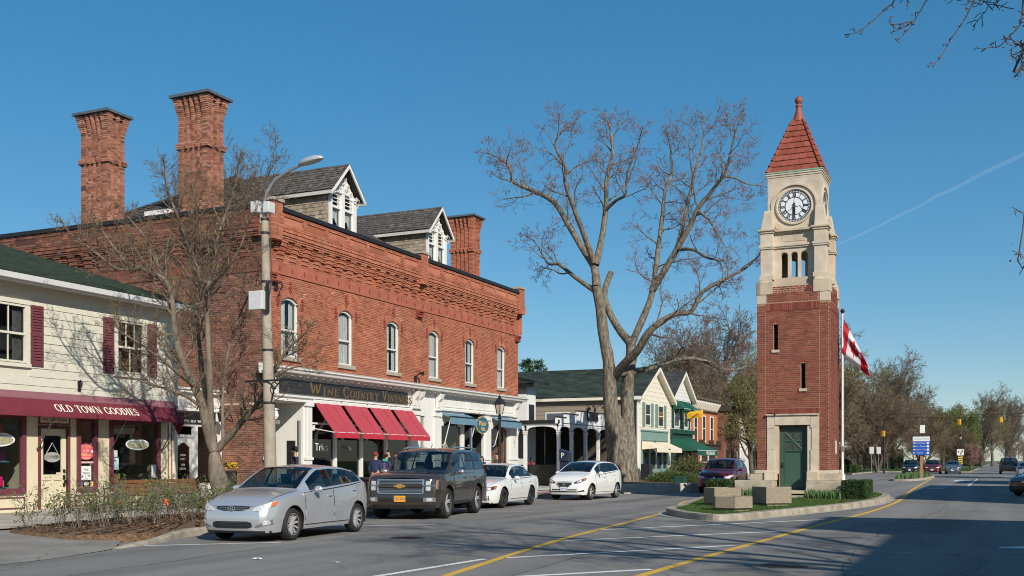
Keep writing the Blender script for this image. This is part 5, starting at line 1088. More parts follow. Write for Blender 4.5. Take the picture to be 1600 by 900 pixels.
# ================================================================== CLOCK TOWER
TBR=mat("tower_brick",(0,0,0),.85,.12,2,.25,110,island=[(.190,.048,.030),(.25,.063,.040),(.165,.040,.026),(.275,.078,.050),(.215,.056,.036),(.13,.038,.028)])
TMO=mat("tower_mortar",(.33,.205,.135),.95,.12,5,.2,80)
LIME=mat("limestone",(.545,.465,.365),.85,.14,2.5,.18,50,col2=(.47,.385,.285),mixscale=1.1,mixlo=.5,mixhi=.72)
LIMED=mat("weathered_limestone",(.50,.41,.30),.9,.16,3,.2,50,col2=(.24,.205,.16),mixscale=1.6,mixlo=.5,mixhi=.7,streak=True)
PLINTH=mat("plinth_concrete",(.44,.385,.29),.9,.12,2.5,.2,50,col2=(.33,.29,.22),mixscale=1.3)
TX,TY=-7.035,42.135;TW=1.335
tow=thing("clock_tower","tall red brick and limestone clock tower with red tile spire on the island","tower",(TX,TY,.16))
def side_faces():
 """four faces of a square tower as functions (u from -w..w, w height, n outward)"""
 return[lambda u,w,n=0,h=TW:(TX+u,TY-h-n,w),lambda u,w,n=0,h=TW:(TX+h+n,TY+u,w),lambda u,w,n=0,h=TW:(TX-u,TY+h+n,w),lambda u,w,n=0,h=TW:(TX-h-n,TY-u,w)]
SF=side_faces()
def ring(h,z0,z1,m,inner=None):m.box(TX-h,TX+h,TY-h,TY+h,z0,z1)
for x0,x1,y0 in((TX-2.05,TX-.60,TY-2.05),(TX+.60,TX+2.05,TY-2.05),(TX-.595,TX+.595,TY-.9)):
 m=MB();m.box(x0,x1,y0,TY+2.05,.1,.78);bo("plinth",m,PLINTH,tow,bevel=.02)
m=MB();m.box(TX-1.55,TX-.62,TY-1.62,TY+1.55,.78,1.02);m.box(TX+.62,TX+1.55,TY-1.62,TY+1.55,.78,1.02);m.box(TX-.62,TX+.62,TY-.8,TY+1.55,.78,1.02);bo("base_course",m,PLINTH,tow,bevel=.02)
m=MB();m.box(TX-1.42,TX-.62,TY-1.48,TY+1.42,1.02,1.16);m.box(TX+.62,TX+1.42,TY-1.48,TY+1.42,1.02,1.16);m.box(TX-.62,TX+.62,TY-.8,TY+1.42,1.02,1.16);bo("base_moulding",m,LIME,tow,bevel=.03)
# steps at the door
m=MB();m.box(TX-.75,TX+.75,TY-2.75,TY-2.05,.1,.24);m.box(TX-.55,TX+.55,TY-2.05,TY-1.0,.3,.42);bo("door_step",m,PLINTH,tow)
# mortar core with door and slit openings on the front
DOOR=(-.51,.53,.42,2.86);SL1=(-.72,-.55,5.75,6.72);SL2=(.3,.47,4.25,5.2);SUR=(-.96,.96,1.02,3.30)
for i,F in enumerate(SF):
 holes=[DOOR,SL1,SL2]if i==0 else[]
 mb=wall_mb(F,-TW,TW,1.10,7.9,holes,.38 if i==0 else .2);bo("shaft_wall",mb,TMO,tow)
 R=1.0
 if i==0:
  hl=[SUR,SL1,SL2,(-R,R,7.22,7.52),(-R,R,3.30,3.52)];lst=brick_list(-TW,TW,1.16,7.52,hl,course=.074,joint=.017)
  lst+=brick_list(-R+.05,R-.05,7.56,8.2,course=.074,joint=.017)
  fullb=sorted([q for q in lst if q[4]],key=lambda q:abs(q[2]-4.2));ch=fullb[:300];ids={(q[0],q[2])for q in ch}
  lst=[q for q in lst if(q[0],q[2])not in ids]
  single_bricks(F,ch,TBR,tow,.008);bo("brick_facing",bricks_mb(F,lst),TBR,tow,kind='stuff')
 else:
  bo("brick_facing",bricks_mb(F,brick_list(-TW,TW,1.16,7.52,[(-R,R,7.22,7.52)]+([(.25,.55,1.75,2.35)]if i==1 else[]),course=.074,joint=.017)),TBR,tow,kind='stuff')
  if i in(1,):bo("brick_facing",bricks_mb(F,brick_list(-R+.05,R-.05,7.56,8.2,course=.074,joint=.017)),TBR,tow,kind='stuff')
 m=MB();k=26
 for q in range(k):u=-R+2*R*q/k;m.fbox(F,u+.004,u+2*R/k-.004,7.23,7.51,0,.022)
 if i==0:
  for q in range(k):u=-R+2*R*q/k;m.fbox(F,u+.004,u+2*R/k-.004,3.31,3.51,0,.012)
 bo("soldier_course",m,TBR,tow,kind='stuff')
 m=MB();[m.fbox(F,s*R-.022,s*R-.004,1.2,7.5,-.0,.0105)for s in(-1,1)];m.m=[0]*len(m.f);bo("pier_joint",m,TMO if i==0 else TMO,tow)
 m=MB()
 for s in(-1,1):lo,hi=sorted((s*TW,s*1.0));m.fbox(F,lo,hi,7.525,7.86,-.3,.012)
 bo("corner_stone",m,LIME,tow)
for(a,b,c,d)in(SL1,SL2):
 m=MB();m.fbox(SF[0],a-.06,b+.06,c-.11,c-.005,-.1,.05);bo("slit_sill",m,LIME,tow);m=MB();m.quad(*[SF[0](u,w,-.36)for u,w in((a-.05,c),(b+.05,c),(b+.05,d),(a-.05,d))]);bo("slit_void",m,DARK,tow)
 m=MB()
 for q in range(5):t0=math.pi*(q+.1)/5;t1=math.pi*(q+.9)/5;cu=(a+b)/2;m.extrude([SF[0](cu+r*math.cos(t),d+r*.9*math.sin(t),0)for r,t in((.085,t0),(.22,t0),(.22,t1),(.085,t1))],(0,-.014,0))
 bo("slit_arch",m,TBR,tow)
m=MB();m.fbox(SF[1],.25,.52,1.8,2.3,0,.03);bo("plaque",m,mat("plaque_stone",(.62,.55,.44),.7,.05),tow)
# door surround: stones of the jambs and lintel
st=[(-.96,-.66,1.02,1.95,.06),(-.96,-.70,1.955,2.75,.05),(-.96,-.66,2.755,3.24,.06),(.66,.96,1.02,1.95,.06),(.70,.96,1.955,2.75,.05),(.66,.96,2.755,3.24,.06),(-.66,.66,2.87,3.24,.07),(-.7,-.52,1.02,2.87,.02),(.54,.7,1.02,2.87,.02)]
for(a,b,c,d,n)in st:m=MB();m.fbox(SF[0],a+.003,b-.003,c,d,-.3,n);bo("surround_stone",m,LIME,tow,bevel=.008)
m=MB();m.fbox(SF[0],-.98,.98,3.243,3.298,-.1,.13);bo("surround_moulding",m,LIMED,tow)
m=MB();m.fbox(SF[0],-1.0,-.57,.78,1.12,-.2,.36);m.fbox(SF[0],.57,1.0,.78,1.12,-.2,.36);bo("surround_base",m,LIME,tow,bevel=.015)
DG=mat("door_green",(.045,.092,.070),.45,.08,4)
m=MB();n=-.20
for(a,b,c,d,e)in((-.50,-.32,.44,2.84,n),(.34,.52,.44,2.84,n),(-.32,.34,2.62,2.84,n),(-.32,.34,.44,.72,n),(-.32,.34,.72,1.9,n-.03)):m.fbox(SF[0],a,b,c,d,n-.08,e)
m.fbox(SF[0],-.34,-.30,.70,2.64,n-.02,n+.02);m.fbox(SF[0],.32,.36,.70,2.64,n-.02,n+.02);m.fbox(SF[0],-.3,.32,1.88,1.93,n-.02,n+.02)
td=bo("door",m,DG,tow);m=MB()
for(p,q)in(((.01,1.93),(.01,2.62)),((-.32,2.27),(.34,2.27)),((-.32,1.93),(.34,2.62)),((-.32,2.62),(.34,1.93))):m.tube([SF[0](p[0],p[1],n),SF[0](q[0],q[1],n)],.022,6)
bo("door_grille",m,DG,td);m=MB();m.quad(*[SF[0](u,w,n-.04)for u,w in((-.32,1.93),(.34,1.93),(.34,2.62),(-.32,2.62))]);bo("door_pane",m,FARG,td)
m=MB();m.ball(SF[0](-.41,1.35,n+.05),.035,8);m.fbox(SF[0],-.44,-.38,1.25,1.45,n,n+.02);bo("handle",m,BLACK,td)
# belfry stage: corner pedestals, openings, pilasters, cornice
for sx in(-1,1):
 for sy in(-1,1):
  m=MB();cx,cy=TX+sx*1.06,TY+sy*1.06;m.box(cx-.31,cx+.31,cy-.31,cy+.31,7.86,8.30)
  m.hexa([(cx-.31,cy-.31,8.30),(cx+.31,cy-.31,8.30),(cx+.31,cy+.31,8.30),(cx-.31,cy+.31,8.30),(cx-.25,cy-.25,8.44),(cx+.25,cy-.25,8.44),(cx+.25,cy+.25,8.44),(cx-.25,cy+.25,8.44)])
  bo("pedestal",m,LIMED,tow,bevel=.02);m=MB();cx,cy=TX+sx*1.0,TY+sy*1.0;m.box(cx-.27,cx+.27,cy-.27,cy+.27,8.44,8.62);m.box(cx-.23,cx+.23,cy-.23,cy+.23,8.62,9.62);m.box(cx-.27,cx+.27,cy-.27,cy+.27,9.62,9.68);m.box(cx-.29,cx+.29,cy-.29,cy+.29,9.68,9.78);m.box(cx-.24,cx+.24,cy-.24,cy+.24,9.78,10.22);bo("corner_pier",m,LIME,tow,bevel=.01)
  m=MB();cx,cy=TX+sx*1.0,TY+sy*1.0
  m.box(cx-.28,cx+.28,cy-.28,cy+.28,10.22,10.30);m.box(cx-.325,cx+.325,cy-.325,cy+.325,10.30,10.38);bo("pier_cornice",m,LIMED,tow,bevel=.015)
  m=MB();w0,w1=.23,.16;m.hexa([(cx-w0,cy-w0,10.38),(cx+w0,cy-w0,10.38),(cx+w0,cy+w0,10.38),(cx-w0,cy+w0,10.38),(cx-w1-sx*.05,cy-w1-sy*.05,11.12),(cx+w1-sx*.05,cy-w1-sy*.05,11.12),(cx+w1-sx*.05,cy+w1-sy*.05,11.12),(cx-w1-sx*.05,cy-sy*.05+w1,11.12)]);bo("buttress_cap",m,LIME,tow,bevel=.02)
HB=.98
for i in range(4):
 F=(lambda f:lambda u,w,n=0:f(u,w,n-(TW-HB)))(SF[i])
 m=MB();m.fbox(F,-.8,.8,7.9,8.38,-.6,.06);m.fbox(F,-.8,.8,8.38,8.52,-.6,.02);bo("belfry_sill",m,LIMED,tow)
 ow=[(-.50,-.24),(-.13,.13),(.24,.50)]
 mb=wall_mb(F,-.8,.8,8.52,9.66,[(a,b,8.52,9.5)for a,b in ow],.24)
 mbk=wall_mb((lambda f:lambda u,w,n=0:f(u,w,n-.24))(F),-.8,.8,8.52,9.66,[(a,b,8.52,9.5)for a,b in ow],0);mb.merge(mbk)
 for a,b in ow:
  k=8;cu,r=(a+b)/2,(b-a)/2
  for q in range(k):
   t0,t1=math.pi*q/k,math.pi*(q+1)/k;P0,P1=(cu+r*math.cos(t0),9.37+r*math.sin(t0)),(cu+r*math.cos(t1),9.37+r*math.sin(t1));mb.quad(F(P1[0],P1[1],-.005),F(P0[0],P0[1],-.005),F(P0[0],9.505,-.005),F(P1[0],9.505,-.005));mb.quad(F(P0[0],P0[1],-.005),F(P1[0],P1[1],-.005),F(P1[0],P1[1],-.24),F(P0[0],P0[1],-.24))
 bo("belfry_arcade",mb,LIME,tow)
 m=MB();m.fbox(F,-.8,.8,9.66,9.72,-.3,.06);m.fbox(F,-.8,.8,9.72,9.80,-.3,.10);m.fbox(F,-.8,.8,9.80,10.22,-.3,.02);m.fbox(F,-.45,.45,9.9,10.14,.02,.035);bo("entablature",m,LIME,tow)
 m=MB();m.fbox(F,-.78,.78,10.22,10.28,-.3,.1);m.fbox(F,-.78,.78,10.28,10.36,-.3,.18);bo("belfry_cornice",m,LIMED,tow)
m=MB();m.box(TX-.7,TX+.7,TY-.7,TY+.7,10.20,10.25);m.box(TX-.7,TX+.7,TY-.7,TY+.7,7.85,7.9);bo("belfry_floor",m,LIME,tow)
# clock stage
HC=1.0;m=MB();ring(HC-.06,10.36,12.30,m);bo("clock_stage",m,LIME,tow)
DIAL=mat("clock_dial_white",(.72,.73,.74),.4,.03,3)
IRN=mat("clock_iron",(.05,.055,.065),.5,.1,20,metal=.3)
for i in range(4):
 F=(lambda f:lambda u,w,n=0:f(u,w,n-(TW-HC)))(SF[i]);zc=11.24
 # stilted arch recess border made of curved stones
 m=MB();k=20
 def stone(m,r0,r1,n0,n1):
  for q in range(k):
   t0,t1=math.pi*q/k,math.pi*(q+1)/k;c0,s0,c1,s1=math.cos(t0),math.sin(t0),math.cos(t1),math.sin(t1)
   P=[(r0*c0,zc+r0*s0),(r1*c0,zc+r1*s0),(r1*c1,zc+r1*s1),(r0*c1,zc+r0*s1)];m.extrude([F(a,b,n0)for a,b in P],Vector(F(0,0,n1))-Vector(F(0,0,n0)))
  for s in(-1,1):lo,hi=sorted((s*r0,s*r1));m.fbox(F,lo,hi,10.38,zc,n0,n1)
 stone(m,.80,.88,-.06,.03)
 # spandrels outside the arch
 for q in range(k):
  t0,t1=math.pi*q/k,math.pi*(q+1)/k;a,b=(.88*math.cos(t1),zc+.88*math.sin(t1)),(.88*math.cos(t0),zc+.88*math.sin(t0));m.hexa([F(a[0],a[1],.0),F(b[0],b[1],0),F(b[0],b[1],-.06),F(a[0],a[1],-.06),F(a[0],12.3,0),F(b[0],12.3,0),F(b[0],12.3,-.06),F(a[0],12.3,-.06)])
 for s in(-1,1):lo,hi=sorted((s*.88,s*(HC-.001)));m.fbox(F,lo,hi,10.37,12.3,-.06,0)
 bo("clock_arch",m,LIME,tow)
 m=MB();m.lathe([(.60,0),(.70,.0),(.70,.06),(.64,.07),(.60,.03)],(0,0,0),40);m.v=[F(x,zc+y,z-.06)for x,y,z in m.v];m.f=m.f[:-2];cs=bo("clock_surround",m,LIME,tow)
 m=MB();[m.lathe([(.05,0),(.10,0),(.10,.03),(.06,.03)],(s*.62,-.72,0),14)for s in(-1,1)];m.v=[F(x,zc+y,z-.06)for x,y,z in m.v];bo("stone_roundel",m,LIMED,tow)
 m=MB();m.lathe([(.05,0.0),(.05,.005)],(-.62,-.72,0),12);m.lathe([(.05,0.0),(.05,.005)],(.62,-.72,0),12);m.v=[F(x,zc+y,z-.055)for x,y,z in m.v];bo("roundel_hole",m,DARK,tow)
 m=MB();m.lathe([(.605,0),(.605,.008)],(0,0,0),40);m.v=[F(x,zc+y,z-.045)for x,y,z in m.v];dial=bo("clock_dial",m,DIAL,tow)
 m=MB();C=lambda r,t,n=.0:F(r*math.sin(t),zc+r*math.cos(t),-.035+n)
 for r0,r1 in((.585,.60),(.33,.352),(.515,.525)):
  kk=40
  for q in range(kk):t0,t1=2*math.pi*q/kk,2*math.pi*(q+1)/kk;m.extrude([C(r0,t0),C(r1,t0),C(r1,t1),C(r0,t1)][::-1],Vector(F(0,0,.012))-Vector(F(0,0,0)))
 for q in range(60):t=2*math.pi*q/60;m.extrude([C(.525,t-.018),C(.59,t-.02),C(.59,t+.02),C(.525,t+.018)][::-1],Vector(F(0,0,.01))-Vector(F(0,0,0)))
 NUM={1:"I",2:"II",3:"III",4:"IIII",5:"V",6:"VI",7:"VII",8:"VIII",9:"IX",10:"X",11:"XI",12:"XII"}
 def bar(t,du0,du1,w_=.018):
  r0,r1=.355,.512;d=Vector((math.sin(t),math.cos(t)));p=Vector((math.cos(t),-math.sin(t)));a,b=d*r0+p*du0,d*r1+p*du1;q=p*w_/2
  m.extrude([F(v.x,zc+v.y,-.035)for v in(a-q,a+q,b+q,b-q)],Vector(F(0,0,.011))-Vector(F(0,0,0)))
 for h,s in NUM.items():
  t=2*math.pi*h/12;wd={"I":.03,"V":.07,"X":.07};tot=sum(wd[c]for c in s);x=-tot/2
  for c in s:
   cx=x+wd[c]/2;x+=wd[c]
   if c=="I":bar(t,cx,cx)
   elif c=="V":bar(t,cx,cx-.03);bar(t,cx,cx+.03)
   else:bar(t,cx-.028,cx+.028);bar(t,cx+.028,cx-.028)
   # the thin skeleton bars across the dial
 m.tube([C(0,0),C(.12,1.9),C(.2,1.5),C(.33,2.05)],.012,5);m.tube([C(0,0),C(.16,-2.3),C(.33,-2.2)],.010,5);m.tube([C(.05,0),C(.2,-.1),C(.33,.02)],.010,5)
 bo("clock_numeral_ring",m,IRN,dial)
 m=MB();m.lathe([(.055,.02),(.05,.05)],(0,0,0),14);m.v=[F(x,zc+y,z-.035)for x,y,z in m.v]
 for(t,L_,w_)in((math.radians(182),.50,.055),(math.radians(178.5),.37,.085)):d=Vector((math.sin(t),math.cos(t)));p=Vector((math.cos(t),-math.sin(t)));m.extrude([F(v.x,zc+v.y,.0)for v in(-d*.12-p*w_*.4,-d*.12+p*w_*.4,d*L_*.8+p*w_/2,d*L_,d*L_*.8-p*w_/2)],Vector(F(0,0,.012))-Vector(F(0,0,0)))
 bo("clock_hand",m,mat("clock_hand_grey",(.10,.115,.14),.4,.05,metal=.4),dial)
 # top cornice with copper edge, tiled spire, finial
m=MB();ring(HC+.005,12.30,12.38,m);ring(HC+.03,12.38,12.46,m);ring(HC+.06,12.46,12.53,m);bo("top_cornice",m,LIME,tow,bevel=.01)
m=MB();ring(HC+.08,12.53,12.58,m);bo("copper_edge",m,mat("verdigris_copper",(.20,.36,.28),.6,.15,6),tow)
TILE=mat("red_roof_tile",(0,0,0),.75,.12,4,.2,70,island=[(.25,.060,.036),(.21,.050,.030),(.30,.078,.048),(.23,.055,.034)])
Z0,Z1,R0,R1=12.58,14.78,.985,.16;core=MB();core.hexa([(TX-R0,TY-R0,Z0),(TX+R0,TY-R0,Z0),(TX+R0,TY+R0,Z0),(TX-R0,TY+R0,Z0),(TX-R1,TY-R1,Z1),(TX+R1,TY-R1,Z1),(TX+R1,TY+R1,Z1),(TX-R1,TY+R1,Z1)]);bo("spire",core,mat("spire_core",(.20,.045,.027),.8),tow)
rows=9;rr=random.Random(6)
hip=MB()
for i in range(4):
 ca,sa=[(1,0),(0,1),(-1,0),(0,-1)][i]
 def PP(u,r,n,z):
  x,y=u,-(r+n);return(TX+x*ca-y*sa,TY+x*sa+y*ca,z)
 for j in range(rows):
  t0,t1=j/rows,(j+1.12)/rows;t1=min(t1,1);ra,rb=R0+(R1-R0)*t0,R0+(R1-R0)*t1;za,zb=Z0+(Z1-Z0)*t0,Z0+(Z1-Z0)*t1;k=max(2,round(2*ra/.34))
  for q in range(k):
   a0,a1=-1+2*q/k,-1+2*(q+1)/k;e=rr.uniform(0,.012);m=MB();m.hexa([PP(a0*ra+.004,ra,.055+e,za),PP(a1*ra-.004,ra,.055+e,za),PP(a1*ra-.004,ra,0.0,za),PP(a0*ra+.004,ra,0.0,za),PP(a0*rb+.004,rb,.018,zb),PP(a1*rb-.004,rb,.018,zb),PP(a1*rb-.004,rb,0,zb),PP(a0*rb+.004,rb,0,zb)])
   bo("roof_tile",m,TILE,tow)
   # hip tile at the right-hand corner of this face
  m=MB();P0=Vector(PP(ra,ra,.0,za));P1=Vector(PP(rb,rb,.0,zb));o=(P0-Vector((TX,TY,za))).normalized();m.tube([P0+o*.055,P1+o*.015],[.095*(1-.35*t0),.07*(1-.35*t0)],7);bo("hip_tile",m,TILE,tow)
m=MB();m.lathe([(.245,14.72),(.23,14.8),(.17,14.95),(.12,15.15),(.10,15.3),(.125,15.31),(.125,15.36),(.10,15.38),(.08,15.42),(.10,15.44),(.135,15.5),(.15,15.57),(.135,15.64),(.08,15.7),(.01,15.72)],(TX,TY,0),16);bo("finial",m,mat("finial_terracotta",(.27,.075,.045),.6,.1),tow,smooth=True)
m=MB();m.tube([SF[0](-.93,3.31,.08),SF[0](-.7,3.31,.1),SF[0](-.62,3.26,.14)],.03,6);ob("lamp_bracket",m,BLACK,label="black iron lamp fitting above the tower door's left jamb",cat="fitting")
# flagpole and flag
fp=thing("flagpole","white flagpole with dark ball top standing beside the tower","flagpole",(-5.5,43.0,.78))
m=MB();m.tube([(-5.5,43,.78),(-5.5,43,7.3)],[.055,.04],10);m.lathe([(.1,.78),(.1,.95),(.06,.97)],(-5.5,43,0),12);ob("pole",m,mat("white_pole_paint",(.76,.76,.76),.35,.03),fp,True,smooth=True)
m=MB();m.ball((-5.5,43,7.38),.085,12);m.tube([(-5.5,43,7.28),(-5.5,43,7.34)],.05,8);ob("ball_finial",m,BLACK,fp,True,smooth=True)
m=MB();m.tube([(-5.44,42.96,1.4),(-5.44,42.96,7.25)],.006,4);m.box(-5.48,-5.42,42.92,42.96,1.9,2.1);ob("halyard",m,STEEL,fp,True)
FLAGM=None
def flag_material():
 m=bpy.data.materials.new("maple_leaf_flag_cloth");m.use_nodes=True;nt=m.node_tree;N=nt.nodes;L=nt.links;b=N["Principled BSDF"];b.inputs["Roughness"].default_value=.7;tr=N.new("ShaderNodeBsdfTranslucent");mx=N.new("ShaderNodeMixShader");mx.inputs[0].default_value=.3
 at=N.new("ShaderNodeVertexColor");at.layer_name="cloth";L.new(at.outputs[0],b.inputs["Base Color"]);L.new(at.outputs[0],tr.inputs[0]);L.new(b.outputs[0],mx.inputs[1]);L.new(tr.outputs[0],mx.inputs[2]);L.new(mx.outputs[0],N["Material Output"].inputs[0]);return m
LEAF=[(0,.47),(.06,.35),(.13,.385),(.10,.17),(.2,.28),(.225,.22),(.35,.245),(.31,.115),(.37,.08),(.2,-.06),(.225,-.13),(.015,-.10),(.02,-.3)]
LEAFP=LEAF+[(-x,y)for x,y in LEAF[::-1]if x>0]
fl=MB();NX,NY=84,44;cols_=[]
def flagpt(s,t):
 """s along the fly 0..1, t down the hoist 0..1; the cloth hangs limp and gathers to the fly end"""
 top=Vector((-5.45,42.97,7.05));hoist=1.25;fly=2.2
 x=.86*s**1.05-.12*t*(1-s)*0;z=-hoist*t*(1-.62*s)-1.72*s**1.05-.1*s*t
 x+=.10*t*s+.0;y=.10*math.sin(9*(s*.5+t*1.3))*s**.6+.06*math.sin(17*t+4*s)*s
 x+=-.22*t*s**.8*(1-s)+(-.10*t if s<.25 else-.10*t*(1-s)/.75)
 return top+Vector((x,y,z))
for i in range(NX+1):
 for j in range(NY+1):fl.v.append(tuple(flagpt(i/NX,j/NY)))
for i in range(NX):
 for j in range(NY):
  a=i*(NY+1)+j;fl.f.append((a,a+1,a+NY+2,a+NY+1));fl.m.append(0);s,t=(i+.5)/NX,(j+.5)/NY;xx,yy=(s-.5)*2,(.5-t)
  red=s<.25 or s>.75 or inside((xx,yy),LEAFP);cols_.append((.55,.012,.03,1)if red else(.74,.74,.75,1))
me=fl.mesh("flag",flag_material(),True);ca=me.color_attributes.new("cloth",'FLOAT_COLOR','CORNER');ca.data.foreach_set("color",[c for col in cols_ for _ in range(4)for c in col])
link("flag",me,label="red and white maple leaf flag hanging limp from the flagpole",cat="flag")
# ------------------------------------------------------------------ things on the island
AGG=mat("exposed_aggregate",(.33,.27,.20),.9,.3,30,.8,45,col2=(.20,.165,.125),mixscale=45,mixlo=.45,mixhi=.6)
def planter(x,y,h,half,sides,rz,label):
 t=thing("concrete_planter",label,"planter",(x,y,.155),rz,"concrete planter boxes on the island");R=half/math.cos(math.pi/sides)
 P=lambda r:[(r*math.cos(2*math.pi*(k+.5)/sides),r*math.sin(2*math.pi*(k+.5)/sides))for k in range(sides)]
 m=MB();m.prism(P(R*.84),0,.08);ob("plinth",m,AGG,t)
 m=MB();o,i_=P(R),P(R*.86);k=sides
 m.add([(a,b,.08)for a,b in o]+[(a,b,h)for a,b in o]+[(a,b,h)for a,b in i_]+[(a,b,h-.1)for a,b in i_],[(q,(q+1)%k,k+(q+1)%k,k+q)for q in range(k)]+[(k+q,k+(q+1)%k,2*k+(q+1)%k,2*k+q)for q in range(k)]+[(2*k+q,2*k+(q+1)%k,3*k+(q+1)%k,3*k+q)for q in range(k)]+[tuple(reversed(range(k)))]);ob("box",m,AGG,t,bevel=.012)
 m=MB();m.poly([(a,b,h-.09)for a,b in i_]);ob("soil",m,MULCH,t)
planter(-7.65,32.1,.55,.43,4,rad(36),"square concrete planter behind the low one, nearest the left lane");planter(-6.6,28.9,.40,.5,6,rad(20),"low six sided concrete planter nearest the camera");planter(-6.25,32.6,.58,.43,4,rad(41),"tall square concrete planter in front of the tower door")
def hedge_mb(x0,x1,y0,y1,z0,z1,n,leaf,seed,wob=.05):
 r=np.random.default_rng(seed);mb=MB()
 for _ in range(n):
 # points near the box surface
  q=r.random(3);f=r.integers(0,5);p=[x0+q[0]*(x1-x0),y0+q[1]*(y1-y0),z0+q[2]*(z1-z0)];d=abs(r.normal(0,wob));rd=.09
  if f==0:p[0]=x0+d
  elif f==1:p[0]=x1-d
  elif f==2:p[1]=y0+d
  elif f==3:p[1]=y1-d
  else:p[2]=z1-d
  p=np.array(p);a=r.normal(size=3);a/=np.linalg.norm(a);b=np.cross(a,r.normal(size=3));b/=np.linalg.norm(b);s=leaf*r.uniform(.6,1.3)
  mb.add([p-a*s,p+b*s*.5,p+a*s,p-b*s*.5],[(0,1,2,3)])
 return mb
HEDGE=mat("hedge_leaf",(0,0,0),.55,0,island=[(.018,.045,.010),(.03,.07,.015),(.05,.10,.022),(.022,.055,.012)],transl=.2)
def hedge(x0,x1,y0,y1,z0,z1,n,leaf,seed,label,group=None):
 t=thing("hedge",label,"hedge",((x0+x1)/2,(y0+y1)/2,z0),group=group);m=MB();m.box(x0+.1,x1-.1,y0+.1,y1-.1,z0,z1-.1);ob("branch_core",m,mat("hedge_core",(.02,.022,.01),.9),t,True);ob("leaves",hedge_mb(x0,x1,y0,y1,z0,z1,n,leaf,seed),HEDGE,t,True,kind='stuff')
hedge(-5.0,-4.2,38.7,41.3,.16,.82,8000,.035,4,"clipped dark green box hedge at the right end of the tower plinth");hedge(-9.9,-9.1,39.0,42.0,.16,.80,6000,.035,5,"clipped box hedge between the dark red car and the tower plinth")
def patch(name,label,poly,n,h,w,seed,m_=IRISM):ob(name,blades(name,poly,n,h,w,m_,.35,seed,.15,curve=True),m_,label=label,cat="plant",kind='stuff')
patch("iris_plants","clump of spiky iris leaves before the plinth, left of the door",[(-9.0,39.3),(-7.9,39.3),(-7.9,39.9),(-9.0,39.9)],220,.32,.035,3);patch("iris_plants","row of spiky iris leaves before the plinth, right of the door",[(-6.3,38.9),(-4.9,38.4),(-4.9,39.3),(-6.3,39.9)],420,.34,.035,4)
m=MB();m.poly([(-5.6,37.2,.162),(-4.2,36.6,.162),(-4.1,41,.162),(-5.2,41,.162),(-5.6,39.4,.162)]);struct("island_flower_bed",m,MULCH)
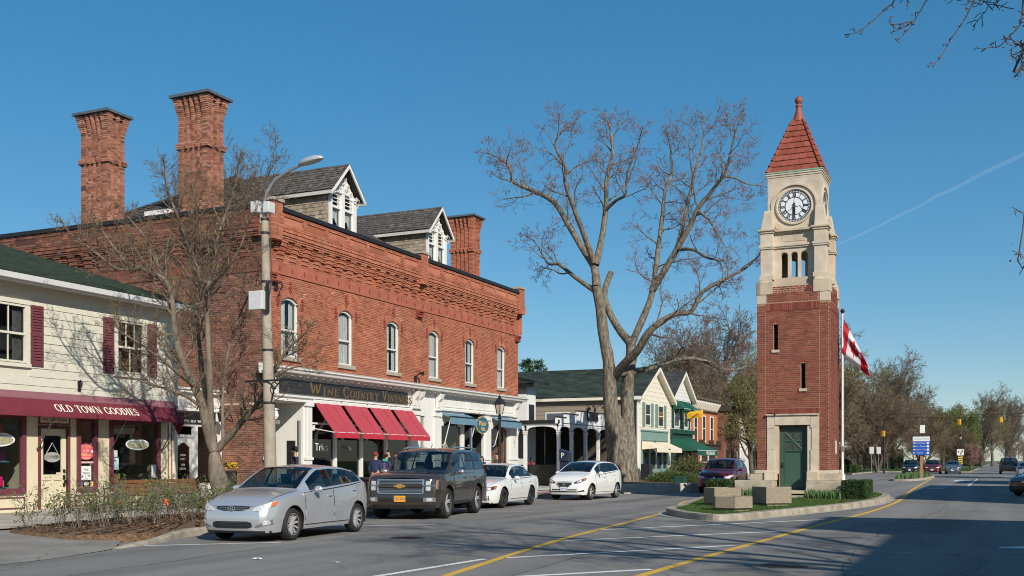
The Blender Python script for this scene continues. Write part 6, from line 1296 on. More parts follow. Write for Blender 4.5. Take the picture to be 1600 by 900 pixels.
BIGTREE={
'bs':[(-18.31,54.31,-0.41),(-18.31,54.31,1.52),(-18.4,54.27,2.9),(-18.5,54.23,3.93)],
'ls':[(-18.5,54.23,-0.2),(-18.66,54.15,1.52),(-18.78,53.88,3.24),(-18.84,53.63,5.18),(-18.83,53.52,6.31),(-18.9,53.49,7.09),(-19.08,53.41,8.01),(-19.23,53.23,9.61),(-19.39,53.05,10.82)],
'l1':[(-19.39,53.05,10.82),(-19.58,53.18,11.88),(-20.41,53.35,13.14),(-21.39,53.56,14.69),(-22.15,53.76,15.76),(-23.45,53.94,16.53),(-24.63,53.95,17.13),(-24.84,54.07,17.61),(-25.16,54.25,18.27),(-25.71,54.22,18.69)],
'l2':[(-19.51,52.99,12.08),(-19.82,52.08,13.63),(-20.03,51.43,14.62),(-20.31,50.86,15.91),(-20.23,50.68,16.69),(-20.6,50.18,17.68),(-20.14,50.17,18.41)],
'l3':[(-19.45,53.13,11.96),(-19.25,53.66,13.79),(-19.09,53.73,15.26),(-19.06,53.75,16.64),(-18.81,53.97,17.94),(-18.91,54.04,19.11)],
'l3b':[(-19.09,53.73,15.02),(-18.39,53.39,15.36),(-17.74,53.03,15.55),(-17.58,52.78,16.57),(-16.97,52.51,17.66)],
'l4':[(-19.45,53.02,10.55),(-20.87,53.58,11.52),(-22.0,54.16,12.37),(-22.75,54.48,12.51),(-23.44,54.82,13.42)],
'rs':[(-18.03,54.66,-0.21),(-18.12,54.73,1.69),(-18.22,54.79,3.36),(-18.31,54.97,5.7),(-18.15,55.15,7.1),(-18.19,55.25,7.92)],
'r0':[(-18.19,55.25,7.92),(-19.08,55.28,9.02),(-19.82,55.49,10.65),(-19.57,55.93,12.05)],
'r1':[(-18.19,55.25,7.92),(-17.96,55.35,8.41),(-17.36,55.74,10.03),(-17.16,55.94,10.99),(-17.06,56.43,12.83),(-17.01,56.89,14.33),(-16.97,57.35,15.85),(-16.93,57.59,16.86),(-16.66,57.93,17.75),(-16.78,58.1,19.07)],
'r2':[(-17.23,55.91,10.82),(-16.79,55.89,11.42),(-15.79,55.8,12.96),(-14.94,55.64,14.23),(-14.55,55.49,14.95),(-13.59,55.38,15.99),(-13.02,55.31,16.68),(-12.63,55.05,17.81),(-12.43,54.92,18.52)],
'r3':[(-15.76,55.81,13.03),(-15.57,56.67,14.85),(-15.47,57.37,16.3),(-15.34,58.09,17.89),(-15.11,58.64,19.19),(-15.07,58.88,20.15)],
'r4':[(-15.67,55.74,12.94),(-14.66,55.0,12.72),(-13.82,54.39,12.14),(-13.02,53.88,11.79),(-12.71,53.58,11.16)],
'r5':[(-14.51,55.5,14.85),(-13.77,54.74,14.18),(-13.16,54.04,13.31),(-12.69,53.48,12.61)],
'r6':[(-13.08,55.28,16.51),(-12.71,56.0,16.55),(-12.22,56.89,16.4),(-11.53,57.86,16.45)],
'd1':[(-18.71,53.8,5.98),(-17.77,53.02,6.67),(-16.91,52.53,7.26),(-16.28,52.27,8.09),(-15.59,52.26,8.61),(-14.83,52.39,9.01),(-14.09,52.5,9.08),(-13.52,52.44,10.0),(-12.48,52.59,10.59),(-11.47,52.83,11.1),(-10.79,52.92,11.7)],
'd2':[(-18.75,54.11,6.18),(-17.84,55.41,6.42),(-16.92,56.71,6.84),(-15.99,57.8,7.25),(-15.17,58.83,7.2),(-14.41,59.62,6.8),(-13.39,60.64,6.77),(-12.79,61.25,7.54)],
}
SMALLTREE={
't':[(-19.3,23.05,0.12),(-19.35,23.03,0.73),(-19.46,22.98,1.26),(-19.51,22.96,1.8)],
'a':[(-19.51,22.96,1.8),(-19.61,22.8,2.34),(-19.59,22.59,2.98),(-19.72,22.42,3.51),(-19.86,22.03,4.29),(-19.87,21.8,5.07),(-19.83,21.71,5.62),(-19.86,21.48,6.23),(-20.01,21.19,6.4),(-20.13,20.91,6.51),(-20.4,20.57,6.67),(-20.67,20.22,7.25)],
'a2':[(-19.89,21.57,6.11),(-20.48,21.85,6.79),(-20.73,21.96,7.16),(-21.16,21.98,7.71),(-21.66,21.97,8.19)],
'a3':[(-20.13,20.91,6.51),(-20.24,20.2,6.38),(-20.44,19.67,6.71),(-20.78,19.18,7.13)],
'b':[(-19.55,22.94,2.05),(-19.84,23.14,2.9),(-20.12,23.23,3.84),(-20.3,23.25,4.6),(-20.43,23.3,5.56),(-20.54,23.47,6.62),(-20.89,23.53,7.4),(-21.09,23.55,8.01),(-21.33,23.55,8.52),(-21.63,23.52,9.15),(-21.73,23.48,9.8)],
'b2':[(-20.54,23.47,6.58),(-20.17,23.21,7.23),(-20.01,22.95,7.88),(-19.97,22.75,8.54),(-20.06,22.7,9.15)],
'c':[(-19.59,22.92,2.22),(-19.41,22.67,3.26),(-19.36,22.58,4.06),(-19.34,22.48,5.23),(-19.37,22.47,5.83),(-19.31,22.5,6.26),(-19.18,22.56,6.92),(-19.09,22.6,7.47),(-18.95,22.66,8.0),(-18.81,22.73,8.42),(-18.68,22.79,8.85),(-18.59,22.83,9.36)],
'c2':[(-19.31,22.5,6.18),(-18.68,22.24,6.43),(-18.06,22.08,6.86),(-17.61,21.96,7.47),(-17.33,21.86,8.08)],
'd':[(-19.44,22.99,1.84),(-19.2,22.99,2.04),(-18.81,22.95,2.34),(-18.39,22.92,2.71),(-17.87,22.83,3.12),(-17.34,22.74,3.83),(-16.93,22.71,4.4),(-16.38,22.74,4.81)],
'e':[(-19.28,23.06,2.05),(-19.5,23.29,2.76),(-19.63,23.45,3.41),(-19.63,23.56,4.12),(-19.54,23.71,4.93),(-19.31,23.93,5.85),(-18.98,24.08,6.57)],
'f':[(-17.68,22.04,7.65),(-17.39,22.06,8.16),(-17.1,22.08,8.68),(-16.77,22.12,9.34)],
'g':[(-19.64,22.68,2.91),(-19.57,22.05,3.19),(-19.65,21.46,3.36),(-19.79,20.85,3.49),(-19.94,20.34,3.63)],
'h':[(-19.72,22.42,3.51),(-19.54,21.62,3.79),(-19.49,20.87,4.14),(-19.57,20.18,4.49),(-19.71,19.78,4.69)],
'i':[(-17.39,22.72,3.71),(-16.8,22.77,3.95),(-16.23,22.81,4.02)],
}
OVERHANG=[
[(-0.62,10.17,6.58),(-0.72,10.12,6.0),(-0.84,10.07,5.66),(-0.9,10.04,5.59),(-1.05,9.97,5.44),(-1.14,9.93,5.37),(-1.2,9.9,5.35)],
[(-0.3,10.31,6.41),(-0.49,10.23,5.89),(-0.58,10.19,5.66),(-0.68,10.14,5.47),(-0.73,10.12,5.39),(-0.82,10.08,5.3)],
[(-0.69,10.13,5.47),(-0.77,10.1,5.45),(-0.85,10.06,5.44),(-0.89,10.04,5.47)],
[(-0.71,10.13,5.45),(-0.77,10.1,5.41),(-0.84,10.07,5.38),(-0.85,10.06,5.39)],
[(0.17,10.53,6.41),(-0.07,10.42,5.92),(-0.19,10.36,5.66),(-0.26,10.33,5.5),(-0.36,10.29,5.34),(-0.42,10.26,5.23),(-0.49,10.23,5.11),(-0.55,10.2,5.09)],
[(0.43,10.65,6.35),(0.23,10.56,5.89),(0.21,10.55,5.66),(0.19,10.54,5.46),(0.15,10.52,5.39),(0.08,10.49,5.31),(0.01,10.46,5.24),(-0.07,10.42,5.23),(-0.14,10.39,5.22)],
[(0.43,10.65,5.34),(0.22,10.55,5.27),(0.17,10.53,5.26),(0.1,10.5,5.25)],
[(0.43,10.65,5.37),(0.22,10.55,5.22),(0.14,10.52,5.17),(0.1,10.5,5.18)],
[(0.43,10.65,3.65),(0.22,10.55,3.74),(0.17,10.53,3.77),(0.12,10.51,3.8)],
]
# ================================================================== TREES
def tubes_mesh(polys,n):
 """polys: list of (points kx3 array, radii k); vectorised by length. returns verts, quads"""
 V=[];Q=[];base=0;by={}
 for p,r in polys:by.setdefault(len(p),[]).append((p,r))
 for k,L in by.items():
  P=np.array([p for p,r in L],dtype=np.float64);R=np.array([r for p,r in L],dtype=np.float64)
  Tn=np.empty_like(P);Tn[:,1:-1]=P[:,2:]-P[:,:-2];Tn[:,0]=P[:,1]-P[:,0];Tn[:,-1]=P[:,-1]-P[:,-2]
  Tn/=np.linalg.norm(Tn,axis=2,keepdims=True)+1e-9;av=P[:,-1]-P[:,0];ref=np.cross(av,np.array([.31,.77,.55]));ref/=np.linalg.norm(ref,axis=1,keepdims=True)+1e-9
  ref=ref[:,None,:]-Tn*np.sum(Tn*ref[:,None,:],axis=2,keepdims=True);ref/=np.linalg.norm(ref,axis=2,keepdims=True)+1e-9;W_=np.cross(Tn,ref)
  th=np.arange(n)*2*np.pi/n;ring=P[:,:,None,:]+R[:,:,None,None]*(ref[:,:,None,:]*np.cos(th)[None,None,:,None]+W_[:,:,None,:]*np.sin(th)[None,None,:,None])
  m=len(L);V.append(ring.reshape(-1,3));idx=np.arange(m*k*n).reshape(m,k,n)+base
  a=idx[:,:-1];b=idx[:,1:];Q.append(np.stack([a,np.roll(a,-1,2),np.roll(b,-1,2),b],-1).reshape(-1,4));base+=m*k*n
 return(np.concatenate(V),np.concatenate(Q))if V else(np.zeros((0,3)),np.zeros((0,4),int))
def np_mesh(name,V,Q,material,smooth=True):
 me=bpy.data.meshes.new(name);me.vertices.add(len(V));me.vertices.foreach_set("co",np.ascontiguousarray(V,dtype=np.float32).ravel());nq,k=Q.shape
 me.loops.add(nq*k);me.loops.foreach_set("vertex_index",np.ascontiguousarray(Q,dtype=np.int32).ravel());me.polygons.add(nq);me.polygons.foreach_set("loop_start",np.arange(nq,dtype=np.int32)*k)
 if smooth:me.polygons.foreach_set("use_smooth",np.ones(nq,dtype=bool))
 me.materials.append(material);me.update(calc_edges=True);me.validate();return me
def unit(v):return v/(np.linalg.norm(v)+1e-9)
class Grow:
 def __init__(s,seed):s.r=np.random.default_rng(seed);s.thick=[];s.thin=[];s.tips=[]
 def limb(s,pts,r0,r1,sub=3,pw=.8):
  """smooth hand-placed limb; returns dense points and radii"""
  P=np.array(pts,float);k=len(P);out=[]
  for i in range(k-1):
   p0,p1,p2,p3=P[max(0,i-1)],P[i],P[i+1],P[min(k-1,i+2)]
   for q in range(sub):
    t=q/sub;out.append(.5*(2*p1+(p2-p0)*t+(2*p0-5*p1+4*p2-p3)*t*t+(3*p1-p0-3*p2+p3)*t**3))
  out.append(P[-1]);out=np.array(out);t=np.linspace(0,1,len(out));rr=r0+(r1-r0)*t**pw;rr*=1+.05*np.sin(np.arange(len(out))*1.7);s.thick.append((out,rr));return out,rr
 def branch(s,p,d,L,r,lvl,C):
  k=C['seg'][lvl];pts=[np.array(p,float)];rs=[r];d=unit(np.array(d,float));st=L/k;wob=C['wob'][lvl];tr=C['trop'][lvl];rend=r*C['taper'][lvl]
  for i in range(k):
   d=unit(d+s.r.normal(0,wob,3)+np.array([0,0,tr]));pts.append(pts[-1]+d*st);rs.append(max(C['rmin'],r+(rend-r)*(i+1)/k))
  P=np.array(pts);R=np.array(rs);(s.thick if r>C['thick']else s.thin).append((P,R))
  if lvl+1<len(C['seg']):s.children(P,R,L,lvl,C)
  if lvl+1>=len(C['seg']):s.tips.append((P[-1],unit(P[-1]-P[-2]),P[len(P)//2]))
 def children(s,P,R,L,lvl,C,n=None,t0=None):
  n=n or C['n'][lvl];t0=C['t0'][lvl]if t0 is None else t0;k=len(P)-1;az=s.r.uniform(0,6.28)
  for c in range(n):
   t=t0+(1-t0)*(c+s.r.uniform(.1,.9))/n;f=t*k;i=min(int(f),k-1);q=f-i;p=P[i]*(1-q)+P[i+1]*q;rr=R[i]*(1-q)+R[i+1]*q;d=unit(P[i+1]-P[i])
   az+=2.4+s.r.normal(0,.4);a=rad(s.r.uniform(*C['ang'][lvl]));u=unit(np.cross(d,[.3,.5,.81]));v=np.cross(d,u);nd=d*math.cos(a)+(u*math.cos(az)+v*math.sin(az))*math.sin(a)
   s.branch(p,nd,L*C['ratio'][lvl]*(1-C['fall'][lvl]*t)*s.r.uniform(.7,1.25),max(C['rmin'],min(rr*C['rr'][lvl],rr*.9)),lvl+1,C)
 def buds(s,size,per=2,spread=.12,every=1):
  V=[];k=0
  for(p,d,mid)in s.tips[::every]:
   for _ in range(per):
    t=s.r.random();c=p*(1-t*.8)+mid*t*.8+s.r.normal(0,spread*.3,3);a=unit(s.r.normal(size=3)+d);b=unit(np.cross(a,s.r.normal(size=3)));z=size*s.r.uniform(.5,1.4);V+=[c-a*z*.3,c+b*z*.4+a*z*.3,c+a*z,c-b*z*.4+a*z*.3]
  V=np.array(V)if V else np.zeros((0,3));return V,np.arange(len(V)).reshape(-1,4)
def plant_tree(name,G,bark,twig,bud=None,budm=None,loc=None,label=None,cat="tree",group=None,nthick=8,nthin=3):
 t=thing(name,label,cat,loc,group=group);V,Q=tubes_mesh(G.thick,nthick);link("trunk",np_mesh("trunk",V,Q,bark),t,True)
 V,Q=tubes_mesh(G.thin,nthin);link("crown",np_mesh("crown",V,Q,twig),t,True)
 if bud is not None and len(bud[0]):link("buds",np_mesh("buds",bud[0],bud[1],budm,False),t,True,kind='stuff')
 return t
BARK=mat("grey_ridged_bark",(.21,.185,.145),.95,.35,4,1.0,22,col2=(.095,.08,.056),mixscale=3.5,mixlo=.42,mixhi=.6,stretch=(3,3,.7));LIMBB=mat("limb_bark",(.22,.18,.115),.9,.25,3,.6,25,col2=(.12,.105,.06),mixscale=1.2)
TWIG=mat("bare_twig",(.15,.10,.075),.9,.2,2);TWIGR=mat("reddish_twig",(.20,.125,.10),.9,.2,2);BUDR=mat("red_bud",(.24,.10,.07),.8,.3,3);BUDG=mat("yellow_green_bud",(.22,.20,.035),.7,.3,4,transl=.3)
# big street tree beside the white car, limbs as they grow
G=Grow(11);RB={'bs':(.74,.10),'ls':(.60,.25),'l1':(.24,.045),'l2':(.17,.04),'l3':(.19,.07),'l3b':(.11,.035),'l4':(.15,.04),'rs':(.58,.28),'r0':(.24,.15),'r1':(.23,.05),'r2':(.22,.045),'r3':(.14,.04),'r4':(.11,.035),'r5':(.08,.03),'r6':(.07,.025),'d1':(.27,.045),'d2':(.20,.04)}
CB=dict(seg=[0,6,5,4,3],wob=[0,.20,.22,.25,.28],trop=[0,.05,.06,.03,.04],taper=[0,.35,.35,.5,.6],rmin=.006,thick=.03,n=[0,6,5,4],t0=[.3,.22,.25,.2],ang=[(35,75),(30,65),(30,65),(25,60)],ratio=[0,.52,.5,.5],fall=[.3,.35,.3,.3],rr=[.5,.5,.55,.6])
for k,pts in BIGTREE.items():
 P,R=G.limb(pts,*RB[k],pw=.45 if k in('ls','rs')else 1.6 if k=='bs' else .8);L_=sum(np.linalg.norm(P[i+1]-P[i])for i in range(len(P)-1))
 if k in('ls','rs','r0','bs'):continue
 n=max(5,int(L_*1.3));az=G.r.uniform(0,6.28)
 for c in range(n):
  t=.28+.72*(c+G.r.uniform(.2,.8))/n;f=t*(len(P)-1);i=min(int(f),len(P)-2);q=f-i;p=P[i]*(1-q)+P[i+1]*q;rr=R[i]*(1-q)+R[i+1]*q;d=unit(P[i+1]-P[i]);az+=2.4+G.r.normal(0,.5);a=rad(G.r.uniform(35,75));u=unit(np.cross(d,[.3,.5,.81]));v=np.cross(d,u);nd=unit(d*math.cos(a)+(u*math.cos(az)+v*math.sin(az))*math.sin(a)+np.array([0,0,.18]))
  G.branch(p,nd,G.r.uniform(1.4,2.9)*(1.1-.35*t),min(.05,rr*.45),1,CB)
 G.branch(P[-1],P[-1]-P[-2],1.4,R[-1]*.9,1,CB)
plant_tree("street_tree",G,BARK,TWIGR,G.buds(.055,1,every=2),BUDR,(-17.9,54.2,.3),"huge bare forked street tree with thick grey trunk rising from the mulch bed",nthick=10)
# small budding tree before the brick side wall
G=Grow(23);RS={'t':(.26,.11),'a':(.16,.03),'a2':(.05,.02),'a3':(.04,.018),'b':(.13,.025),'b2':(.04,.02),'c':(.105,.022),'c2':(.045,.018),'d':(.13,.03),'e':(.06,.02),'f':(.025,.012),'g':(.06,.018),'h':(.05,.016),'i':(.035,.015)}
CS=dict(seg=[0,5,4,3],wob=[0,.16,.2,.25],trop=[0,.10,.10,.05],taper=[0,.35,.4,.5],rmin=.0045,thick=.018,n=[0,8,5],t0=[.2,.2,.2],ang=[(30,65),(28,60),(25,55)],ratio=[0,.5,.5],fall=[.3,.3,.3],rr=[.5,.55,.6])
for k,pts in SMALLTREE.items():
 P,R=G.limb(pts,*RS[k],pw=3.5 if k=='t' else .7);L_=sum(np.linalg.norm(P[i+1]-P[i])for i in range(len(P)-1))
 if k=='t':continue
 n=max(6,int(L_*5.4));az=G.r.uniform(0,6.28);t0=.3 if k in 'abcd' else .12
 for c in range(n):
  t=t0+(1-t0)*(c+G.r.uniform(.2,.8))/n;f=t*(len(P)-1);i=min(int(f),len(P)-2);q=f-i;p=P[i]*(1-q)+P[i+1]*q;rr=R[i]*(1-q)+R[i+1]*q;d=unit(P[i+1]-P[i]);az+=2.4+G.r.normal(0,.5);a=rad(G.r.uniform(30,70));u=unit(np.cross(d,[.3,.5,.81]));v=np.cross(d,u);nd=unit(d*math.cos(a)+(u*math.cos(az)+v*math.sin(az))*math.sin(a)+np.array([0,0,.12]))
  G.branch(p,nd,G.r.uniform(.7,1.5)*(1.1-.55*t),min(.03,rr*.5),1,CS)
 if k!='f':G.branch(P[-1],P[-1]-P[-2],.45,R[-1]*.9,1,CS)
plant_tree("street_tree",G,mat("smooth_bark",(.20,.165,.125),.9,.2,4,.6,22,col2=(.13,.11,.085),mixscale=3,stretch=(2,2,.7)),TWIG,G.buds(.030,1,every=1),BUDG,(-19.4,23.3,.15),"smaller many stemmed street tree with yellow green buds before the brick side wall",nthick=9)
# the tree whose twigs hang into the top right corner stands outside the frame on the right
G=Grow(31);CO=dict(seg=[0,7,6,4,3],wob=[0,.16,.2,.22,.25],trop=[0,-.01,-.03,-.03,0],taper=[0,.3,.35,.5,.6],rmin=.004,thick=.03,n=[0,7,6,4],t0=[.3,.25,.2,.2],ang=[(35,70),(30,60),(30,60),(25,55)],ratio=[0,.55,.5,.5],fall=[.3,.3,.3,.3],rr=[.5,.5,.55,.6])
P,R=G.limb([(9.6,7.2,.1),(9.5,7.3,2),(9.3,7.6,4.2),(9.0,8.0,6.5)],.42,.3)
for pts,r in(([(9.1,7.9,5.2),(7.2,8.6,7.2),(5.0,9.3,8.8),(2.6,9.9,9.4),(1.0,10.3,9.1)],.17),([(9.0,8.0,6.5),(8.0,9.5,9),(6.4,11,11),(5.2,12.5,12.2)],.2),([(9.0,8,6.4),(8.6,6.5,9),(7,5,11),(6,3.5,12)],.18),([(9,8,6.5),(10,9.5,9.5),(10.5,11,12),(10.2,12,13.5)],.2),([(9.0,8,6.0),(7.0,7.0,8),(5,6.5,9.6),(3.5,6.2,10.2)],.15)):
 P,R=G.limb(pts,r,.05)
 for c in range(9):
  t=.25+.75*(c+.5)/9;f=t*(len(P)-1);i=min(int(f),len(P)-2);d=unit(P[i+1]-P[i]);u=unit(np.cross(d,[.3,.5,.81]));v=np.cross(d,u);az=c*2.4;a=rad(G.r.uniform(35,65));nd=unit(d*math.cos(a)+(u*math.cos(az)+v*math.sin(az))*math.sin(a)+np.array([0,0,.35]));p=P[i]
  if p[0]<3.2:nd[2]=abs(nd[2])+.5
  G.branch(p,nd,G.r.uniform(1.6,2.8),min(.06,R[i]*.5),1,CO)
G.thin=[(p,r)for p,r in G.thin if not(p[:,0].min()<.9 and p[:,2].min()<8.4)];G.tips=[t for t in G.tips if not(t[0][0]<.9 and t[0][2]<8.4)]
anchors={0:(1.0,10.3,9.1),1:(1.4,10.2,9.15),4:(2.0,10.0,9.3),5:(2.8,9.9,9.4),6:(3.6,9.7,9.2),7:(3.6,9.7,9.2),8:(3.0,9.8,9.3)};bs=[]
for i,pts in enumerate(OVERHANG):
 pp=([anchors[i]]if i in anchors else[])+pts;P,R=G.limb(pp,.012 if i in anchors else .006,.0028,4);nn=len(P);G.thin.append(G.thick.pop())
 if i in anchors:
  for q in range(1,int(nn*.45),1):G.branch(P[q],np.array([.5+G.r.random(),G.r.normal(0,.6),.7+G.r.random()*.5]),G.r.uniform(.25,.6),.005,2,CO)
 st=int(nn*(.35 if i in anchors else .1))
 for q in range(st,nn,3 if i<8 else 6):d=unit(P[min(q+1,nn-1)]-P[q-1]+G.r.normal(0,.02,3));G.tips.append((P[q]+G.r.normal(0,.012,3),unit(d+G.r.normal(0,.5,3)),P[q]));G.thin.append((np.array([P[q],P[q]+unit(d+G.r.normal(0,.7,3))*.045,P[q]+unit(d+G.r.normal(0,.6,3))*.06]),np.array([.004,.007,.002])))
plant_tree("overhanging_tree",G,BARK,TWIG,G.buds(.022,1),mat("pale_bud",(.30,.24,.18),.8,.3,4),(9.6,7.2,.1),"bare tree whose knobbly twigs hang into the top right corner of the sky")
# trees farther off: a few grown forms, each tree a copy of its own
def form(seed,H,spread,bark,twig,bud,budm,multi=1,dense=1.0,up=.1):
 G=Grow(seed);C=dict(seg=[6,6,5,4,3],wob=[.06,.14,.18,.22,.25],trop=[.1,up,up*.8,.04,.02],taper=[.45,.3,.35,.5,.6],rmin=.012,thick=.06,n=[int(16*dense),int(10*dense),7,4],t0=[.16,.18,.15,.15],ang=[(25,spread),(28,60),(28,60),(25,60)],ratio=[.62,.5,.48,.5],fall=[.35,.35,.3,.3],rr=[.5,.5,.55,.6])
 for m in range(multi):a=6.28*m/max(1,multi)+.5;G.branch((0,0,-.1),(.42*math.cos(a)*(multi>1),.42*math.sin(a)*(multi>1),1),H*.62,.019*H/(1+.3*(multi>1)),0,C)
 t=thing("street_tree","x","tree");V,Q=tubes_mesh(G.thick,6);link("trunk",np_mesh("trunk",V,Q,bark),t);V,Q=tubes_mesh(G.thin,3);link("crown",np_mesh("crown",V,Q,twig),t)
 if bud:b=G.buds(bud[0],bud[1],.5);link("buds",np_mesh("buds",b[0],b[1],budm,False),t,kind='stuff')
 return t
FB=mat("far_bark",(.10,.08,.062),.95,.25,2,.5,10);FT=mat("far_twig",(.15,.115,.088),.95,.25,.5);FT2=mat("far_twig_reddish",(.165,.12,.085),.95,.25,.5);FT3=mat("far_twig_olive",(.16,.135,.07),.95,.25,.5)
BY=mat("far_yellow_bud",(.24,.22,.06),.8,.3,1,transl=.3);BG=mat("far_green_bud",(.15,.19,.04),.8,.3,1,transl=.3);BP=mat("pink_blossom",(.30,.17,.16),.8,.2,2,transl=.2)
BO=mat("far_olive_bud",(.20,.165,.07),.8,.3,1,transl=.2)
forms={'bare':form(101,12,62,FB,FT,(.06,1),BO,dense=1.1),'yellow':form(102,12,60,FB,FT3,(.10,2),BY),'red':form(103,9,65,FB,FT2,(.06,1),BO,multi=4,dense=.9),'green':form(104,10,62,FB,FT3,(.11,3),BG),'pink':form(105,7,60,FB,FT2,(.12,2),BP,multi=2,dense=.8)}
used=set()
def far_tree(kind,x,y,s,rz,label,sz=None,z=.08):
 s*=1.5
 o=forms[kind]
 if kind in used:o=dup(o)
 used.add(kind);o.location=(x,y,z);o.rotation_euler=(0,0,rz);o.scale=(s,s,sz or s);o['label']=label;o['group']="trees along the far street"
FAR=[
('red',-19,128,1.15,0.3,"reddish many stemmed tree directly behind the flagpole"),('bare',-22,140,1.15,1.1,"tall bare tree behind the reddish tree, highest of its clump"),('yellow',-17,152,1.05,2.0,"yellow budding tree above the yellow signal box beside the flagpole"),
('red',-14,143,1.0,4.0,"reddish many stemmed tree behind the blue direction sign"),('bare',-14,165,1.0,.4,"bare tree rising behind the blue direction sign"),('bare',-11,178,.9,3.3,"bare tree to the right of the direction sign, over the waiting cars"),
('red',-9.5,158,.85,1.3,"dark reddish tree above the waiting red car"),('yellow',-30,150,1.15,.7,"yellow budding tree half behind the tower"),('bare',-34,135,1.2,5.0,"bare tree between the white corner building and the tower"),('green',-8.2,190,.8,.2,"fresh green tree left of the keep right sign"),
('red',-5.5,175,.62,2.2,"small reddish tree directly behind the keep right sign"),('green',-4.2,200,.85,1.9,"fresh green tree right of the keep right sign"),('pink',-3.2,165,.42,1.0,"pink blossoming tree left of the black car"),('bare',-3,240,1.05,1.2,"bare tree above the pink blossoming tree"),
('yellow',-1.2,300,1.15,.1,"yellowish tree far along the street above the black car"),('bare',2,340,1.3,2.5,"bare tree at the far end of the street"),('green',-9,260,1.0,3.0,"greenish tree far behind the waiting cars"),('bare',4,420,1.6,.9,"farthest bare tree closing the street"),
# right of the street
('bare',10.5,96,1.15,.6,"bare tree reaching in from the right picture edge"),('yellow',9.8,130,.95,2.6,"yellow budding tree at the right picture edge"),('green',10,165,.9,4.2,"green budding tree behind the silver car"),('bare',11,200,1.2,1.7,"bare tree beyond the silver car on the right"),('yellow',9.5,250,1.0,3.7,"farther yellow tree on the right side of the street"),
# behind the shops
('bare',-29,122,1.25,2.9,"bare tree over the orange brick shop's cornice"),('yellow',-21.6,103,.72,1.5,"yellow budding street tree before the dull brick shop"),('bare',-31,109,1.0,.9,"bare tree behind the orange brick shop"),('bare',-36,130,1.1,4.4,"bare tree farther behind the white corner building"),('red',-31,115,1.0,5.2,"reddish thin tree beside the dull brick shop"),
('yellow',-24,170,1.2,5.5,"yellow budding tree in the depth behind the flag"),('bare',-19,200,1.3,1.4,"bare tree in the depth behind the yellow trees")]
for k,x,y,s,rz,l in FAR:far_tree(k,x,y,s,rz,l)
# woods that read as one mass in the distance
WD=Grow(77);Cw=dict(seg=[4,4,3,3],wob=[.08,.16,.2,.25],trop=[.1,.1,.08,.03],taper=[.4,.35,.4,.6],rmin=.03,thick=.12,n=[8,5,4],t0=[.25,.2,.15],ang=[(25,60),(28,60),(28,60)],ratio=[.6,.5,.5],fall=[.3,.3,.3],rr=[.5,.5,.6])
for i in range(110):
 if i>=46 and i<80:x,y=WD.r.uniform(-60,-16),WD.r.uniform(146,200);WD.branch((x,y,0),(0,0,1),WD.r.uniform(2.5,4.5),.1,0,Cw);continue
 if i>=80:x,y=WD.r.uniform(-13,9)*(1 if i%2 else .6),WD.r.uniform(330,430);x=x if x<-4 else x+6;WD.branch((x,y,0),(0,0,1),WD.r.uniform(4,8),.15,0,Cw);continue
 if i<26:x,y=WD.r.uniform(-120,60),WD.r.uniform(430,560)
 else:x,y=WD.r.uniform(-75,-34),WD.r.uniform(165,260)
 WD.branch((x,y,0),(0,0,1),WD.r.uniform(7,11),.25,0,Cw)
V,Q=tubes_mesh(WD.thick+WD.thin,3);wo=link("distant_woods",np_mesh("distant_woods",V,Q,FT),kind='stuff',label="bare woods closing the view far behind the street",cat="woods")
# dark pine behind the brick block
t=thing("pine_tree","dark green pine showing over the roof at the end of the brick block","tree",(-37.5,86,0));G=Grow(9);G.limb([(-37.5,86,0),(-37.5,86,5),(-37.4,86.1,10.5)],.3,.05);V,Q=tubes_mesh(G.thick,7);link("trunk",np_mesh("trunk",V,Q,BARK),t,True);mb=[];r=np.random.default_rng(3)
for z in np.arange(3,10.6,.45):
 R_=2.6*(1-(z-3)/8.5)**.7+.25
 for k in range(9):
  a=r.uniform(0,6.28);d=np.array([math.cos(a),math.sin(a),r.uniform(-.1,.35)])
  for q in np.linspace(.3,1,9):
   c=np.array([-37.5,86,z])+d*R_*q*r.uniform(.7,1.1)
   for _ in range(7):u=unit(r.normal(size=3)+d*1.2);v=unit(np.cross(u,r.normal(size=3)));mb+=[c-v*.025,c+v*.025,c+u*.30+v*.012,c+u*.30-v*.012]
mb=np.array(mb);link("crown",np_mesh("crown",mb,np.arange(len(mb)).reshape(-1,4),mat("pine_needle",(.045,.085,.025),.7,.3,1.5,transl=.2),False),t,True)
o=dup(t,label="second dark pine peeping over the green roof, left of the big tree");o.location=(-35.8,88,-.6)
# ------------------------------------------------------------------ shrubs, beds
def twiggy(name,label,pts,h,seed,leafm,group=None,stems=9,leaf=.03,lp=3,cat="shrub",twm=None,up=.12,spread=.5,loc=None):
 G=Grow(seed);C=dict(seg=[4,3,3],wob=[.16,.2,.25],trop=[up,up*.7,.05],taper=[.5,.5,.6],rmin=.0035,thick=9,n=[5,3],t0=[.2,.2],ang=[(20,50),(20,55)],ratio=[.5,.5],fall=[.3,.3],rr=[.6,.7])
 for(x,y,z)in pts:
  for _ in range(stems):a=G.r.uniform(0,6.28);q=G.r.random()*spread;G.branch((x+G.r.normal(0,.06),y+G.r.normal(0,.06),z-.02),(q*math.cos(a),q*math.sin(a),1),h*G.r.uniform(.55,1.05),.008,0,C)
 x,y,z=loc or pts[0];t=thing(name,label,cat,(x,y,z),group=group);V,Q=tubes_mesh(G.thin,3);link("stems",np_mesh("stems",V,Q,twm or mat("shrub_twig",(.19,.155,.125),.9,.2,4)),t,True)
 b=G.buds(leaf,lp,.15);link("leaves",np_mesh("leaves",b[0],b[1],leafm,False),t,True,kind='stuff');return t
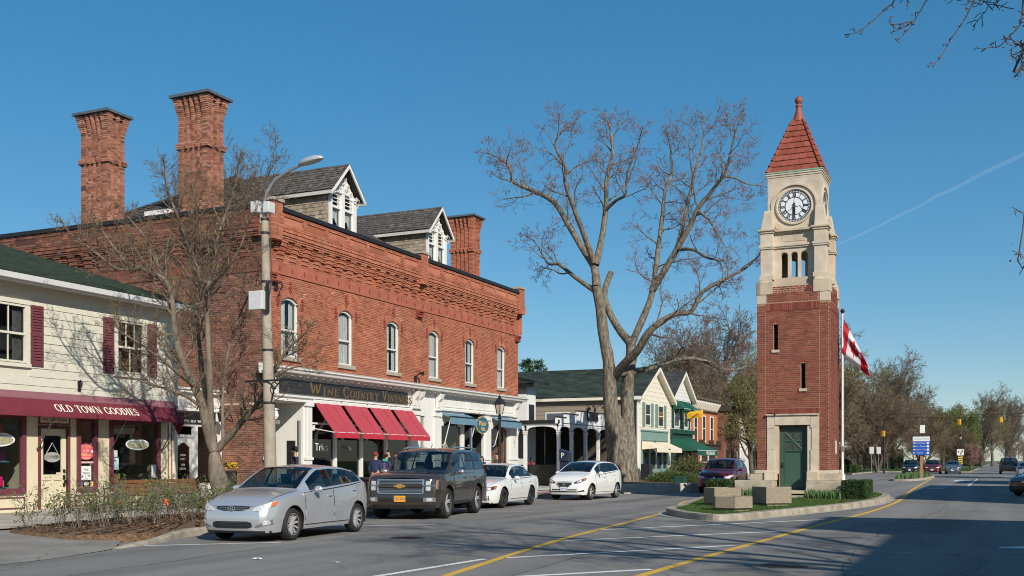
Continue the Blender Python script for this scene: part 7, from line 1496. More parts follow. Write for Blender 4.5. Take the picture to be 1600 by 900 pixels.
SPRING=mat("spring_leaf",(0,0,0),.55,0,island=[(.06,.115,.02),(.10,.16,.03),(.14,.20,.045),(.08,.13,.025)],transl=.35)
bed=[(-16.9,14.55),(-15.4,14.35),(-14.75,15.2),(-15.05,17.2),(-15.6,22.5),(-16.2,26.5),(-18.5,26.8),(-19.2,23),(-18.8,18),(-18.2,15.4)]
g=MB();bp=resample(bed,3,True);cx=sum(p[0]for p in bp)/len(bp);cy=sum(p[1]for p in bp)/len(bp)
g.grid([[(cx+(x-cx)*q,cy+(y-cy)*q,.152+.10*math.sin(math.pi*.5*(1-q))+(.012*math.sin(x*9+y*7)if q<.98 else 0))for q in(1,.93,.8,.6,.35,.02)][::1]for x,y in bp+bp[:1]]);g.grid([[(x,y,.155),(cx+(x-cx)*1.035,cy+(y-cy)*1.02,.0)]for x,y in bp+bp[:1]]);struct("mulch_bed",g,MULCH)
rr=np.random.default_rng(12);chips=MB()
for _ in range(4200):
 i=rr.integers(0,len(bp));q=math.sqrt(rr.random())*1.0;x,y=cx+(bp[i][0]-cx)*q,cy+(bp[i][1]-cy)*q;a=rr.uniform(0,6.28);l,w=rr.uniform(.02,.06),rr.uniform(.008,.02);u=(math.cos(a)*l,math.sin(a)*l);v=(-math.sin(a)*w,math.cos(a)*w);z=.165+.10*math.sin(math.pi*.5*(1-q))+rr.uniform(0,.015)
 chips.add([(x-u[0]-v[0],y-u[1]-v[1],z),(x+u[0]-v[0],y+u[1]-v[1],z+rr.uniform(-.01,.02)),(x+u[0]+v[0],y+u[1]+v[1],z+rr.uniform(-.01,.02)),(x-u[0]+v[0],y-u[1]+v[1],z)],[(0,1,2,3)])
ob("bark_chips",chips,mat("bark_chip",(0,0,0),.9,0,island=[(.12,.06,.03),(.20,.11,.06),(.07,.04,.025),(.28,.18,.11)]),kind='stuff')
spots=[(-17.6,15.3),(-16.6,15.5),(-17.2,16.5),(-16.1,16.4),(-18.0,17.2),(-16.8,17.6),(-15.9,17.9),(-17.7,18.6),(-16.5,19.0),(-18.1,20.0),(-17.0,20.3),(-16.2,20.6),(-17.8,21.6),(-16.8,22.0),(-17.6,23.2),(-16.7,23.8),(-18.0,24.6),(-17.1,25.2)]
words_=["leftmost of the bed, by the shop door","second from the bed's left tip","under the narrow window with the pink sign","at the bed's front edge near the driveway","before the shop door, at the back of the bed","below the big right window","by the kerb left of the grey hatchback","in front of the wooden bench's left end","in front of the wooden bench's middle","behind the orange marker, at the back","beside the orange marker","at the kerb near the hatchback's bumper","before the bench's right end","between the bench and the hatchback's hood","near the tree trunk's left side","hidden mostly by the hatchback's bonnet","right at the foot of the small tree","last of the row, beyond the small tree"]
for i,((x,y),w)in enumerate(zip(spots,words_)):twiggy("shrub","low twiggy green shrub "+w,[(x,y,.2),(x+.3,y+.35,.2)],.78+.12*math.sin(i*2.1),200+i,SPRING,"twiggy shrubs in the roadside bed",stems=8,leaf=.040,lp=2)
for(x,y,l)in((-16.35,17.6,"orange survey flag on a wire among the shrubs, nearer the hatchback"),(-17.3,17.2,"smaller red survey flag on a wire deeper in the shrubs")):
 t=thing("survey_flag",l,"marker flag",(x,y,.2));m=MB();m.tube([(x,y,.2),(x+.02,y,.75)],.004,4);ob("wire",m,STEEL,t,True);m=MB();m.grid([[(x+.02+.05*i,y+.015*i,.72-.06*j-.02*i)for j in range(3)]for i in range(3)]);ob("flag_cloth",m,mat("survey_orange",(.75,.12,.03),.6),t,True)
 # raised corner bed with junipers below the big tree
cb=resample([(-17.7,45.9),(-16.6,47.4),(-15.3,48.9),(-14.3,50.2),(-13.6,51.6),(-13.5,55),(-13.7,62),(-14.0,80),(-14.6,112)],5)
struct("corner_bed_kerb",kerb_strip(cb[::1],.25,-.02,.42),mat("bed_kerb_concrete",(.46,.42,.35),.9,.14,3,.3,40));cbi=offset_line(cb,.25);g=MB();g.poly([(x,y,.40)for x,y in cbi if y<62.2]+[(-18.8,62,.40),(-20.2,56,.40),(-20.0,50,.40),(-18.5,46.5,.40)]);struct("corner_mulch_bed",g,MULCH)
g=MB();g.quad((-20.2,45.9,.146),(-17.6,45.9,.146),(-18.4,46.5,.401),(-20,50,.401));g.quad((-17.2,62,.147),(-14.0,62.2,.147),(-14.5,112,.147),(-17.2,112,.147));struct("pavement_corner",g,PAVE)
struct("lay_by_kerb",kerb_strip([(-15.6,46.4),(-13.3,49.4),(-13.1,52)],.3,-.02,.06),KERBM)
JUN=mat("juniper_leaf",(0,0,0),.7,0,island=[(.045,.075,.018),(.075,.11,.025),(.10,.13,.035)],transl=.2);BUSHG=mat("bushy_leaf",(0,0,0),.6,0,island=[(.08,.11,.03),(.12,.13,.04),(.06,.09,.02),(.14,.10,.05)],transl=.2)
def mound(name,label,x,y,z,rx,ry,h,n,leaf,m_,seed,group=None,up=.3):
 t=thing(name,label,"shrub",(x,y,z),group=group);r=np.random.default_rng(seed);V=[]
 for _ in range(n):
  a=r.uniform(0,6.28);e=math.acos(r.random());q=r.uniform(.65,1.05)*(1+.15*math.sin(5*a+seed));c=np.array([x+rx*math.cos(a)*math.sin(e)*q,y+ry*math.sin(a)*math.sin(e)*q,z+h*math.cos(e)*q]);u=unit(r.normal(size=3)+np.array([math.cos(a),math.sin(a),up*3]));v=unit(np.cross(u,r.normal(size=3)));s_=leaf*r.uniform(.6,1.3);V+=[c-u*s_,c+v*s_*.35,c+u*s_,c-v*s_*.35]
 V=np.array(V);V[:,2]=np.maximum(V[:,2],z);m=MB();m.ball((x,y,z),1,10);m.v=[(x+(a-x)*rx*.7,y+(b-y)*ry*.7,z+max(0,(c-z))*h*.7)for a,b,c in m.v];ob("branch_core",m,mat("shrub_core",(.02,.02,.012),.95),t,True);link("leaves",np_mesh("leaves",V,np.arange(len(V)).reshape(-1,4),m_,False),t,True,kind='stuff')
for i,(x,y,rx,ry,h,l)in enumerate(((-16.1,56.0,1.3,1.5,.55,"spreading juniper nearest the big tree trunk"),(-15.2,54.4,1.1,1.2,.5,"spreading juniper at the front edge of the corner bed"),(-14.6,58.5,1.1,1.6,.55,"spreading juniper nearest the dark red car"))):mound("juniper",l,x,y,.40,rx,ry,h,5200,.06,JUN,300+i,"junipers in the corner bed")
mound("rounded_shrub","taller reddish green shrub in the middle of the corner bed",-15.9,59.0,.4,1.2,1.3,1.25,3200,.07,BUSHG,310);mound("rounded_shrub","rounded shrub in front of the sage shopfront",-18.2,66.5,.15,1.3,1.6,1.5,3000,.08,BUSHG,311);mound("rounded_shrub","small leafy clump beside the dark red car",-14.3,55.6,.4,.7,.9,.35,1500,.06,IRISM,312)
for i,(x0,x1,y0,y1,l)in enumerate(((-18.5,-15.3,126,127.6,"low hedge below the reddish tree behind the flagpole"),(-15.4,-14.9,128,133,"low hedge right of the trunk, by the far kerb"),(-24,-19,127,129,"longer low hedge far left of the crossing"))):hedge(x0,x1,y0,y1,.08,1.0,2500,.09,40+i,l,"hedges beyond the crossing")
for x0,x1,y0,h_,l in((-75,-16,206,3.6,"tall thicket closing the view left of the waiting cars"),(-13.5,-4,300,4.5,"tall thicket beyond the green trees on the far verge"),(10,60,290,5,"tall thicket far off on the right side of the street")):hedge(x0,x1,y0,y0+3,0,h_,5000,.32,int(y0),l,"thickets in the distance")
ob("verge_grass",blades("g",[(-14.4,152),(-3.3,152),(-3.3,175),(-14.4,175)],4000,.3,.06,GRASS,seed=8,zb=.1),GRASS,kind='stuff')
g=MB();g.quad((-14.6,150,.11),(-3.2,150,.11),(-3.2,900,.11),(-14.6,900,.11));struct("park_verge",g,TURF);struct("park_kerb",kerb_strip([(-14.6,150),(-3.2,150),(-3.2,600)],.15,0,.14),KERBM)
mi=resample([(-6.6,83.5),(-5.7,84.5),(-5.2,90),(-5.2,104),(-5.8,106.5),(-7.0,106),(-7.6,95),(-7.4,85)],4,True);struct("median_kerb",kerb_strip(mi,.22,-.02,.16,True),KERBM);g=MB();g.poly([(x,y,.15)for x,y in offset_line(mi,.22,True)]);struct("median_bed",g,MULCH);patch("iris_plants","green spring plants round the blue direction sign",offset_line(mi,.35,True),900,.4,.06,9)
# ================================================================== buildings across the street (outside the frame on the right; they shade the road)
def street_block(name,label,x0,x1,y0,y1,h,m_):
 t=thing(name,label,"building",(x0,(y0+y1)/2,0));F=lambda u,w,n=0:(x0-n,y1-u,w);L_=y1-y0;holes=[];k=max(2,int(L_/3.2))
 for i in range(k):u=L_*(i+.5)/k;holes+=[(u-.6,u+.6,5.0,7.2),(u-1.2,u+1.2,.7,3.2)]
 mb=wall_mb(F,0,L_,.0,h,holes,.15);mb.quad((x0,y0,0),(x1,y0,0),(x1,y0,h),(x0,y0,h));mb.quad((x0,y1,0),(x1,y1,0),(x1,y1,h),(x0,y1,h));mb.quad((x1,y0,0),(x1,y1,0),(x1,y1,h),(x1,y0,h));mb.quad((x0,y0,h-.05),(x1,y0,h-.05),(x1,y1,h-.05),(x0,y1,h-.05));bo("wall",mb,m_,t)
 m=MB();m.fbox(F,-.1,L_+.1,h-.3,h,-.2,.35);m.fbox(F,0,L_,3.6,4.0,0,.3);bo("cornice",m,WHITE,t)
 for(a,b,c,d)in holes:m=MB();m.fbox(F,a,b,c,d,-.15,-.1);w=bo("window",m,WHITE,t);m=MB();m.fbox(F,a+.1,b-.1,c+.1,d-.1,-.1,-.09);bo("pane",m,FARG,w)
street_block("facing_brick_block","brick block across the street, outside the picture on the right",14.4,29,-14,11.0,12.6,mat("facing_brick",(.25,.09,.05),.85,.15,4));street_block("facing_bay_block","narrow forward block across the street, outside the picture on the right",12.2,29,11.02,16.2,12.6,mat("facing_brick",(.25,.09,.05),.85,.15,4));street_block("facing_tall_block","second block across the street, outside the picture on the right",13.6,29,30.5,56,13.4,mat("facing_buff",(.4,.32,.22),.85,.15,4));street_block("facing_long_block","third block across the street, outside the picture on the right",13.6,29,64,75,12.5,mat("facing_brick",(.25,.09,.05),.85,.15,4))
# ================================================================== CARS
def pchip(pts):
 x=np.array([p[0]for p in pts],float);y=np.array([p[1]for p in pts],float);h=np.diff(x);d=np.diff(y)/h;m=np.zeros(len(x));m[0],m[-1]=d[0],d[-1]
 for i in range(1,len(x)-1):
  if d[i-1]*d[i]>0:w1,w2=2*h[i]+h[i-1],h[i]+2*h[i-1];m[i]=(w1+w2)/(w1/d[i-1]+w2/d[i])
 def f(q):
  q=np.clip(np.asarray(q,float),x[0],x[-1]);i=np.clip(np.searchsorted(x,q)-1,0,len(h)-1);t=(q-x[i])/h[i];t2,t3=t*t,t**3
  return(2*t3-3*t2+1)*y[i]+(t3-2*t2+t)*h[i]*m[i]+(-2*t3+3*t2)*y[i+1]+(t3-t2)*h[i]*m[i+1]
 return f
CARGL=glass_mat("car_glass",(.42,.48,.48),1.65);CHROME=mat("chrome",(.60,.60,.58),.24,.02,5,metal=.85);TRIM=mat("black_trim",(.022,.022,.024),.5,.1,6);TYRE=mat("tyre_rubber",(.022,.021,.020),.85,.2,12,.2,60);ALLOY=mat("alloy_rim",(.52,.53,.54),.35,.05,5,metal=.35);ALLOYD=mat("dark_alloy",(.06,.06,.065),.35,.1,5,metal=.6)
LAMP=mat("headlamp_silver",(.50,.51,.53),.45,.5,26,metal=.2,coat=.6);LAMPD=mat("headlamp_dark",(.05,.05,.055),.12,.2,20,coat=1.0);AMBER=mat("amber_lens",(.65,.13,.01),.25,.1,10,coat=1.0);REDL=mat("red_lens",(.30,.008,.012),.2,.15,12,coat=1.0);SEATM=mat("seat_fabric",(.11,.105,.095),.9,.2,5);CABIN=mat("cabin_plastic",(.035,.035,.036),.8,.1,5);PLATEM=mat("plate_white",(.68,.70,.72),.5,.03)
class Car:
 def __init__(s,sp):
  s.__dict__.update(sp);s.fhw=pchip(s.plan);s.fzb=pchip(s.belt);s.fzt=pchip(s.top);s.fer=pchip(s.edge);s.ra=s.fa+s.wb;s.Ra=s.R+s.__dict__.get('gap',.055)
  s.flf=pchip(s.leanf);s.flr=pchip(s.leanr);s.tab_u=np.linspace(0,1.0,60);s.tab_f=s.fhw(s.tab_u);s.tab_r=s.fhw(s.L-s.tab_u)
 def prof(s,u,z):return np.interp((z-s.sill)/(s.fzb(u)-s.sill),[-.3,0,.12,.45,.78,1],[.90,.935,.97,1.0,.985,.95])
 def pos(s,u,y,z):
  wf=max(0,1-u/.55)**2;wr=max(0,1-(s.L-u)/.5)**2;return(float(y),float(u+s.flf(z)*wf-s.flr(z)*wr-s.L/2),float(z))
 def zlow(s,u):
  z=s.sill+s.__dict__.get('lip',-.01)*(u<s.fa-s.Ra)
  for a in(s.fa,s.ra):
   if abs(u-a)<s.Ra:z=max(z,s.R+math.sqrt(s.Ra**2-(u-a)**2))
  return z
 def side(s,u,z,sg,off=0.0):return s.pos(u,sg*(s.fhw(u)*s.prof(u,z)+off),z)
 def front(s,y,z,off=0.0,rear=False):
  tab=s.tab_r if rear else s.tab_f;p=s.prof(.5,min(z,s.fzb(.5)));a=abs(y)/p
  if a<=tab[0]:u=0.0;bow=.05*(1-(a/tab[0])**2)
  else:u=float(np.interp(a,tab,s.tab_u));bow=0
  k=min(1.0,u/.25);uu=s.L-u if rear else u;P=s.pos(uu,y,z);d=1 if rear else-1;return(P[0]+math.copysign(off*k,y),P[1]+d*(bow+off*(1-.4*k)),P[2])
 def shell(s):
  ws0,ws1,rs1,rs0=s.ws0,s.ws1,s.rs1,s.rs0;st=set(np.linspace(0,s.L,46));
  for a in(s.fa,s.ra):st|={a+s.Ra*math.cos(t)for t in np.linspace(0,math.pi,15)};st|={a-s.Ra-.004,a+s.Ra+.004}
  hard={ws0,ws1,rs1,rs0,ws0+.05,ws1-.05,rs1+.05,rs0-.04,*[x for w in s.windows for x in w]};st=sorted({round(x,4)for x in st if not any(abs(x-q)<.02 for q in hard)}|{round(x,4)for x in hard}|set(np.round([.03,.07,.12,.18,s.L-.03,s.L-.07,s.L-.13],4)))
  SR=[.10,.5,.90,1.0];TR=[.93,.72,.5,.25,0.0];NL=8;ring=[]
  for u in st:
   zl,zb,zt,hw=s.zlow(u),float(s.fzb(u)),float(s.fzt(u)),float(s.fhw(u));ye=hw*float(s.fer(u));cr=.05 if ws1<u<rs1 else .028;ze=max(zt-cr,zb+.002);r=[]
   for k in range(NL):z=zl+(zb-zl)*k/(NL-1);r.append((hw*float(s.prof(u,z)),z))
   yb=hw*.95
   for q in SR:r.append((yb+(ye-yb)*(q+.10*math.sin(math.pi*q)*(-1)),zb+(ze-zb)*q))
   for q in TR:r.append((ye*q,zt-(zt-ze)*q*q))
   ring.append([s.pos(u,y,z)for y,z in r])
  n=len(ring[0]);body,glass=MB(),{'windshield':MB(),'rear_window':MB()}
  um=lambda i:(st[i]+st[i+1])/2
  for sg in(1,-1):
   V=[[(p[0]*sg,p[1],p[2])for p in r]for r in ring];base=len(body.v);body.v+=[p for r in V for p in r]
   for i in range(len(st)-1):
    for j in range(n-1):
     u=um(i);key=None
     if NL<=j<NL+2 and any(a<u<b for a,b in s.windows):key='side_window_%d_%d'%(sg,next(k for k,(a,b)in enumerate(s.windows)if a<u<b))
     elif NL<=j<NL+2 and s.windows[0][0]<u<s.windows[-1][1]:key='pillar'
     elif j>=NL+4 and ws0+.05<u<ws1-.05:key='windshield'
     elif j>=NL+4 and rs1+.05<u<rs0-.04:key='rear_window'
     q=[i*n+j,i*n+j+1,(i+1)*n+j+1,(i+1)*n+j]
     if sg>0:q=q[::-1]
     if key in(None,'pillar'):body.f.append(tuple(base+x for x in q));body.m.append(1 if key else 0)
     else:g=glass.setdefault(key,MB());o=len(g.v);g.v+=[tuple(np.array(V[x//n][x%n])*(.996,1,.999))for x in q];g.f.append((o,o+1,o+2,o+3));g.m.append(0)
     # front and rear caps
  for e,rear in((0,False),(len(st)-1,True)):
   rows=[]
   for j in range(n):
    y,yy,z=ring[e][j];rows.append([(y*c,yy+(1 if rear else-1)*.05*(1-c*c)*(1 if j<NL+1 else .6 if j<NL+4 else .0),z)for c in np.linspace(-1,1,13)])
   body.grid(rows[:NL+5],flip=rear)
  return body,glass
 def solid(s,fn,us,zlo,zhi,off,nz=4):
  """raised patch: fn(u, z, off) -> point, us the sample stations, zlo/zhi functions of u"""
  m=MB();A=[[fn(u,zlo(u)+(zhi(u)-zlo(u))*k/nz,off)for k in range(nz+1)]for u in us];B=[[fn(u,zlo(u)+(zhi(u)-zlo(u))*k/nz,-.012)for k in range(nz+1)]for u in us]
  m.grid(A);m.grid([[a,b]for a,b in zip([r[0]for r in A],[r[0]for r in B])]);m.grid([[a,b]for a,b in zip([r[-1]for r in A],[r[-1]for r in B])]);m.grid([A[0],B[0]]);m.grid([A[-1],B[-1]]);return m
def lin(pts):xs,ys=zip(*pts);return lambda q:float(np.interp(q,xs,ys))
def wheel_parts(parent,x,y,R,w,sg,rim,spokes,twin=False,steer=0.0):
 P=lambda m:[setattr(m,'v',[(sg*a+x,b+y,c+R)for a,b,c in m.v]),m][1];h=w/2;rr=R*.68
 m=MB();m.lathe([(rr,-h*.8),(rr+.02,-h),(R-.035,-h),(R-.008,-h*.75),(R,-h*.4),(R,h*.4),(R-.008,h*.75),(R-.035,h),(rr+.02,h),(rr,h*.8),(rr,-h*.8)],n=30,axis='x');m.f=m.f[:-2];m.m=m.m[:-2];t=ob("wheel",P(m),TYRE,parent,smooth=True)
 m=MB();m.lathe([(rr,-h),(rr,h*.85),(rr-.018,h*.9),(rr-.03,h*.3),(rr-.035,-h*.2),(.01,-h*.2)],n=30,axis='x');m.f=m.f[:-2];m.m=m.m[:-2];nf=len(m.f);m.lathe([(rr-.02,h*.86),(rr,h*.88),(rr,h*.7)],n=30,axis='x');m.f=m.f[:-2];m.m=m.m[:-2];m.lathe([(.01,h*.62),(.055,h*.6),(.065,h*.4)],n=12,axis='x')
 for k in range(spokes):
  a=2*math.pi*k/spokes+.2
  for da in((-.11,.11)if twin else(0,)):
   c0,s0=math.cos(a+da*.5),math.sin(a+da*.5);c1,s1=math.cos(a+da),math.sin(a+da);wd=.013 if twin else .016;tx,ty=-s1,c1
   p=[(.04,c0,s0,wd*.8),(rr-.02,c1,s1,wd)];Q=[]
   for(r,c,s_,ww)in p:Q+=[(h*(.55 if r<.1 else .78),r*c-tx*ww,r*s_-ty*ww),(h*(.55 if r<.1 else .78),r*c+tx*ww,r*s_+ty*ww),(h*.2,r*c+tx*ww,r*s_+ty*ww),(h*.2,r*c-tx*ww,r*s_-ty*ww)]
   m.hexa(Q)
 m.m=[0]*nf+[1]*(len(m.f)-nf);ob("rim",P(m),[ALLOYD,rim],t)
def build_car(name,label,sp,loc,rz,group,col,rim=ALLOY,metal=.55,detail=2,cat="car",handed=(1,-1)):
 s=Car(sp);t=thing(name,label,cat,loc,rz,group);pm=paint(name+"_paint_%d"%int(1000*sum(loc)),col,metal);body,gl=s.shell();ob("body",body,[pm,TRIM],t,smooth=True)
 for k,g in gl.items():
  if g.f:ob('side_window' if k[0]=='s' else k,g,CARGL,t,smooth=True)
 L2=s.L/2;W2=s.W/2
 m=MB();m.box(-W2*.86,W2*.86,-L2+.25,L2-.25,s.sill+.02,s.sill+.1);ob("underbody",m,TRIM,t)
 for a in(s.fa,s.ra):
  for sg in(1,-1):
   m=MB();k=12;A=[[(sg*x,a-L2+s.Ra*1.0*math.cos(q),s.R+s.Ra*1.0*math.sin(q))for x in(W2*.97*(s.fhw(a)/W2),W2-.4)]for q in np.linspace(-.3,math.pi+.3,k)];m.grid(A);m.poly([r[1]for r in A]);ob("wheel_well",m,TRIM,t)
   tw=s.__dict__.get('tw',.2);wheel_parts(t,sg*(s.fhw(a)*.985-tw/2-.01),a-L2,s.R,tw,sg,rim,s.__dict__.get('spokes',5),s.__dict__.get('twin',True))
   # cabin: dash, seats
 if detail:
  zb=float(s.fzb(s.ws1));m=MB();m.box(-W2*.8,W2*.8,s.ws0-L2+.1,s.ws0-L2+.55,zb-.35,zb-.02);m.box(-W2*.84,W2*.84,s.ws0-L2+.1,s.rs0-L2-.1,s.sill+.12,s.sill+.16);ob("dashboard",m,CABIN,t);m=MB();m.lathe([(.19,0),(.17,.02),(.15,0)],(.36,s.ws0-L2+.7,zb-.02),14,axis='y');ob("steering_wheel",m,CABIN,t)
  for x in(-.37,.37):
   for y in((s.ws0+1.15,s.ws0+2.0)):m=MB();y-=L2;m.box(x-.24,x+.24,y-.45,y+.05,zb-.55,zb-.38);m.hexa([(x-.24,y,zb-.5),(x+.24,y,zb-.5),(x+.24,y+.14,zb-.5),(x-.24,y+.14,zb-.5),(x-.2,y+.14,zb+.12),(x+.2,y+.14,zb+.12),(x+.2,y+.24,zb+.12),(x-.2,y+.24,zb+.12)]);m.box(x-.12,x+.12,y+.16,y+.24,zb+.12,zb+.30);ob("seat",m,SEATM,t,bevel=.03)
   # doors with shut lines and handles, mirrors
  for sg in handed:
   for(a,b)in s.doors:
    lo=lambda u:max(s.sill+.09,s.zlow(u)+.02);hi=lambda u:float(s.fzb(u))-.012
    us=np.linspace(a,b,9);fn=lambda u,z,o:s.side(u,z,sg,o);ob("door_gap",s.solid(fn,np.linspace(a-.018,b+.018,9),lambda u:lo(u)-.018,lambda u:float(s.fzb(u))-.002,.0015),TRIM,t,smooth=False)
    d=ob("door",s.solid(fn,us,lo,hi,.005,7),pm,t,smooth=True);zh=float(s.fzb(b))-.14;m=MB();y0=b-.24;m.tube([s.side(y0+q,zh+.0,sg,.012+.022*math.sin(math.pi*q/.18))for q in(0,.03,.09,.15,.18)],.014,6);ob("handle",m,s.__dict__.get('hm')or pm,d,smooth=True)
   u0=s.windows[0][0]+.12;zb_=float(s.fzb(u0));c=s.side(u0,zb_-.01,sg,.12);m=MB();m.ball((0,0,0),1,12);m.v=[(c[0]+a*.115,c[1]+b*.075-.02*a*sg,c[2]+.05+q*.07)for a,b,q in m.v];m.tube([s.side(u0+.02,zb_-.02,sg,-.02),(c[0],c[1],c[2]+.02)],.03,6);mi=ob("mirror",m,s.__dict__.get('mm')or pm,t,smooth=True)
   m=MB();us=np.linspace(s.windows[0][0],s.windows[-1][1],16);m.tube([s.side(u,float(s.fzb(u))+.004,sg,.004)for u in us],.006,5);ob("belt_trim",m,s.__dict__.get('belttrim')or TRIM,t)
 for sg in(1,-1):
  m=MB();m.tube([s.pos(u,sg*s.fhw(u)*s.fer(u)*1.02,max(float(s.fzt(u))-.028,float(s.fzb(u))+.002)+.001)for u in np.linspace(.2,s.ws0-.03,12)],.0045,4);ob('hood_gap',m,TRIM,t)
 F=lambda y,z,o:s.front(y,z,o);Rr=lambda y,z,o:s.front(y,z,o,True)
 def fp(nm,ys,lo,hi,off,m_,rear=False,n=11,nz=4):return ob(nm,s.solid(Rr if rear else F,np.linspace(ys[0],ys[1],n),lin(lo)if isinstance(lo,(list,tuple))else(lambda q:lo),lin(hi)if isinstance(hi,(list,tuple))else(lambda q:hi),off,nz),m_,t,smooth=True)
 s.dress(s,t,fp,pm)
 return t
def plate(t,s,z,txt,m_,ink,w=.3,h=.15,rear=False):
 p=s.front(0,z,.0,rear);sg=1 if rear else-1;y=p[1]+sg*.02;m=MB();m.box(-w/2,w/2,y-.006,y+.006,z-h/2,z+h/2);o=ob("license_plate",m,m_,t,bevel=.006);tm=text_mb(txt,h*.62,.001);tm.v=[((a if not rear else-a)*.8,y+sg*(.0075+c),z-h*.02+b)for a,b,c in tm.v];ob("lettering",tm,ink,o)
BLUEINK=mat("blue_ink",(.05,.09,.3),.5,.02);PLATEY=mat("plate_orange",(.72,.33,.01),.5,.05)
def sym(fp,nm,ys,lo,hi,off,m_,**k):
 for sg in(1,-1):fp(nm,[y*sg for y in ys],[(y*sg,z)for y,z in lo][::sg]if isinstance(lo,list)else lo,[(y*sg,z)for y,z in hi][::sg]if isinstance(hi,list)else hi,off,m_,**k)
def taillights(fp,z0,z1,y0,y1):sym(fp,"taillight",(y0,y1),[(y0,z0),(y1,z0+.02)],[(y0,z1-.02),(y1,z1)],.012,REDL,rear=True)
def dress_hatch(s,t,fp,pm):
 fp("grille",(-.36,.36),[(-.36,.635),(-.2,.59),(.2,.59),(.36,.635)],[(-.36,.66),(-.3,.672),(.3,.672),(.36,.66)],.008,TRIM)
 for z in(.612,.645):fp("grille_bar",(-.30,.30),z,z+.008,.02,CHROME,nz=1)
 p=s.front(0,.63,.03);m=MB();m.tube([(.075*math.cos(a),p[1],.63+.042*math.sin(a))for a in np.linspace(0,6.28,17)],.007,5,cap=False);m.tube([(-.03,p[1],.602),(-.015,p[1],.658)],.008,5);m.tube([(.015,p[1],.602),(.03,p[1],.658)],.008,5);m.tube([(-.025,p[1],.632),(.025,p[1],.628)],.007,5);ob("badge",m,CHROME,t)
 fp("bumper_intake",(-.42,.42),[(-.42,.29),(-.36,.265),(.36,.265),(.42,.29)],[(-.42,.36),(-.4,.395),(.4,.395),(.42,.36)],.006,TRIM)
 for z in(.305,.34,.37):fp("intake_bar",(-.40,.40),z,z+.012,.018,mat("dark_bar",(.045,.045,.048),.5),nz=1)
 fp("bumper_lip",(-.7,.7),.175,.215,.012,TRIM,n=15)
 sym(fp,"headlight",(.42,.755),[(.42,.60),(.54,.585),(.67,.62),(.755,.69)],[(.42,.63),(.54,.685),(.67,.735),(.755,.77)],.010,LAMP,n=13)
 sym(fp,"turn_signal",(.715,.757),[(.715,.655),(.757,.70)],[(.715,.745),(.757,.768)],.014,AMBER,n=5)
 sym(fp,"fog_recess",(.48,.74),[(.48,.285),(.60,.30),(.74,.335)],[(.48,.30),(.60,.36),(.74,.43)],.008,mat("silver_recess",(.22,.225,.23),.4,.1,6,metal=.5));sym(fp,"fog_light",(.62,.72),[(.62,.32),(.72,.345)],[(.62,.385),(.72,.415)],.018,LAMP,n=6)
 taillights(fp,.85,1.08,.5,.74)
HATCH=dict(L=4.11,W=1.70,R=.31,fa=.80,wb=2.57,sill=.20,lip=-.02,ws0=1.10,ws1=2.00,rs1=3.52,rs0=3.98,plan=[(0,.58),(.05,.66),(.15,.735),(.35,.80),(.7,.845),(1.0,.85),(3.2,.85),(3.7,.82),(3.95,.75),(4.11,.62)],
belt=[(0,.66),(.1,.69),(.35,.765),(.8,.85),(1.2,.905),(2,.945),(3,1.01),(3.6,1.06),(3.95,1.02),(4.11,.9)],top=[(0,.68),(.1,.745),(.3,.83),(.7,.92),(1.0,.965),(1.10,.985),(1.5,1.20),(1.9,1.385),(2.1,1.43),(2.5,1.45),(3.0,1.43),(3.45,1.365),(3.55,1.34),(3.8,1.18),(3.98,1.03),(4.06,.97),(4.11,.92)],
edge=[(0,.86),(.4,.80),(1.1,.83),(1.6,.76),(2.0,.70),(2.6,.68),(3.4,.67),(3.9,.72),(4.11,.8)],leanf=[(.15,.10),(.3,.02),(.45,0),(.6,.03),(.72,.10),(.8,.16),(1,.2)],leanr=[(.2,.05),(.5,0),(.8,.02),(1.0,.08),(1.3,.1)],windows=[(1.42,2.28),(2.37,3.16),(3.22,3.55)],doors=[(1.22,2.31),(2.34,3.32)],spokes=10,twin=False,dress=dress_hatch)
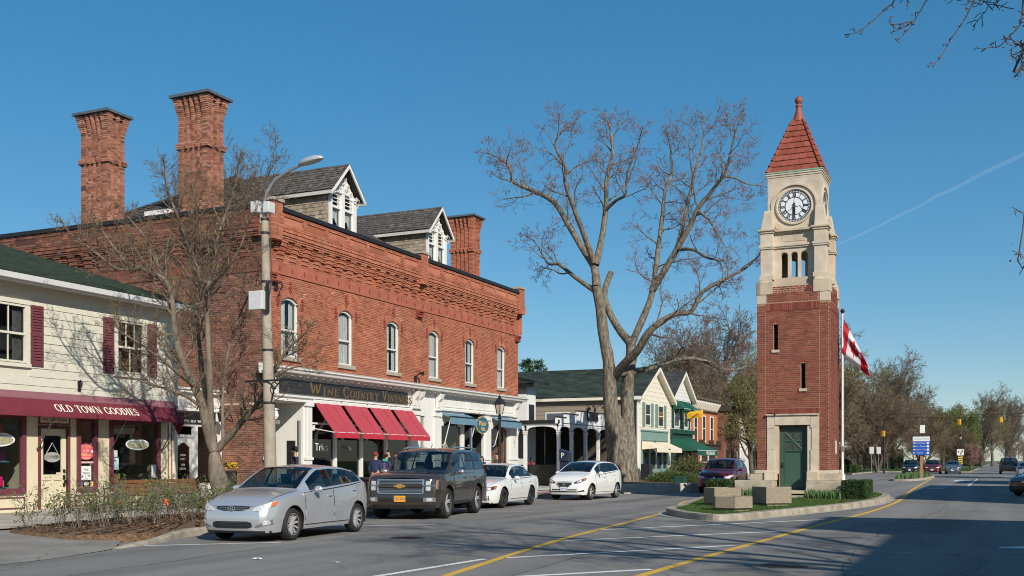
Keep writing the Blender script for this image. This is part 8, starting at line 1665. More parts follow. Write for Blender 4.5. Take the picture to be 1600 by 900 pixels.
def dress_suv(s,t,fp,pm):
 fp("grille",(-.60,.60),.70,1.03,.010,TRIM,n=15)
 for z in(.72,.755,.79,.93,.965,1.0):fp("grille_bar",(-.58,.58),z,z+.012,.02,mat("satin_chrome",(.42,.43,.44),.3,.05,5,metal=.8),nz=1,n=15)
 fp("grille_bar",(-.62,.62),.84,.90,.035,pm,n=15);fp("grille_surround",(-.63,.63),1.02,1.05,.035,CHROME,n=15);fp("grille_surround",(-.6,.6),.67,.70,.03,CHROME,n=15);sym(fp,"grille_surround",(.585,.63),.69,1.03,.033,CHROME,n=3)
 p=s.front(0,.87,.05);m=MB();m.extrude([(x,p[1],.87+z)for x,z in((-.16,-.025),(-.13,.035),(-.06,.035),(-.055,.055),(.075,.055),(.07,.03),(.16,.03),(.13,-.03),(.055,-.03),(.05,-.055),(-.075,-.055),(-.065,-.025))],(0,-.015,0));ob("badge",m,mat("gold_badge",(.60,.38,.10),.3,.1,20,metal=.6),t)
 sym(fp,"headlight",(.64,.955),[(.64,.72),(.82,.73),(.955,.78)],[(.64,1.03),(.82,1.04),(.955,1.05)],.012,LAMPD,n=9)
 for z0,z1 in((.76,.86),(.90,1.0)):sym(fp,"headlight_lens",(.68,.80),z0,z1,.022,LAMP,n=5)
 sym(fp,"turn_signal",(.90,.935),.80,1.02,.018,mat("clear_amber",(.32,.19,.14),.3,.1,10,coat=1),n=4);sym(fp,"headlight_trim",(.64,.94),.872,.887,.025,CHROME,n=6,nz=1)
 fp("bumper_intake",(-.6,.6),.475,.575,.010,TRIM,n=13);fp("bumper_lip",(-.86,.86),.29,.38,.014,TRIM,n=17);sym(fp,"fog_recess",(.62,.90),.47,.58,.010,CHROME,n=8);sym(fp,"fog_light",(.70,.84),.485,.565,.02,LAMP,n=6)
 plate(t,s,.545,"HZE-4091",PLATEY,BLUEINK,.31,.16)
 for sg in(1,-1):m=MB();m.tube([(sg*.70,y-s.L/2,float(s.fzt(y))+.02)for y in np.linspace(2.3,4.7,8)],.022,6);ob("roof_rail",m,CHROME,t);m=MB();m.box(sg*.88,sg*1.0,1.62-s.L/2,3.3-s.L/2,.36,.40);ob("running_board",m,TRIM,t)
 m=MB();m.tube([(.1,2.3-s.L/2,1.88),(.1,2.38-s.L/2,1.99)],.01,5);ob("antenna",m,TRIM,t);taillights(fp,1.0,1.4,.78,.95)
SUV=dict(L=5.18,W=2.04,R=.405,fa=.98,wb=2.95,sill=.36,lip=-.05,gap=.08,tw=.27,ws0=1.34,ws1=2.16,rs1=4.86,rs0=5.10,plan=[(0,.80),(.05,.86),(.15,.925),(.35,.98),(.8,1.02),(4.7,1.02),(5.05,.98),(5.18,.9)],belt=[(0,1.04),(.1,1.09),(.5,1.13),(1.4,1.185),(3,1.20),(5,1.21),(5.18,1.1)],top=[(0,1.08),(.1,1.15),(.5,1.20),(1.2,1.245),(1.34,1.26),(1.75,1.54),(2.08,1.765),(2.35,1.845),(2.8,1.88),(4.2,1.875),(4.75,1.83),(4.87,1.78),(5.0,1.5),(5.12,1.2),(5.18,1.12)],
edge=[(0,.86),(1.3,.84),(1.7,.82),(2.1,.765),(3,.755),(4.7,.74),(5.18,.84)],leanf=[(.2,.12),(.4,.02),(.55,0),(.7,.03),(1.0,.05),(1.1,.10),(1.3,.14)],leanr=[(.3,.04),(.6,0),(1.2,.03),(1.8,.1)],windows=[(1.68,2.62),(2.74,3.66),(3.78,4.70)],doors=[(1.52,2.67),(2.70,3.72)],spokes=5,twin=True,dress=dress_suv,mm=CHROME,belttrim=CHROME)
def dress_sedan(s,t,fp,pm):
 fp("grille",(-.48,.48),.58,.66,.008,TRIM);fp("grille_bar",(-.46,.46),.655,.667,.02,CHROME,nz=1);fp("grille_bar",(-.46,.46),.575,.585,.02,CHROME,nz=1)
 sym(fp,"headlight",(.50,.81),[(.50,.57),(.7,.58),(.81,.63)],[(.50,.67),(.7,.70),(.81,.73)],.010,LAMPD,n=11);sym(fp,"headlight_lens",(.58,.70),.595,.675,.02,LAMP,n=5);sym(fp,"turn_signal",(.775,.81),.625,.71,.016,AMBER,n=4)
 fp("bumper_intake",(-.66,.66),.27,.42,.006,TRIM,n=15)
 for z in(.335,.385):fp("intake_bar",(-.64,.64),z,z+.012,.02,CHROME,nz=1,n=13)
 fp("bumper_lip",(-.72,.72),.17,.20,.012,TRIM,n=15);p=s.front(0,.62,.025);m=MB();m.lathe([(.055,-.01),(.055,.01)],(0,p[1],.62),16,axis='y');ob("badge",m,CHROME,t);taillights(fp,.82,.98,.42,.80)
 fp("rear_bumper_lip",(-.7,.7),.24,.40,.01,TRIM,rear=True,n=13);plate(t,s,.78,"BLZF 027",PLATEM,BLUEINK,rear=True)
SEDAN=dict(L=4.63,W=1.78,R=.325,fa=.88,wb=2.65,sill=.20,lip=-.03,ws0=1.38,ws1=2.16,rs1=3.28,rs0=3.94,plan=[(0,.62),(.05,.70),(.15,.77),(.35,.84),(.7,.88),(1.0,.89),(3.6,.89),(4.2,.86),(4.5,.79),(4.63,.68)],belt=[(0,.66),(.1,.69),(.4,.765),(.9,.845),(1.4,.90),(2.4,.935),(3.4,.965),(3.9,.985),(4.5,.98),(4.63,.9)],top=[(0,.68),(.1,.74),(.4,.84),(.9,.925),(1.3,.975),(1.38,.985),(1.75,1.2),(2.06,1.365),(2.25,1.415),(2.7,1.45),(3.1,1.42),(3.28,1.375),(3.6,1.23),(3.9,1.085),(4.0,1.06),(4.4,1.045),(4.56,1.02),(4.63,.94)],
edge=[(0,.86),(.5,.80),(1.35,.83),(1.8,.75),(2.2,.69),(3.0,.68),(3.6,.72),(3.95,.78),(4.63,.82)],leanf=[(.15,.10),(.3,.02),(.45,0),(.6,.02),(.7,.08),(.8,.14),(1,.2)],leanr=[(.2,.05),(.5,0),(.8,.0),(1.0,.06),(1.3,.1)],windows=[(1.66,2.48),(2.58,3.34),(3.40,3.60)],doors=[(1.50,2.52),(2.55,3.44)],spokes=5,twin=True,dress=dress_sedan)
def dress_note(s,t,fp,pm):
 fp("grille",(-.30,.30),[(-.30,.60),(-.17,.50),(.17,.50),(.30,.60)],.685,.008,TRIM)
 sym(fp,"grille_surround",(.16,.33),[(.16,.475),(.33,.62)],[(.16,.52),(.33,.69)],.02,CHROME,n=6);p=s.front(0,.61,.03);m=MB();m.tube([(.055*math.cos(a),p[1],.61+.055*math.sin(a))for a in np.linspace(0,6.28,17)],.008,5,cap=False);m.box(-.07,.07,p[1]-.008,p[1]+.008,.6,.62);ob("badge",m,CHROME,t)
 sym(fp,"headlight",(.40,.765),[(.40,.645),(.55,.65),(.68,.70),(.765,.78)],[(.40,.70),(.55,.765),(.68,.82),(.765,.865)],.010,LAMPD,n=13);sym(fp,"headlight_lens",(.52,.66),[(.52,.67),(.66,.715)],[(.52,.735),(.66,.79)],.02,LAMP,n=6);sym(fp,"turn_signal",(.715,.75),[(.715,.745),(.75,.775)],[(.715,.82),(.75,.845)],.018,AMBER,n=4)
 for z in(.31,.385):fp("bumper_intake",(-.52,.52),z,z+.04,.008,TRIM,n=11)
 sym(fp,"fog_recess",(.54,.74),[(.54,.31),(.74,.335)],[(.54,.345),(.74,.40)],.008,TRIM);fp("bumper_lip",(-.66,.66),.19,.22,.01,TRIM,n=13);plate(t,s,.44,"CBSM 482",PLATEM,BLUEINK);taillights(fp,.9,1.3,.6,.76)
NOTE=dict(L=4.14,W=1.695,R=.305,fa=.78,wb=2.6,sill=.21,lip=-.01,ws0=.90,ws1=1.92,rs1=3.72,rs0=4.03,plan=[(0,.58),(.05,.66),(.15,.735),(.35,.80),(.7,.84),(1.0,.847),(3.4,.847),(3.8,.82),(4.02,.76),(4.14,.66)],belt=[(0,.70),(.1,.745),(.3,.83),(.7,.93),(1.2,.985),(2,1.01),(3,1.07),(3.6,1.115),(4.0,1.07),(4.14,.95)],top=[(0,.72),(.1,.80),(.3,.90),(.6,1.0),(.84,1.06),(.9,1.08),(1.4,1.31),(1.8,1.455),(2.05,1.51),(2.5,1.535),(3.2,1.515),(3.6,1.455),(3.74,1.42),(3.9,1.24),(4.05,1.08),(4.14,.97)],
edge=[(0,.86),(.4,.80),(.9,.83),(1.4,.77),(1.9,.70),(2.6,.68),(3.6,.68),(4.14,.8)],leanf=[(.15,.08),(.3,.01),(.45,0),(.6,.03),(.75,.10),(.9,.17)],leanr=[(.2,.05),(.5,0),(.9,.02),(1.4,.08)],windows=[(1.28,2.12),(2.22,3.02),(3.10,3.62)],doors=[(1.14,2.15),(2.18,3.14)],spokes=6,twin=False,dress=dress_note)
def dress_cross(s,t,fp,pm):
 fp("grille",(-.42,.42),[(-.42,.72),(-.3,.62),(.3,.62),(.42,.72)],[(-.42,.79),(0,.80),(.42,.79)],.008,TRIM);fp("grille_bar",(-.40,.40),.70,.715,.02,CHROME,nz=1);p=s.front(0,.71,.03);m=MB();m.ball((0,p[1],.71),.06,10);m.v=[(a,p[1]+(b-p[1])*.2,c)for a,b,c in m.v];ob("badge",m,CHROME,t)
 sym(fp,"headlight",(.46,.82),[(.46,.70),(.65,.70),(.82,.80)],[(.46,.79),(.65,.82),(.82,.88)],.010,LAMP,n=11);fp("bumper_intake",(-.5,.5),.28,.36,.008,TRIM);fp("bumper_lip",(-.75,.75),.20,.27,.012,TRIM,n=13);sym(fp,"fog_light",(.6,.72),.36,.42,.012,LAMP,n=4);plate(t,s,.5,"CKTR 915",PLATEM,BLUEINK);taillights(fp,.95,1.15,.55,.82);plate(t,s,.8,"CHWD 336",PLATEM,BLUEINK,rear=True)
 for sg in(1,-1):m=MB();m.tube([(sg*.58,y-s.L/2,float(s.fzt(y))+.015)for y in np.linspace(2.0,3.6,7)],.018,5);ob("roof_rail",m,TRIM,t)
CROSS=dict(L=4.28,W=1.775,R=.345,fa=.86,wb=2.555,sill=.25,lip=-.02,gap=.07,ws0=1.06,ws1=1.84,rs1=3.80,rs0=4.12,plan=[(0,.64),(.05,.72),(.15,.79),(.35,.845),(.7,.88),(1.0,.887),(3.5,.887),(3.9,.86),(4.15,.80),(4.28,.7)],belt=[(0,.80),(.1,.84),(.4,.93),(.9,1.01),(1.3,1.05),(2.4,1.09),(3.6,1.15),(4.1,1.12),(4.28,.98)],top=[(0,.83),(.1,.91),(.4,1.01),(.8,1.08),(1.06,1.13),(1.45,1.38),(1.75,1.555),(1.95,1.62),(2.4,1.66),(3.3,1.635),(3.75,1.56),(3.85,1.5),(4.0,1.3),(4.15,1.13),(4.28,1.0)],
edge=[(0,.86),(.4,.82),(1.06,.83),(1.5,.77),(1.9,.72),(3.6,.70),(4.28,.8)],leanf=[(.2,.08),(.4,0),(.6,.02),(.8,.08),(1.0,.16)],leanr=[(.2,.05),(.5,0),(.9,.02),(1.4,.08)],windows=[(1.36,2.2),(2.3,3.1),(3.2,3.7)],doors=[(1.24,2.23),(2.26,3.24)],spokes=5,twin=True,dress=dress_cross)
GP="cars parked along the left kerb"
def park(fx,fy,rx,ry,sp):
 a=math.atan2(-(rx-fx),ry-fy);c,s_=math.cos(a),math.sin(a);mid=(fa_:=sp['fa']+sp['wb']/2)-sp['L']/2;off=sp['W']/2-.12;mx,my=(fx+rx)/2,(fy+ry)/2
 return(mx-off*c+mid*s_,my-off*s_-mid*c,.0),a
def put(name,label,sp,w,col,**k):loc,a=park(*w,sp);return build_car(name,label,sp,loc,a,GP,col,**k)
put("parked_hatchback","silver grey hatchback parked at the kerb beside the shrub bed",HATCH,(-12.30,16.62,-12.52,19.17),(.56,.585,.61))
put("parked_suv","large bronze grey SUV with yellow licence plate and chrome grille",SUV,(-13.22,24.6,-13.80,27.5),(.085,.068,.055),metal=.6)
put("parked_sedan","white sedan parked between the bronze SUV and the white hatchback",SEDAN,(-14.52,30.85,-14.72,33.5),(.72,.72,.70),metal=0,rim=ALLOYD)
put("parked_hatchback","white tall hatchback parked before the thick street tree",NOTE,(-14.42,38.7,-14.28,41.3),(.74,.74,.72),metal=0)
build_car("parked_crossover","dark red crossover parked half behind the tower plinth",CROSS,(-12.0,50.6,0),rad(2),GP,(.16,.008,.022),metal=.5)
GW="cars waiting at the far crossing"
build_car("waiting_suv","black SUV waiting at the crossing, leftmost of the three",CROSS,(-9.0,129.5,0),0,GW,(.012,.013,.015),detail=1,metal=.3);build_car("waiting_minivan","red car waiting at the crossing between black and grey ones",CROSS,(-6.75,131.5,0),0,GW,(.22,.01,.018),detail=1);build_car("waiting_minivan","grey blue car waiting at the crossing, rightmost of the three",NOTE,(-4.6,131,0),0,GW,(.14,.17,.21),detail=1)
build_car("driving_suv","black SUV seen from behind, farther than the silver car",SUV,(1.2,134,0),math.pi,"cars driving away on the right",(.012,.012,.013),detail=1,metal=.3);build_car("driving_sedan","silver sedan seen from behind at the right picture edge",SEDAN,(2.35,102,0),math.pi,"cars driving away on the right",(.42,.47,.52),detail=1)
build_car("turning_sedan","dark brown sedan cut off by the right picture edge",SEDAN,(2.25,52.2,0),rad(-32),None,(.085,.022,.016),detail=2,metal=.05)
# ================================================================== PEOPLE
SKIN=mat("skin",(.48,.27,.18),.5,.06,12)
def skinmesh(name,V,E,R,m_,parent,sub=2):
 me=bpy.data.meshes.new(name);me.from_pydata([tuple(v)for v in V],E,[]);me.materials.append(m_);o=link(name,me,parent);sk=o.modifiers.new("skin",'SKIN');sk.use_smooth_shade=True
 for i,r in enumerate(R):d=me.skin_vertices[0].data[i];d.radius=(r,r)if not isinstance(r,tuple)else r;d.use_root=(i==0)
 o.modifiers.new("subdivision",'SUBSURF').levels=sub;o.modifiers["subdivision"].render_levels=sub;return o
def person(label,loc,rz,h,top,bottom,hair,arms=((.25,.03,1.14,.25,-.06,.92),(-.25,.03,1.14,-.25,-.06,.92)),short=False,cap=None,long_hair=False,bag=None,look=0.0,hood=None,seated=False):
 t=thing("person",label,"person",loc,rz);k=h/1.78;t.scale=(k,k,k);hd=(math.sin(look)*.03,-.02-.01*math.cos(look));V=[(0,0,.95),(0,.01,1.18),(0,0,1.40),(0,0,1.50),(hd[0]*.5,-.015,1.56),(hd[0],hd[1],1.63),(hd[0],hd[1]+.01,1.71)];E=[(i,i+1)for i in range(6)];R=[(.16,.115),(.145,.105),(.165,.11),.058,.056,(.075,.092),(.066,.082)]
 def chain(a,pts,rs):
  for p,r in zip(pts,rs):V.append(p);R.append(r);E.append((a,len(V)-1));a=len(V)-1
  return a
 legs=[]
 for s in(1,-1):
  P=[(s*.10,0,.88),(s*.11,-.02,.50),(s*.11,.02,.10),(s*.12,-.08,.05),(s*.125,-.15,.035)]
  if seated:P=[(s*.10,-.05,.92),(s*.12,-.45,.95),(s*.12,-.45,.55),(s*.12,-.53,.5),(s*.12,-.6,.49)]
  legs.append(P);chain(0,P,[.085,.058,.043,.042,.032])
 AR=[]
 for(s,(ex,ey,ez,wx,wy,wz))in zip((1,-1),arms):
  P=[(s*.175,0,1.43),(ex,ey,ez),(wx,wy,wz)];AR.append(P);a=chain(2,P,[.056,.042,.029]);d=(Vector(P[2])-Vector(P[1])).normalized();w=Vector(P[2]);pl=w+d*.08;a=chain(a,[pl],[(.036,.018)]);sd=d.cross(Vector((0,1,.2))).normalized();f=Vector((0,-.35,0))
  for q,l in((-.028,.065),(-.009,.078),(.010,.073),(.028,.058)):chain(a,[pl+sd*q+d*l*.5,pl+sd*q+(d+f).normalized()*l],[.009,.008])
  chain(a,[w+d*.03-sd*.045+f*.08,w+d*.07-sd*.06+f*.12],[.010,.009])
 skinmesh("body",V,E,R,SKIN,t)
 TP=[(0,0,.93),(0,.01,1.18),(0,0,1.40),(0,0,1.49)];TE=[(0,1),(1,2),(2,3)];TR=[(.19,.14),(.175,.135),(.19,.135),.072]
 for P in AR:
  a=2
  for p,r in zip(P,(.075,.06,.045)):TP.append(p);TR.append(r);TE.append((a,len(TP)-1));a=len(TP)-1
 skinmesh("jacket",TP,TE,TR,top,t)
 LP=[(0,0,.97),(0,0,.90)];LE=[(0,1)];LR=[(.165,.125),(.17,.13)]
 for P in legs:
  a=1
  for p,r in zip(P[:2 if short else 3],(.105,.085 if short else .075,.06)):
   if short and p[2]<.6:p=(p[0],p[1],.58)
   LP.append(p);LR.append(r);LE.append((a,len(LP)-1));a=len(LP)-1
 skinmesh("shorts" if short else "trousers",LP,LE,LR,bottom,t)
 m=MB();c=(hd[0],hd[1]+.018,1.685)
 m.ball((0,0,0),1,12);m.v=[(c[0]+a*.083,c[1]+b*.098+.012,c[2]+max(q,-.25 if b<.1 else-.75)*.088)for a,b,q in m.v]
 if long_hair:m.box(-.07,.07,.05,.09,1.45,1.66)
 ob("hair",m,hair,t,smooth=True)
 m=MB();m.ball((hd[0],hd[1]-.098,1.635),.016,6,sz=1.4);ob("nose",m,SKIN,t);m=MB();[m.ball((hd[0]+s*.03,hd[1]-.082,1.655),.010,6)for s in(1,-1)];m.box(hd[0]-.022,hd[0]+.022,hd[1]-.088,hd[1]-.08,1.588,1.595);ob("face_features",m,mat("face_dark",(.12,.06,.05),.5),t)
 m=MB();[m.ball((hd[0]+s*.078,hd[1]+.01,1.645),.022,6)for s in(1,-1)];ob("ear",m,SKIN,t)
 for P in legs:m=MB();m.ball((0,0,0),1,10);m.v=[(P[3][0]+a*.05,P[3][1]+.02+b*.135,max(P[3][2]-.045,P[3][2]+q*.055))for a,b,q in m.v];ob("shoe",m,BLACK,t,smooth=True)
 if cap:m=MB();m.ball((c[0],c[1]+.005,c[2]+.025),.1,12,sz=.75);m.box(c[0]-.06,c[0]+.06,c[1]-.17,c[1]-.06,c[2]+.015,c[2]+.03);ob("cap",m,cap,t,smooth=True)
 if hood:m=MB();m.ball((0,.07,1.49),.13,10,sz=.6);ob("hood",m,hood,t,smooth=True)
 if bag:m=MB();m.box(-.14,.14,.13,.27,1.05,1.42);ob("backpack",m,bag,t,bevel=.05)
 return t
cl=lambda n,c:mat(n,c,.85,.12,9,.15,60);NAVY,NAVY2,BLKC=cl("navy_wool",(.018,.03,.075)),cl("dark_blue_nylon",(.03,.035,.09)),cl("black_cloth",(.014,.014,.018));JEAN=cl("blue_jeans",(.05,.07,.14));HD=cl("dark_hair",(.018,.012,.010));HB_=cl("brown_hair",(.06,.035,.02))
PI=math.pi
person("man in dark jacket and cap walking left past the corner entrance",(-17.5,23.9,.15),rad(-75),1.77,cl("charcoal_cloth",(.03,.03,.04)),JEAN,HD,cap=BLKC)
person("person in navy sweater, blue shorts and red cap seen from behind",(-20.3,32.5,.15),PI+.1,1.68,NAVY,cl("bright_blue_shorts",(.03,.05,.33)),HB_,short=True,cap=cl("red_cloth",(.35,.02,.03)))
person("person in dark blue jacket with turquoise hood and backpack seen from behind",(-20.25,33.15,.15),PI-.2,1.64,NAVY2,BLKC,HD,bag=cl("purple_grey_pack",(.09,.06,.13)),hood=cl("turquoise_cloth",(.02,.30,.27)))
person("man in dark coat looking down towards the backpack wearer",(-20.9,34.4,.15),-.25,1.80,BLKC,JEAN,HD,arms=((.25,-.05,1.15,.12,-.25,1.12),(-.25,-.05,1.15,-.12,-.25,1.1)),look=-.5)
person("dark haired person in a beige top facing left behind the bronze SUV",(-20.6,34.5,.15),rad(-80),1.72,cl("beige_cloth",(.40,.30,.22)),BLKC,HD,long_hair=True)
person("person in dark blue coat seen over the white sedan, left of the lamp post",(-19.5,39.5,.15),-.2,1.58,NAVY,BLKC,HB_,long_hair=True)
person("woman with patterned scarf seen over the white sedan's roof beside the lamp post",(-18.95,39.85,.15),rad(-40),1.72,cl("grey_check_scarf",(.16,.14,.13)),BLKC,HD,long_hair=True)
person("person in a long black coat walking below the big green awning",(-20.2,73.4,.15),.3,1.62,BLKC,BLKC,HD)
person("seated guest in a red top behind the pub veranda's dark screen",(-24.3,55.6,.0),rad(40),1.7,cl("dark_red_cloth",(.25,.03,.03)),BLKC,HD,seated=True)
# ================================================================== STREET FURNITURE
POLEC=mat("pole_concrete",(.36,.31,.245),.9,.12,20,.3,90,col2=(.28,.24,.19),mixscale=1.5);GREYP=mat("grey_box_paint",(.55,.56,.55),.4,.06,5)
px,py=-16.85,22.0
t=thing("street_light_pole","tall leaning concrete lamp pole with curved arm, grey boxes and oval lamp","street light",(px,py,.15));L=lambda z:(px-.028*(z-.15),py,z)
m=MB();m.tube([L(.1),L(3),L(7.75)],[.17,.145,.095],16);ob("pole",m,POLEC,t,True,smooth=True)
m=MB();b=L(7.7);m.tube([L(7.5),L(8.2),(b[0]+.08,py,8.42),(b[0]+.32,py,8.68),(b[0]+.7,py,8.85),(b[0]+1.15,py,8.98)],[.06,.055,.05,.048,.042,.038],10);ob("arm",m,STEEL,t,True,smooth=True)
m=MB();m.ball((0,0,0),1,16);m.v=[(b[0]+1.42+a*.38,py+q*.14,9.03+max(c,-.35)*.12+a*.05)for a,q,c in m.v];ob("lamp_head",m,mat("lamp_head_grey",(.34,.36,.38),.4,.06,4),t,True,smooth=True)
for z in(3.0,4.35,6.1,7.35,7.7):m=MB();r=.172-.0100*z;m.lathe([(r+.004,-.03),(r+.014,-.03),(r+.014,.03),(r+.004,.03)],L(z),16);ob("pole_band",m,TRIM,t,True)
for(dx,dz,w,h_)in((-.2,8.02,.26,.3),(.16,7.98,.2,.28)):m=MB();c=L(dz);m.box(c[0]+dx-w/2,c[0]+dx+w/2,py-.16,py+.1,dz-h_/2,dz+h_/2);ob("speaker_box",m,GREYP,t,True,bevel=.02)
c=L(5.6);m=MB();m.box(c[0]-.33,c[0]+.1,py-.32,py-.13,5.36,5.84);ob("junction_box",m,GREYP,t,True,bevel=.02);m=MB();m.tube([(c[0],py-.18,5.36),(c[0]+.05,py-.2,5.25),(c[0]+.14,py-.14,5.4),(c[0]+.16,py,6.1),(c[0]+.1,py,7.9)],.012,5);m.box(c[0]+.12,c[0]+.17,py-.2,py-.1,5.3,6.05);ob("cable",m,TRIM,t,True)
m=MB();c=L(3.55);m.tube([(c[0]-.62,py-.16,3.56),(c[0]+.62,py-.16,3.56)],.025,6)
for s in(-1,1):m.tube([(c[0]+s*.5,py-.16,3.54),(c[0]+s*.3,py-.16,3.35),(c[0]+s*.18,py-.1,3.05)],.018,5);m.tube([(c[0]+s*(.3+.09*math.cos(a)),py-.16,3.42+.09*math.sin(a))for a in np.linspace(0,5.5,10)],.014,5)
ob("banner_bracket",m,BLACK,t,True)
def slats(t,P,n,dim,m_,name="slat"):
 for k in range(n):m=MB();a,b,c=P(k);m.box(a-dim[0]/2,a+dim[0]/2,b-dim[1]/2,b+dim[1]/2,c-dim[2]/2,c+dim[2]/2);ob(name,m,m_,t)
BENCHW=mat("bench_wood",(.20,.085,.038),.5,.15,9,.1,40,stretch=(2,.4,8))
def bench(label,loc,rz,L_):
 t=thing("park_bench",label,"bench",loc,rz);slats(t,lambda k:(.26,0,.50+k*.105),4,(.035,L_,.09),BENCHW,"backrest_slat");slats(t,lambda k:(.18-k*.1,0,.43),5,(.085,L_,.035),BENCHW,"seat_slat")
 for y in(-L_/2+.1,0,L_/2-.1):m=MB();m.tube([(-.24,y,0),(-.22,y,.41),(.2,y,.41),(.29,y,.9)],.025,6);m.tube([(.2,y,.41),(.3,y,0)],.025,6);m.tube([(-.22,y,.41),(-.24,y,.62),(-.05,y,.66),(.24,y,.62)],.02,6);ob("leg",m,BLACK,t)
bench("long brown slatted bench before the cream shop's big window",(-21.3,22.5,.15),0,3.2);bench("brown slatted bench between the two white parked cars",(-17.75,39.6,.15),PI,1.6)
def bin_(label,x,y):
 t=thing("litter_bin",label,"bin",(x,y,.15));m=MB();m.lathe([(.22,.04),(.22,.82)],n=16);ob("liner",m,BLACK,t);m=MB();m.lathe([(.24,.80),(.30,.80),(.30,.86),(.2,.87),(.15,.85)],n=20);ob("rim",m,BLACK,t)
 for k in range(18):a=k*PI/9;m=MB();m.tube([(.26*math.cos(a),.26*math.sin(a),.03),(.26*math.cos(a),.26*math.sin(a),.6),(.29*math.cos(a),.29*math.sin(a),.82)],.016,4);ob("slat",m,BLACK,t)
bin_("black slatted litter bin between the silver hatchback and the bronze SUV",-17.6,27.7)
t=thing("flower_pot","tall black pot of yellow flowers against the brick side wall","flower pot",(-25.1,30.4,.15));m=MB();m.lathe([(.19,0),(.24,.95),(.25,1.0),(.22,1.0),(.21,.93)],(-25.1,30.4,.15),18);ob("pot",m,BLACK,t,True,smooth=True);rr=np.random.default_rng(2);m,m2=MB(),MB()
for _ in range(90):a=rr.uniform(0,6.28);q=.27*math.sqrt(rr.random());p=(-25.1+q*math.cos(a),30.4+q*math.sin(a),1.25+rr.uniform(0,.24)*(1.2-q*2));(m if rr.random()<.5 else m2).ball(p,rr.uniform(.03,.05),6,sz=.6)
ob("blooms",m,mat("yellow_bloom",(.70,.42,.01),.6,.2,20),t,True,kind='stuff');ob("foliage",m2,BUSHG,t,True,kind='stuff')
def sign_post(label,x,y,w,rz,hh=2.55,col=STEEL):
 t=thing("parking_sign",label,"sign",(x,y,.15),rz,"parking signs on the pavement");m=MB();m.tube([(0,0,0),(0,0,hh)],.03,8);ob("post",m,col,t);m=MB();m.box(-w/2,w/2,-.045,-.03,hh-.75,hh);ob("sign_plate",m,col,t,bevel=.01)
sign_post("grey parking sign seen edge on beside the corner entrance",-17.0,23.4,.45,rad(-48),2.45);sign_post("blue grey parking sign seen edge on beside the lamp post",-17.2,34.0,.5,rad(-57),2.55,mat("blue_grey_metal",(.16,.25,.31),.5,.08,5))
def lantern_post(label,x,y,hgt,z0=.15):
 t=thing("lamp_post",label,"lamp post",(x,y,z0),group="black lantern posts");m=MB();m.lathe([(.14,0),(.14,.25),(.09,.35),(.075,.9),(.055,1.0),(.05,hgt-.85),(.08,hgt-.82),(.05,hgt-.78),(.06,hgt-.68)],n=12);ob("post",m,BLACK,t,smooth=True)
 m=MB();m.lathe([(.11,hgt-.66),(.19,hgt-.30)],n=6);ob("lantern_glass",m,mat("lantern_glass",(.45,.40,.32),.35,.1,6),t)
 for k in range(6):a=k*PI/3;m=MB();m.tube([(.115*math.cos(a),.115*math.sin(a),hgt-.68),(.2*math.cos(a),.2*math.sin(a),hgt-.28)],.012,4);ob("lantern_bar",m,BLACK,t)
 m=MB();m.lathe([(.24,hgt-.30),(.24,hgt-.27),(.12,hgt-.12),(.06,hgt-.08),(.07,hgt-.05),(.03,hgt-.02),(.01,hgt+.06)],n=6);ob("lantern_roof",m,BLACK,t);return t
lantern_post("black lantern post rising over the white sedan before the gift shop",-16.55,35.0,3.75);kp=lantern_post("black lantern post with keep right sign and striped hazard marker far along the street",-4.4,151,4.9,.1)
def flat(t,nm,x0,x1,y,z0,z1,m_,d=.02):m=MB();m.box(x0,x1,y-d,y,z0,z1);return ob(nm,m,m_,t,True)
kr=flat(kp,"keep_right_sign",-4.82,-3.98,150.85,2.25,3.05,PAPER);m=MB();m.tube([(-4.35,150.8,2.35),(-4.3,150.8,2.6),(-4.15,150.8,2.75),(-4.15,150.8,2.95)],.05,5);m.lathe([(.09,-.01),(.09,.01)],(-4.6,150.81,2.72),10,axis='y');ob("arrow_symbol",m,BLACK,kr,True);hz=flat(kp,"hazard_marker",-4.66,-4.14,150.84,1.1,2.22,YEL)
m=MB()
for k in range(4):z=1.15+k*.28;m.extrude([(-4.65,150.815,z),(-4.15,150.815,z-.0+.12),(-4.15,150.815,z+.24),(-4.65,150.815,z+.12)],(0,-.006,0))
ob("stripe",m,BLACK,hz,True)
t=thing("parking_meter","dark blue parking machine with white P behind the white tall hatchback","parking meter",(-17.3,43.4,.15));m=MB();m.box(-17.5,-17.1,43.2,43.5,.15,1.5);m.hexa([(-17.52,43.15,1.5),(-17.08,43.15,1.5),(-17.08,43.55,1.5),(-17.52,43.55,1.5),(-17.52,43.15,2.05),(-17.08,43.15,1.9),(-17.08,43.55,1.9),(-17.52,43.55,2.05)]);ob("cabinet",m,mat("meter_blue_black",(.02,.028,.05),.4,.08,4),t,True,bevel=.02);ob("lettering",on_face(text_mb("P",.32,.004),Fy(0,43.14),-17.35,1.75,.004),PAPER,t,True)
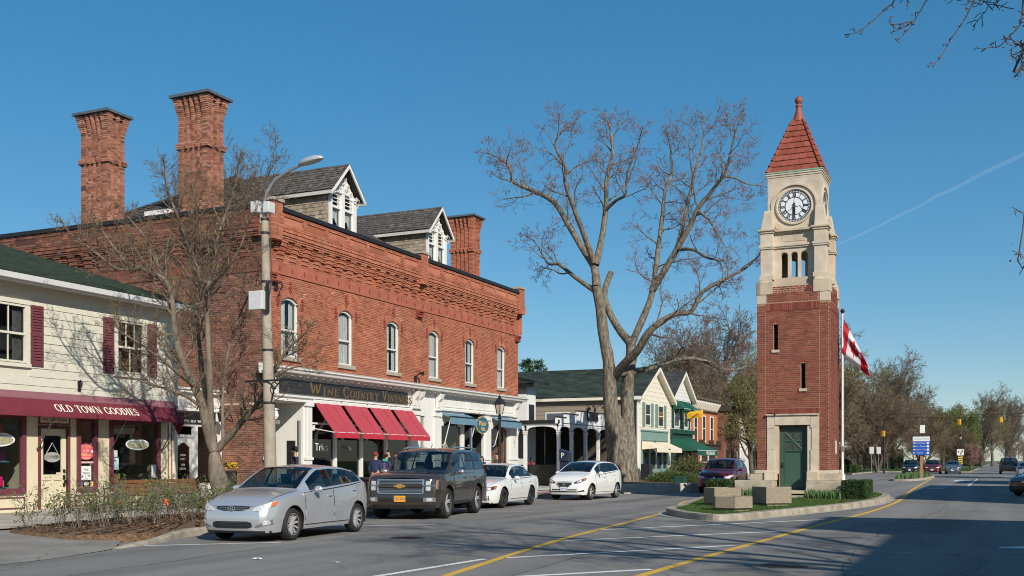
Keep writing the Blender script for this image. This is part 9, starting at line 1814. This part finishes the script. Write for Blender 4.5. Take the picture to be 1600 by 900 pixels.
# direction sign on the median
t=thing("direction_sign","blue and white tourist direction sign on a wooden post on the median","sign",(-5.4,89,.15));BLU=mat("sign_blue",(.02,.10,.45),.45,.05)
m=MB();m.box(-5.52,-5.3,89.0,89.12,.15,3.3);ob("post",m,mat("sign_post_wood",(.34,.19,.10),.8,.12,6),t,True);pb=flat(t,"blue_panel",-6.05,-4.8,88.95,1.98,3.05,BLU);pw=flat(t,"white_panel",-6.05,-4.8,88.95,3.06,3.42,PAPER);ob("lettering",on_face(text_mb("NIAGARA-ON-THE-LAKE",.10,.002),Fy(0,88.92),-5.42,3.24,.004),mat("teal_print",(.05,.3,.3),.5),pw,True)
for k,s in enumerate(("Court House","Parks / Theatre","Museum / Fort","Marina")):z=2.92-k*.26;ob("lettering",on_face(text_mb(s,.15,.002),Fy(0,88.92),-5.5,z,.004),PAPER,pb,True);flat(pb,"pictogram",-5.02,-4.86,88.925,z-.08,z+.08,PAPER,.005);flat(pb,"arrow_symbol",-6.0,-5.92,88.925,z-.05,z+.05,PAPER,.005)
for k,(x,y,l)in enumerate(((-12.6,122.6,"grey back of a road sign beside the far hedge, nearer the tower"),(-12.0,124,"second grey road sign back beside the far hedge"))):sign_post(l,x,y,.5,.5,2.9)
# traffic signals over the crossing
SIGY=mat("signal_yellow",(.72,.36,.01),.5,.06,4)
for x0,x1,y,z in((-17,14,126.0,7.05),(-17,14,126.4,6.75)):m=MB();m.tube([(x0+(x1-x0)*q,y,z-1.0*math.sin(PI*q)*.5)for q in np.linspace(0,1,13)],.022,4);ob("span_wire",m,BLACK,label="black wire "+("carrying the signals over the crossing" if z<7 else "stretched just above the signal wire"),cat="wire")
for x,l in((-17,"brown timber pole holding the signal wires on the far left of the crossing"),(14,"timber pole holding the signal wires, outside the right picture edge")):m=MB();m.tube([(x,126.2,0),(x,126.2,8)],[.17,.12],8);ob("signal_pole",m,FB,label=l,cat="pole")
def signal(x,y,z,label,rz=0):
 t=thing("traffic_light",label,"traffic light",(x,y,z),rz,"yellow traffic lights at the crossing");m=MB();t.scale=(.75,.75,.68);m.box(-.2,.2,-.14,.14,-.45,.45);ob("housing",m,SIGY,t,bevel=.03);m=MB();m.tube([(0,0,.45),(0,0,.95)],.03,5);ob("hanger",m,BLACK,t)
 for k,c in enumerate(((.12,.01,.01),(.12,.07,.01),(.01,.10,.05))):m=MB();m.lathe([(.13,-.16),(.13,-.30),(.145,-.30),(.145,-.16)],(0,0,.29-k*.29),12,axis='y');ob("visor",m,SIGY,t);m=MB();m.lathe([(.12,-.15),(.12,-.145)],(0,0,.29-k*.29),12,axis='y');ob("lens",m,mat("signal_lens_%d"%k,c,.3),t)
signal(.4,126.4,6.0,"yellow traffic light hanging at the right end of the wire");signal(-3.75,126.4,5.8,"yellow traffic light hanging in the middle of the wire",rad(75));signal(-11.3,122.5,4.5,"lower yellow traffic light in front of the far trees beside the flagpole",rad(80))
t=thing("signal_box","white signal control box hanging above the blue direction sign","signal box",(-7.6,126.4,5.0));m=MB();m.box(-7.85,-7.35,126.2,126.6,4.6,5.5);ob("box",m,PAPER,t,True,bevel=.03);m=MB();m.tube([(-7.6,126.4,5.5),(-7.6,126.4,6.3)],.03,5);ob("hanger",m,BLACK,t,True)
m=MB();m.tube([(-11.3,122.5,.1),(-11.3,122.5,5.4)],.09,8);ob("signal_post",m,BLACK,label="dark post carrying the lower traffic light",cat="post")
t=thing("utility_cabinet","low dark green utility box at the corner bed beside the dark red car","cabinet",(-14.6,51.2,.1));m=MB();m.box(-14.6,-14.0,50.9,51.4,.35,.75);ob("cabinet_body",m,GREENP,t,True,bevel=.03);m=MB();m.box(-14.56,-14.04,50.94,51.36,.05,.35);ob("plinth",m,CONC,t,True)
# high contrail in the sky
cm_=bpy.data.materials.new("contrail_ice");cm_.use_nodes=True;nt=cm_.node_tree;pb_=nt.nodes["Principled BSDF"];pb_.inputs["Base Color"].default_value=(.9,.9,.9,1);pb_.inputs["Alpha"].default_value=.022;pb_.inputs["Roughness"].default_value=1
A,B=Vector((-340,2560,503)),Vector((70,2760,728));d=B-A;m=MB();rr=np.random.default_rng(5);m.tube([A+d*q+Vector((0,0,rr.uniform(-2,2)))for q in np.linspace(0,1.6,30)],[2.5+4*min(1,q)+rr.uniform(-.6,.6)for q in np.linspace(0,1.6,30)],8);ob("contrail",m,cm_,kind='stuff',label="faint white aircraft trail slanting across the sky",cat="contrail")
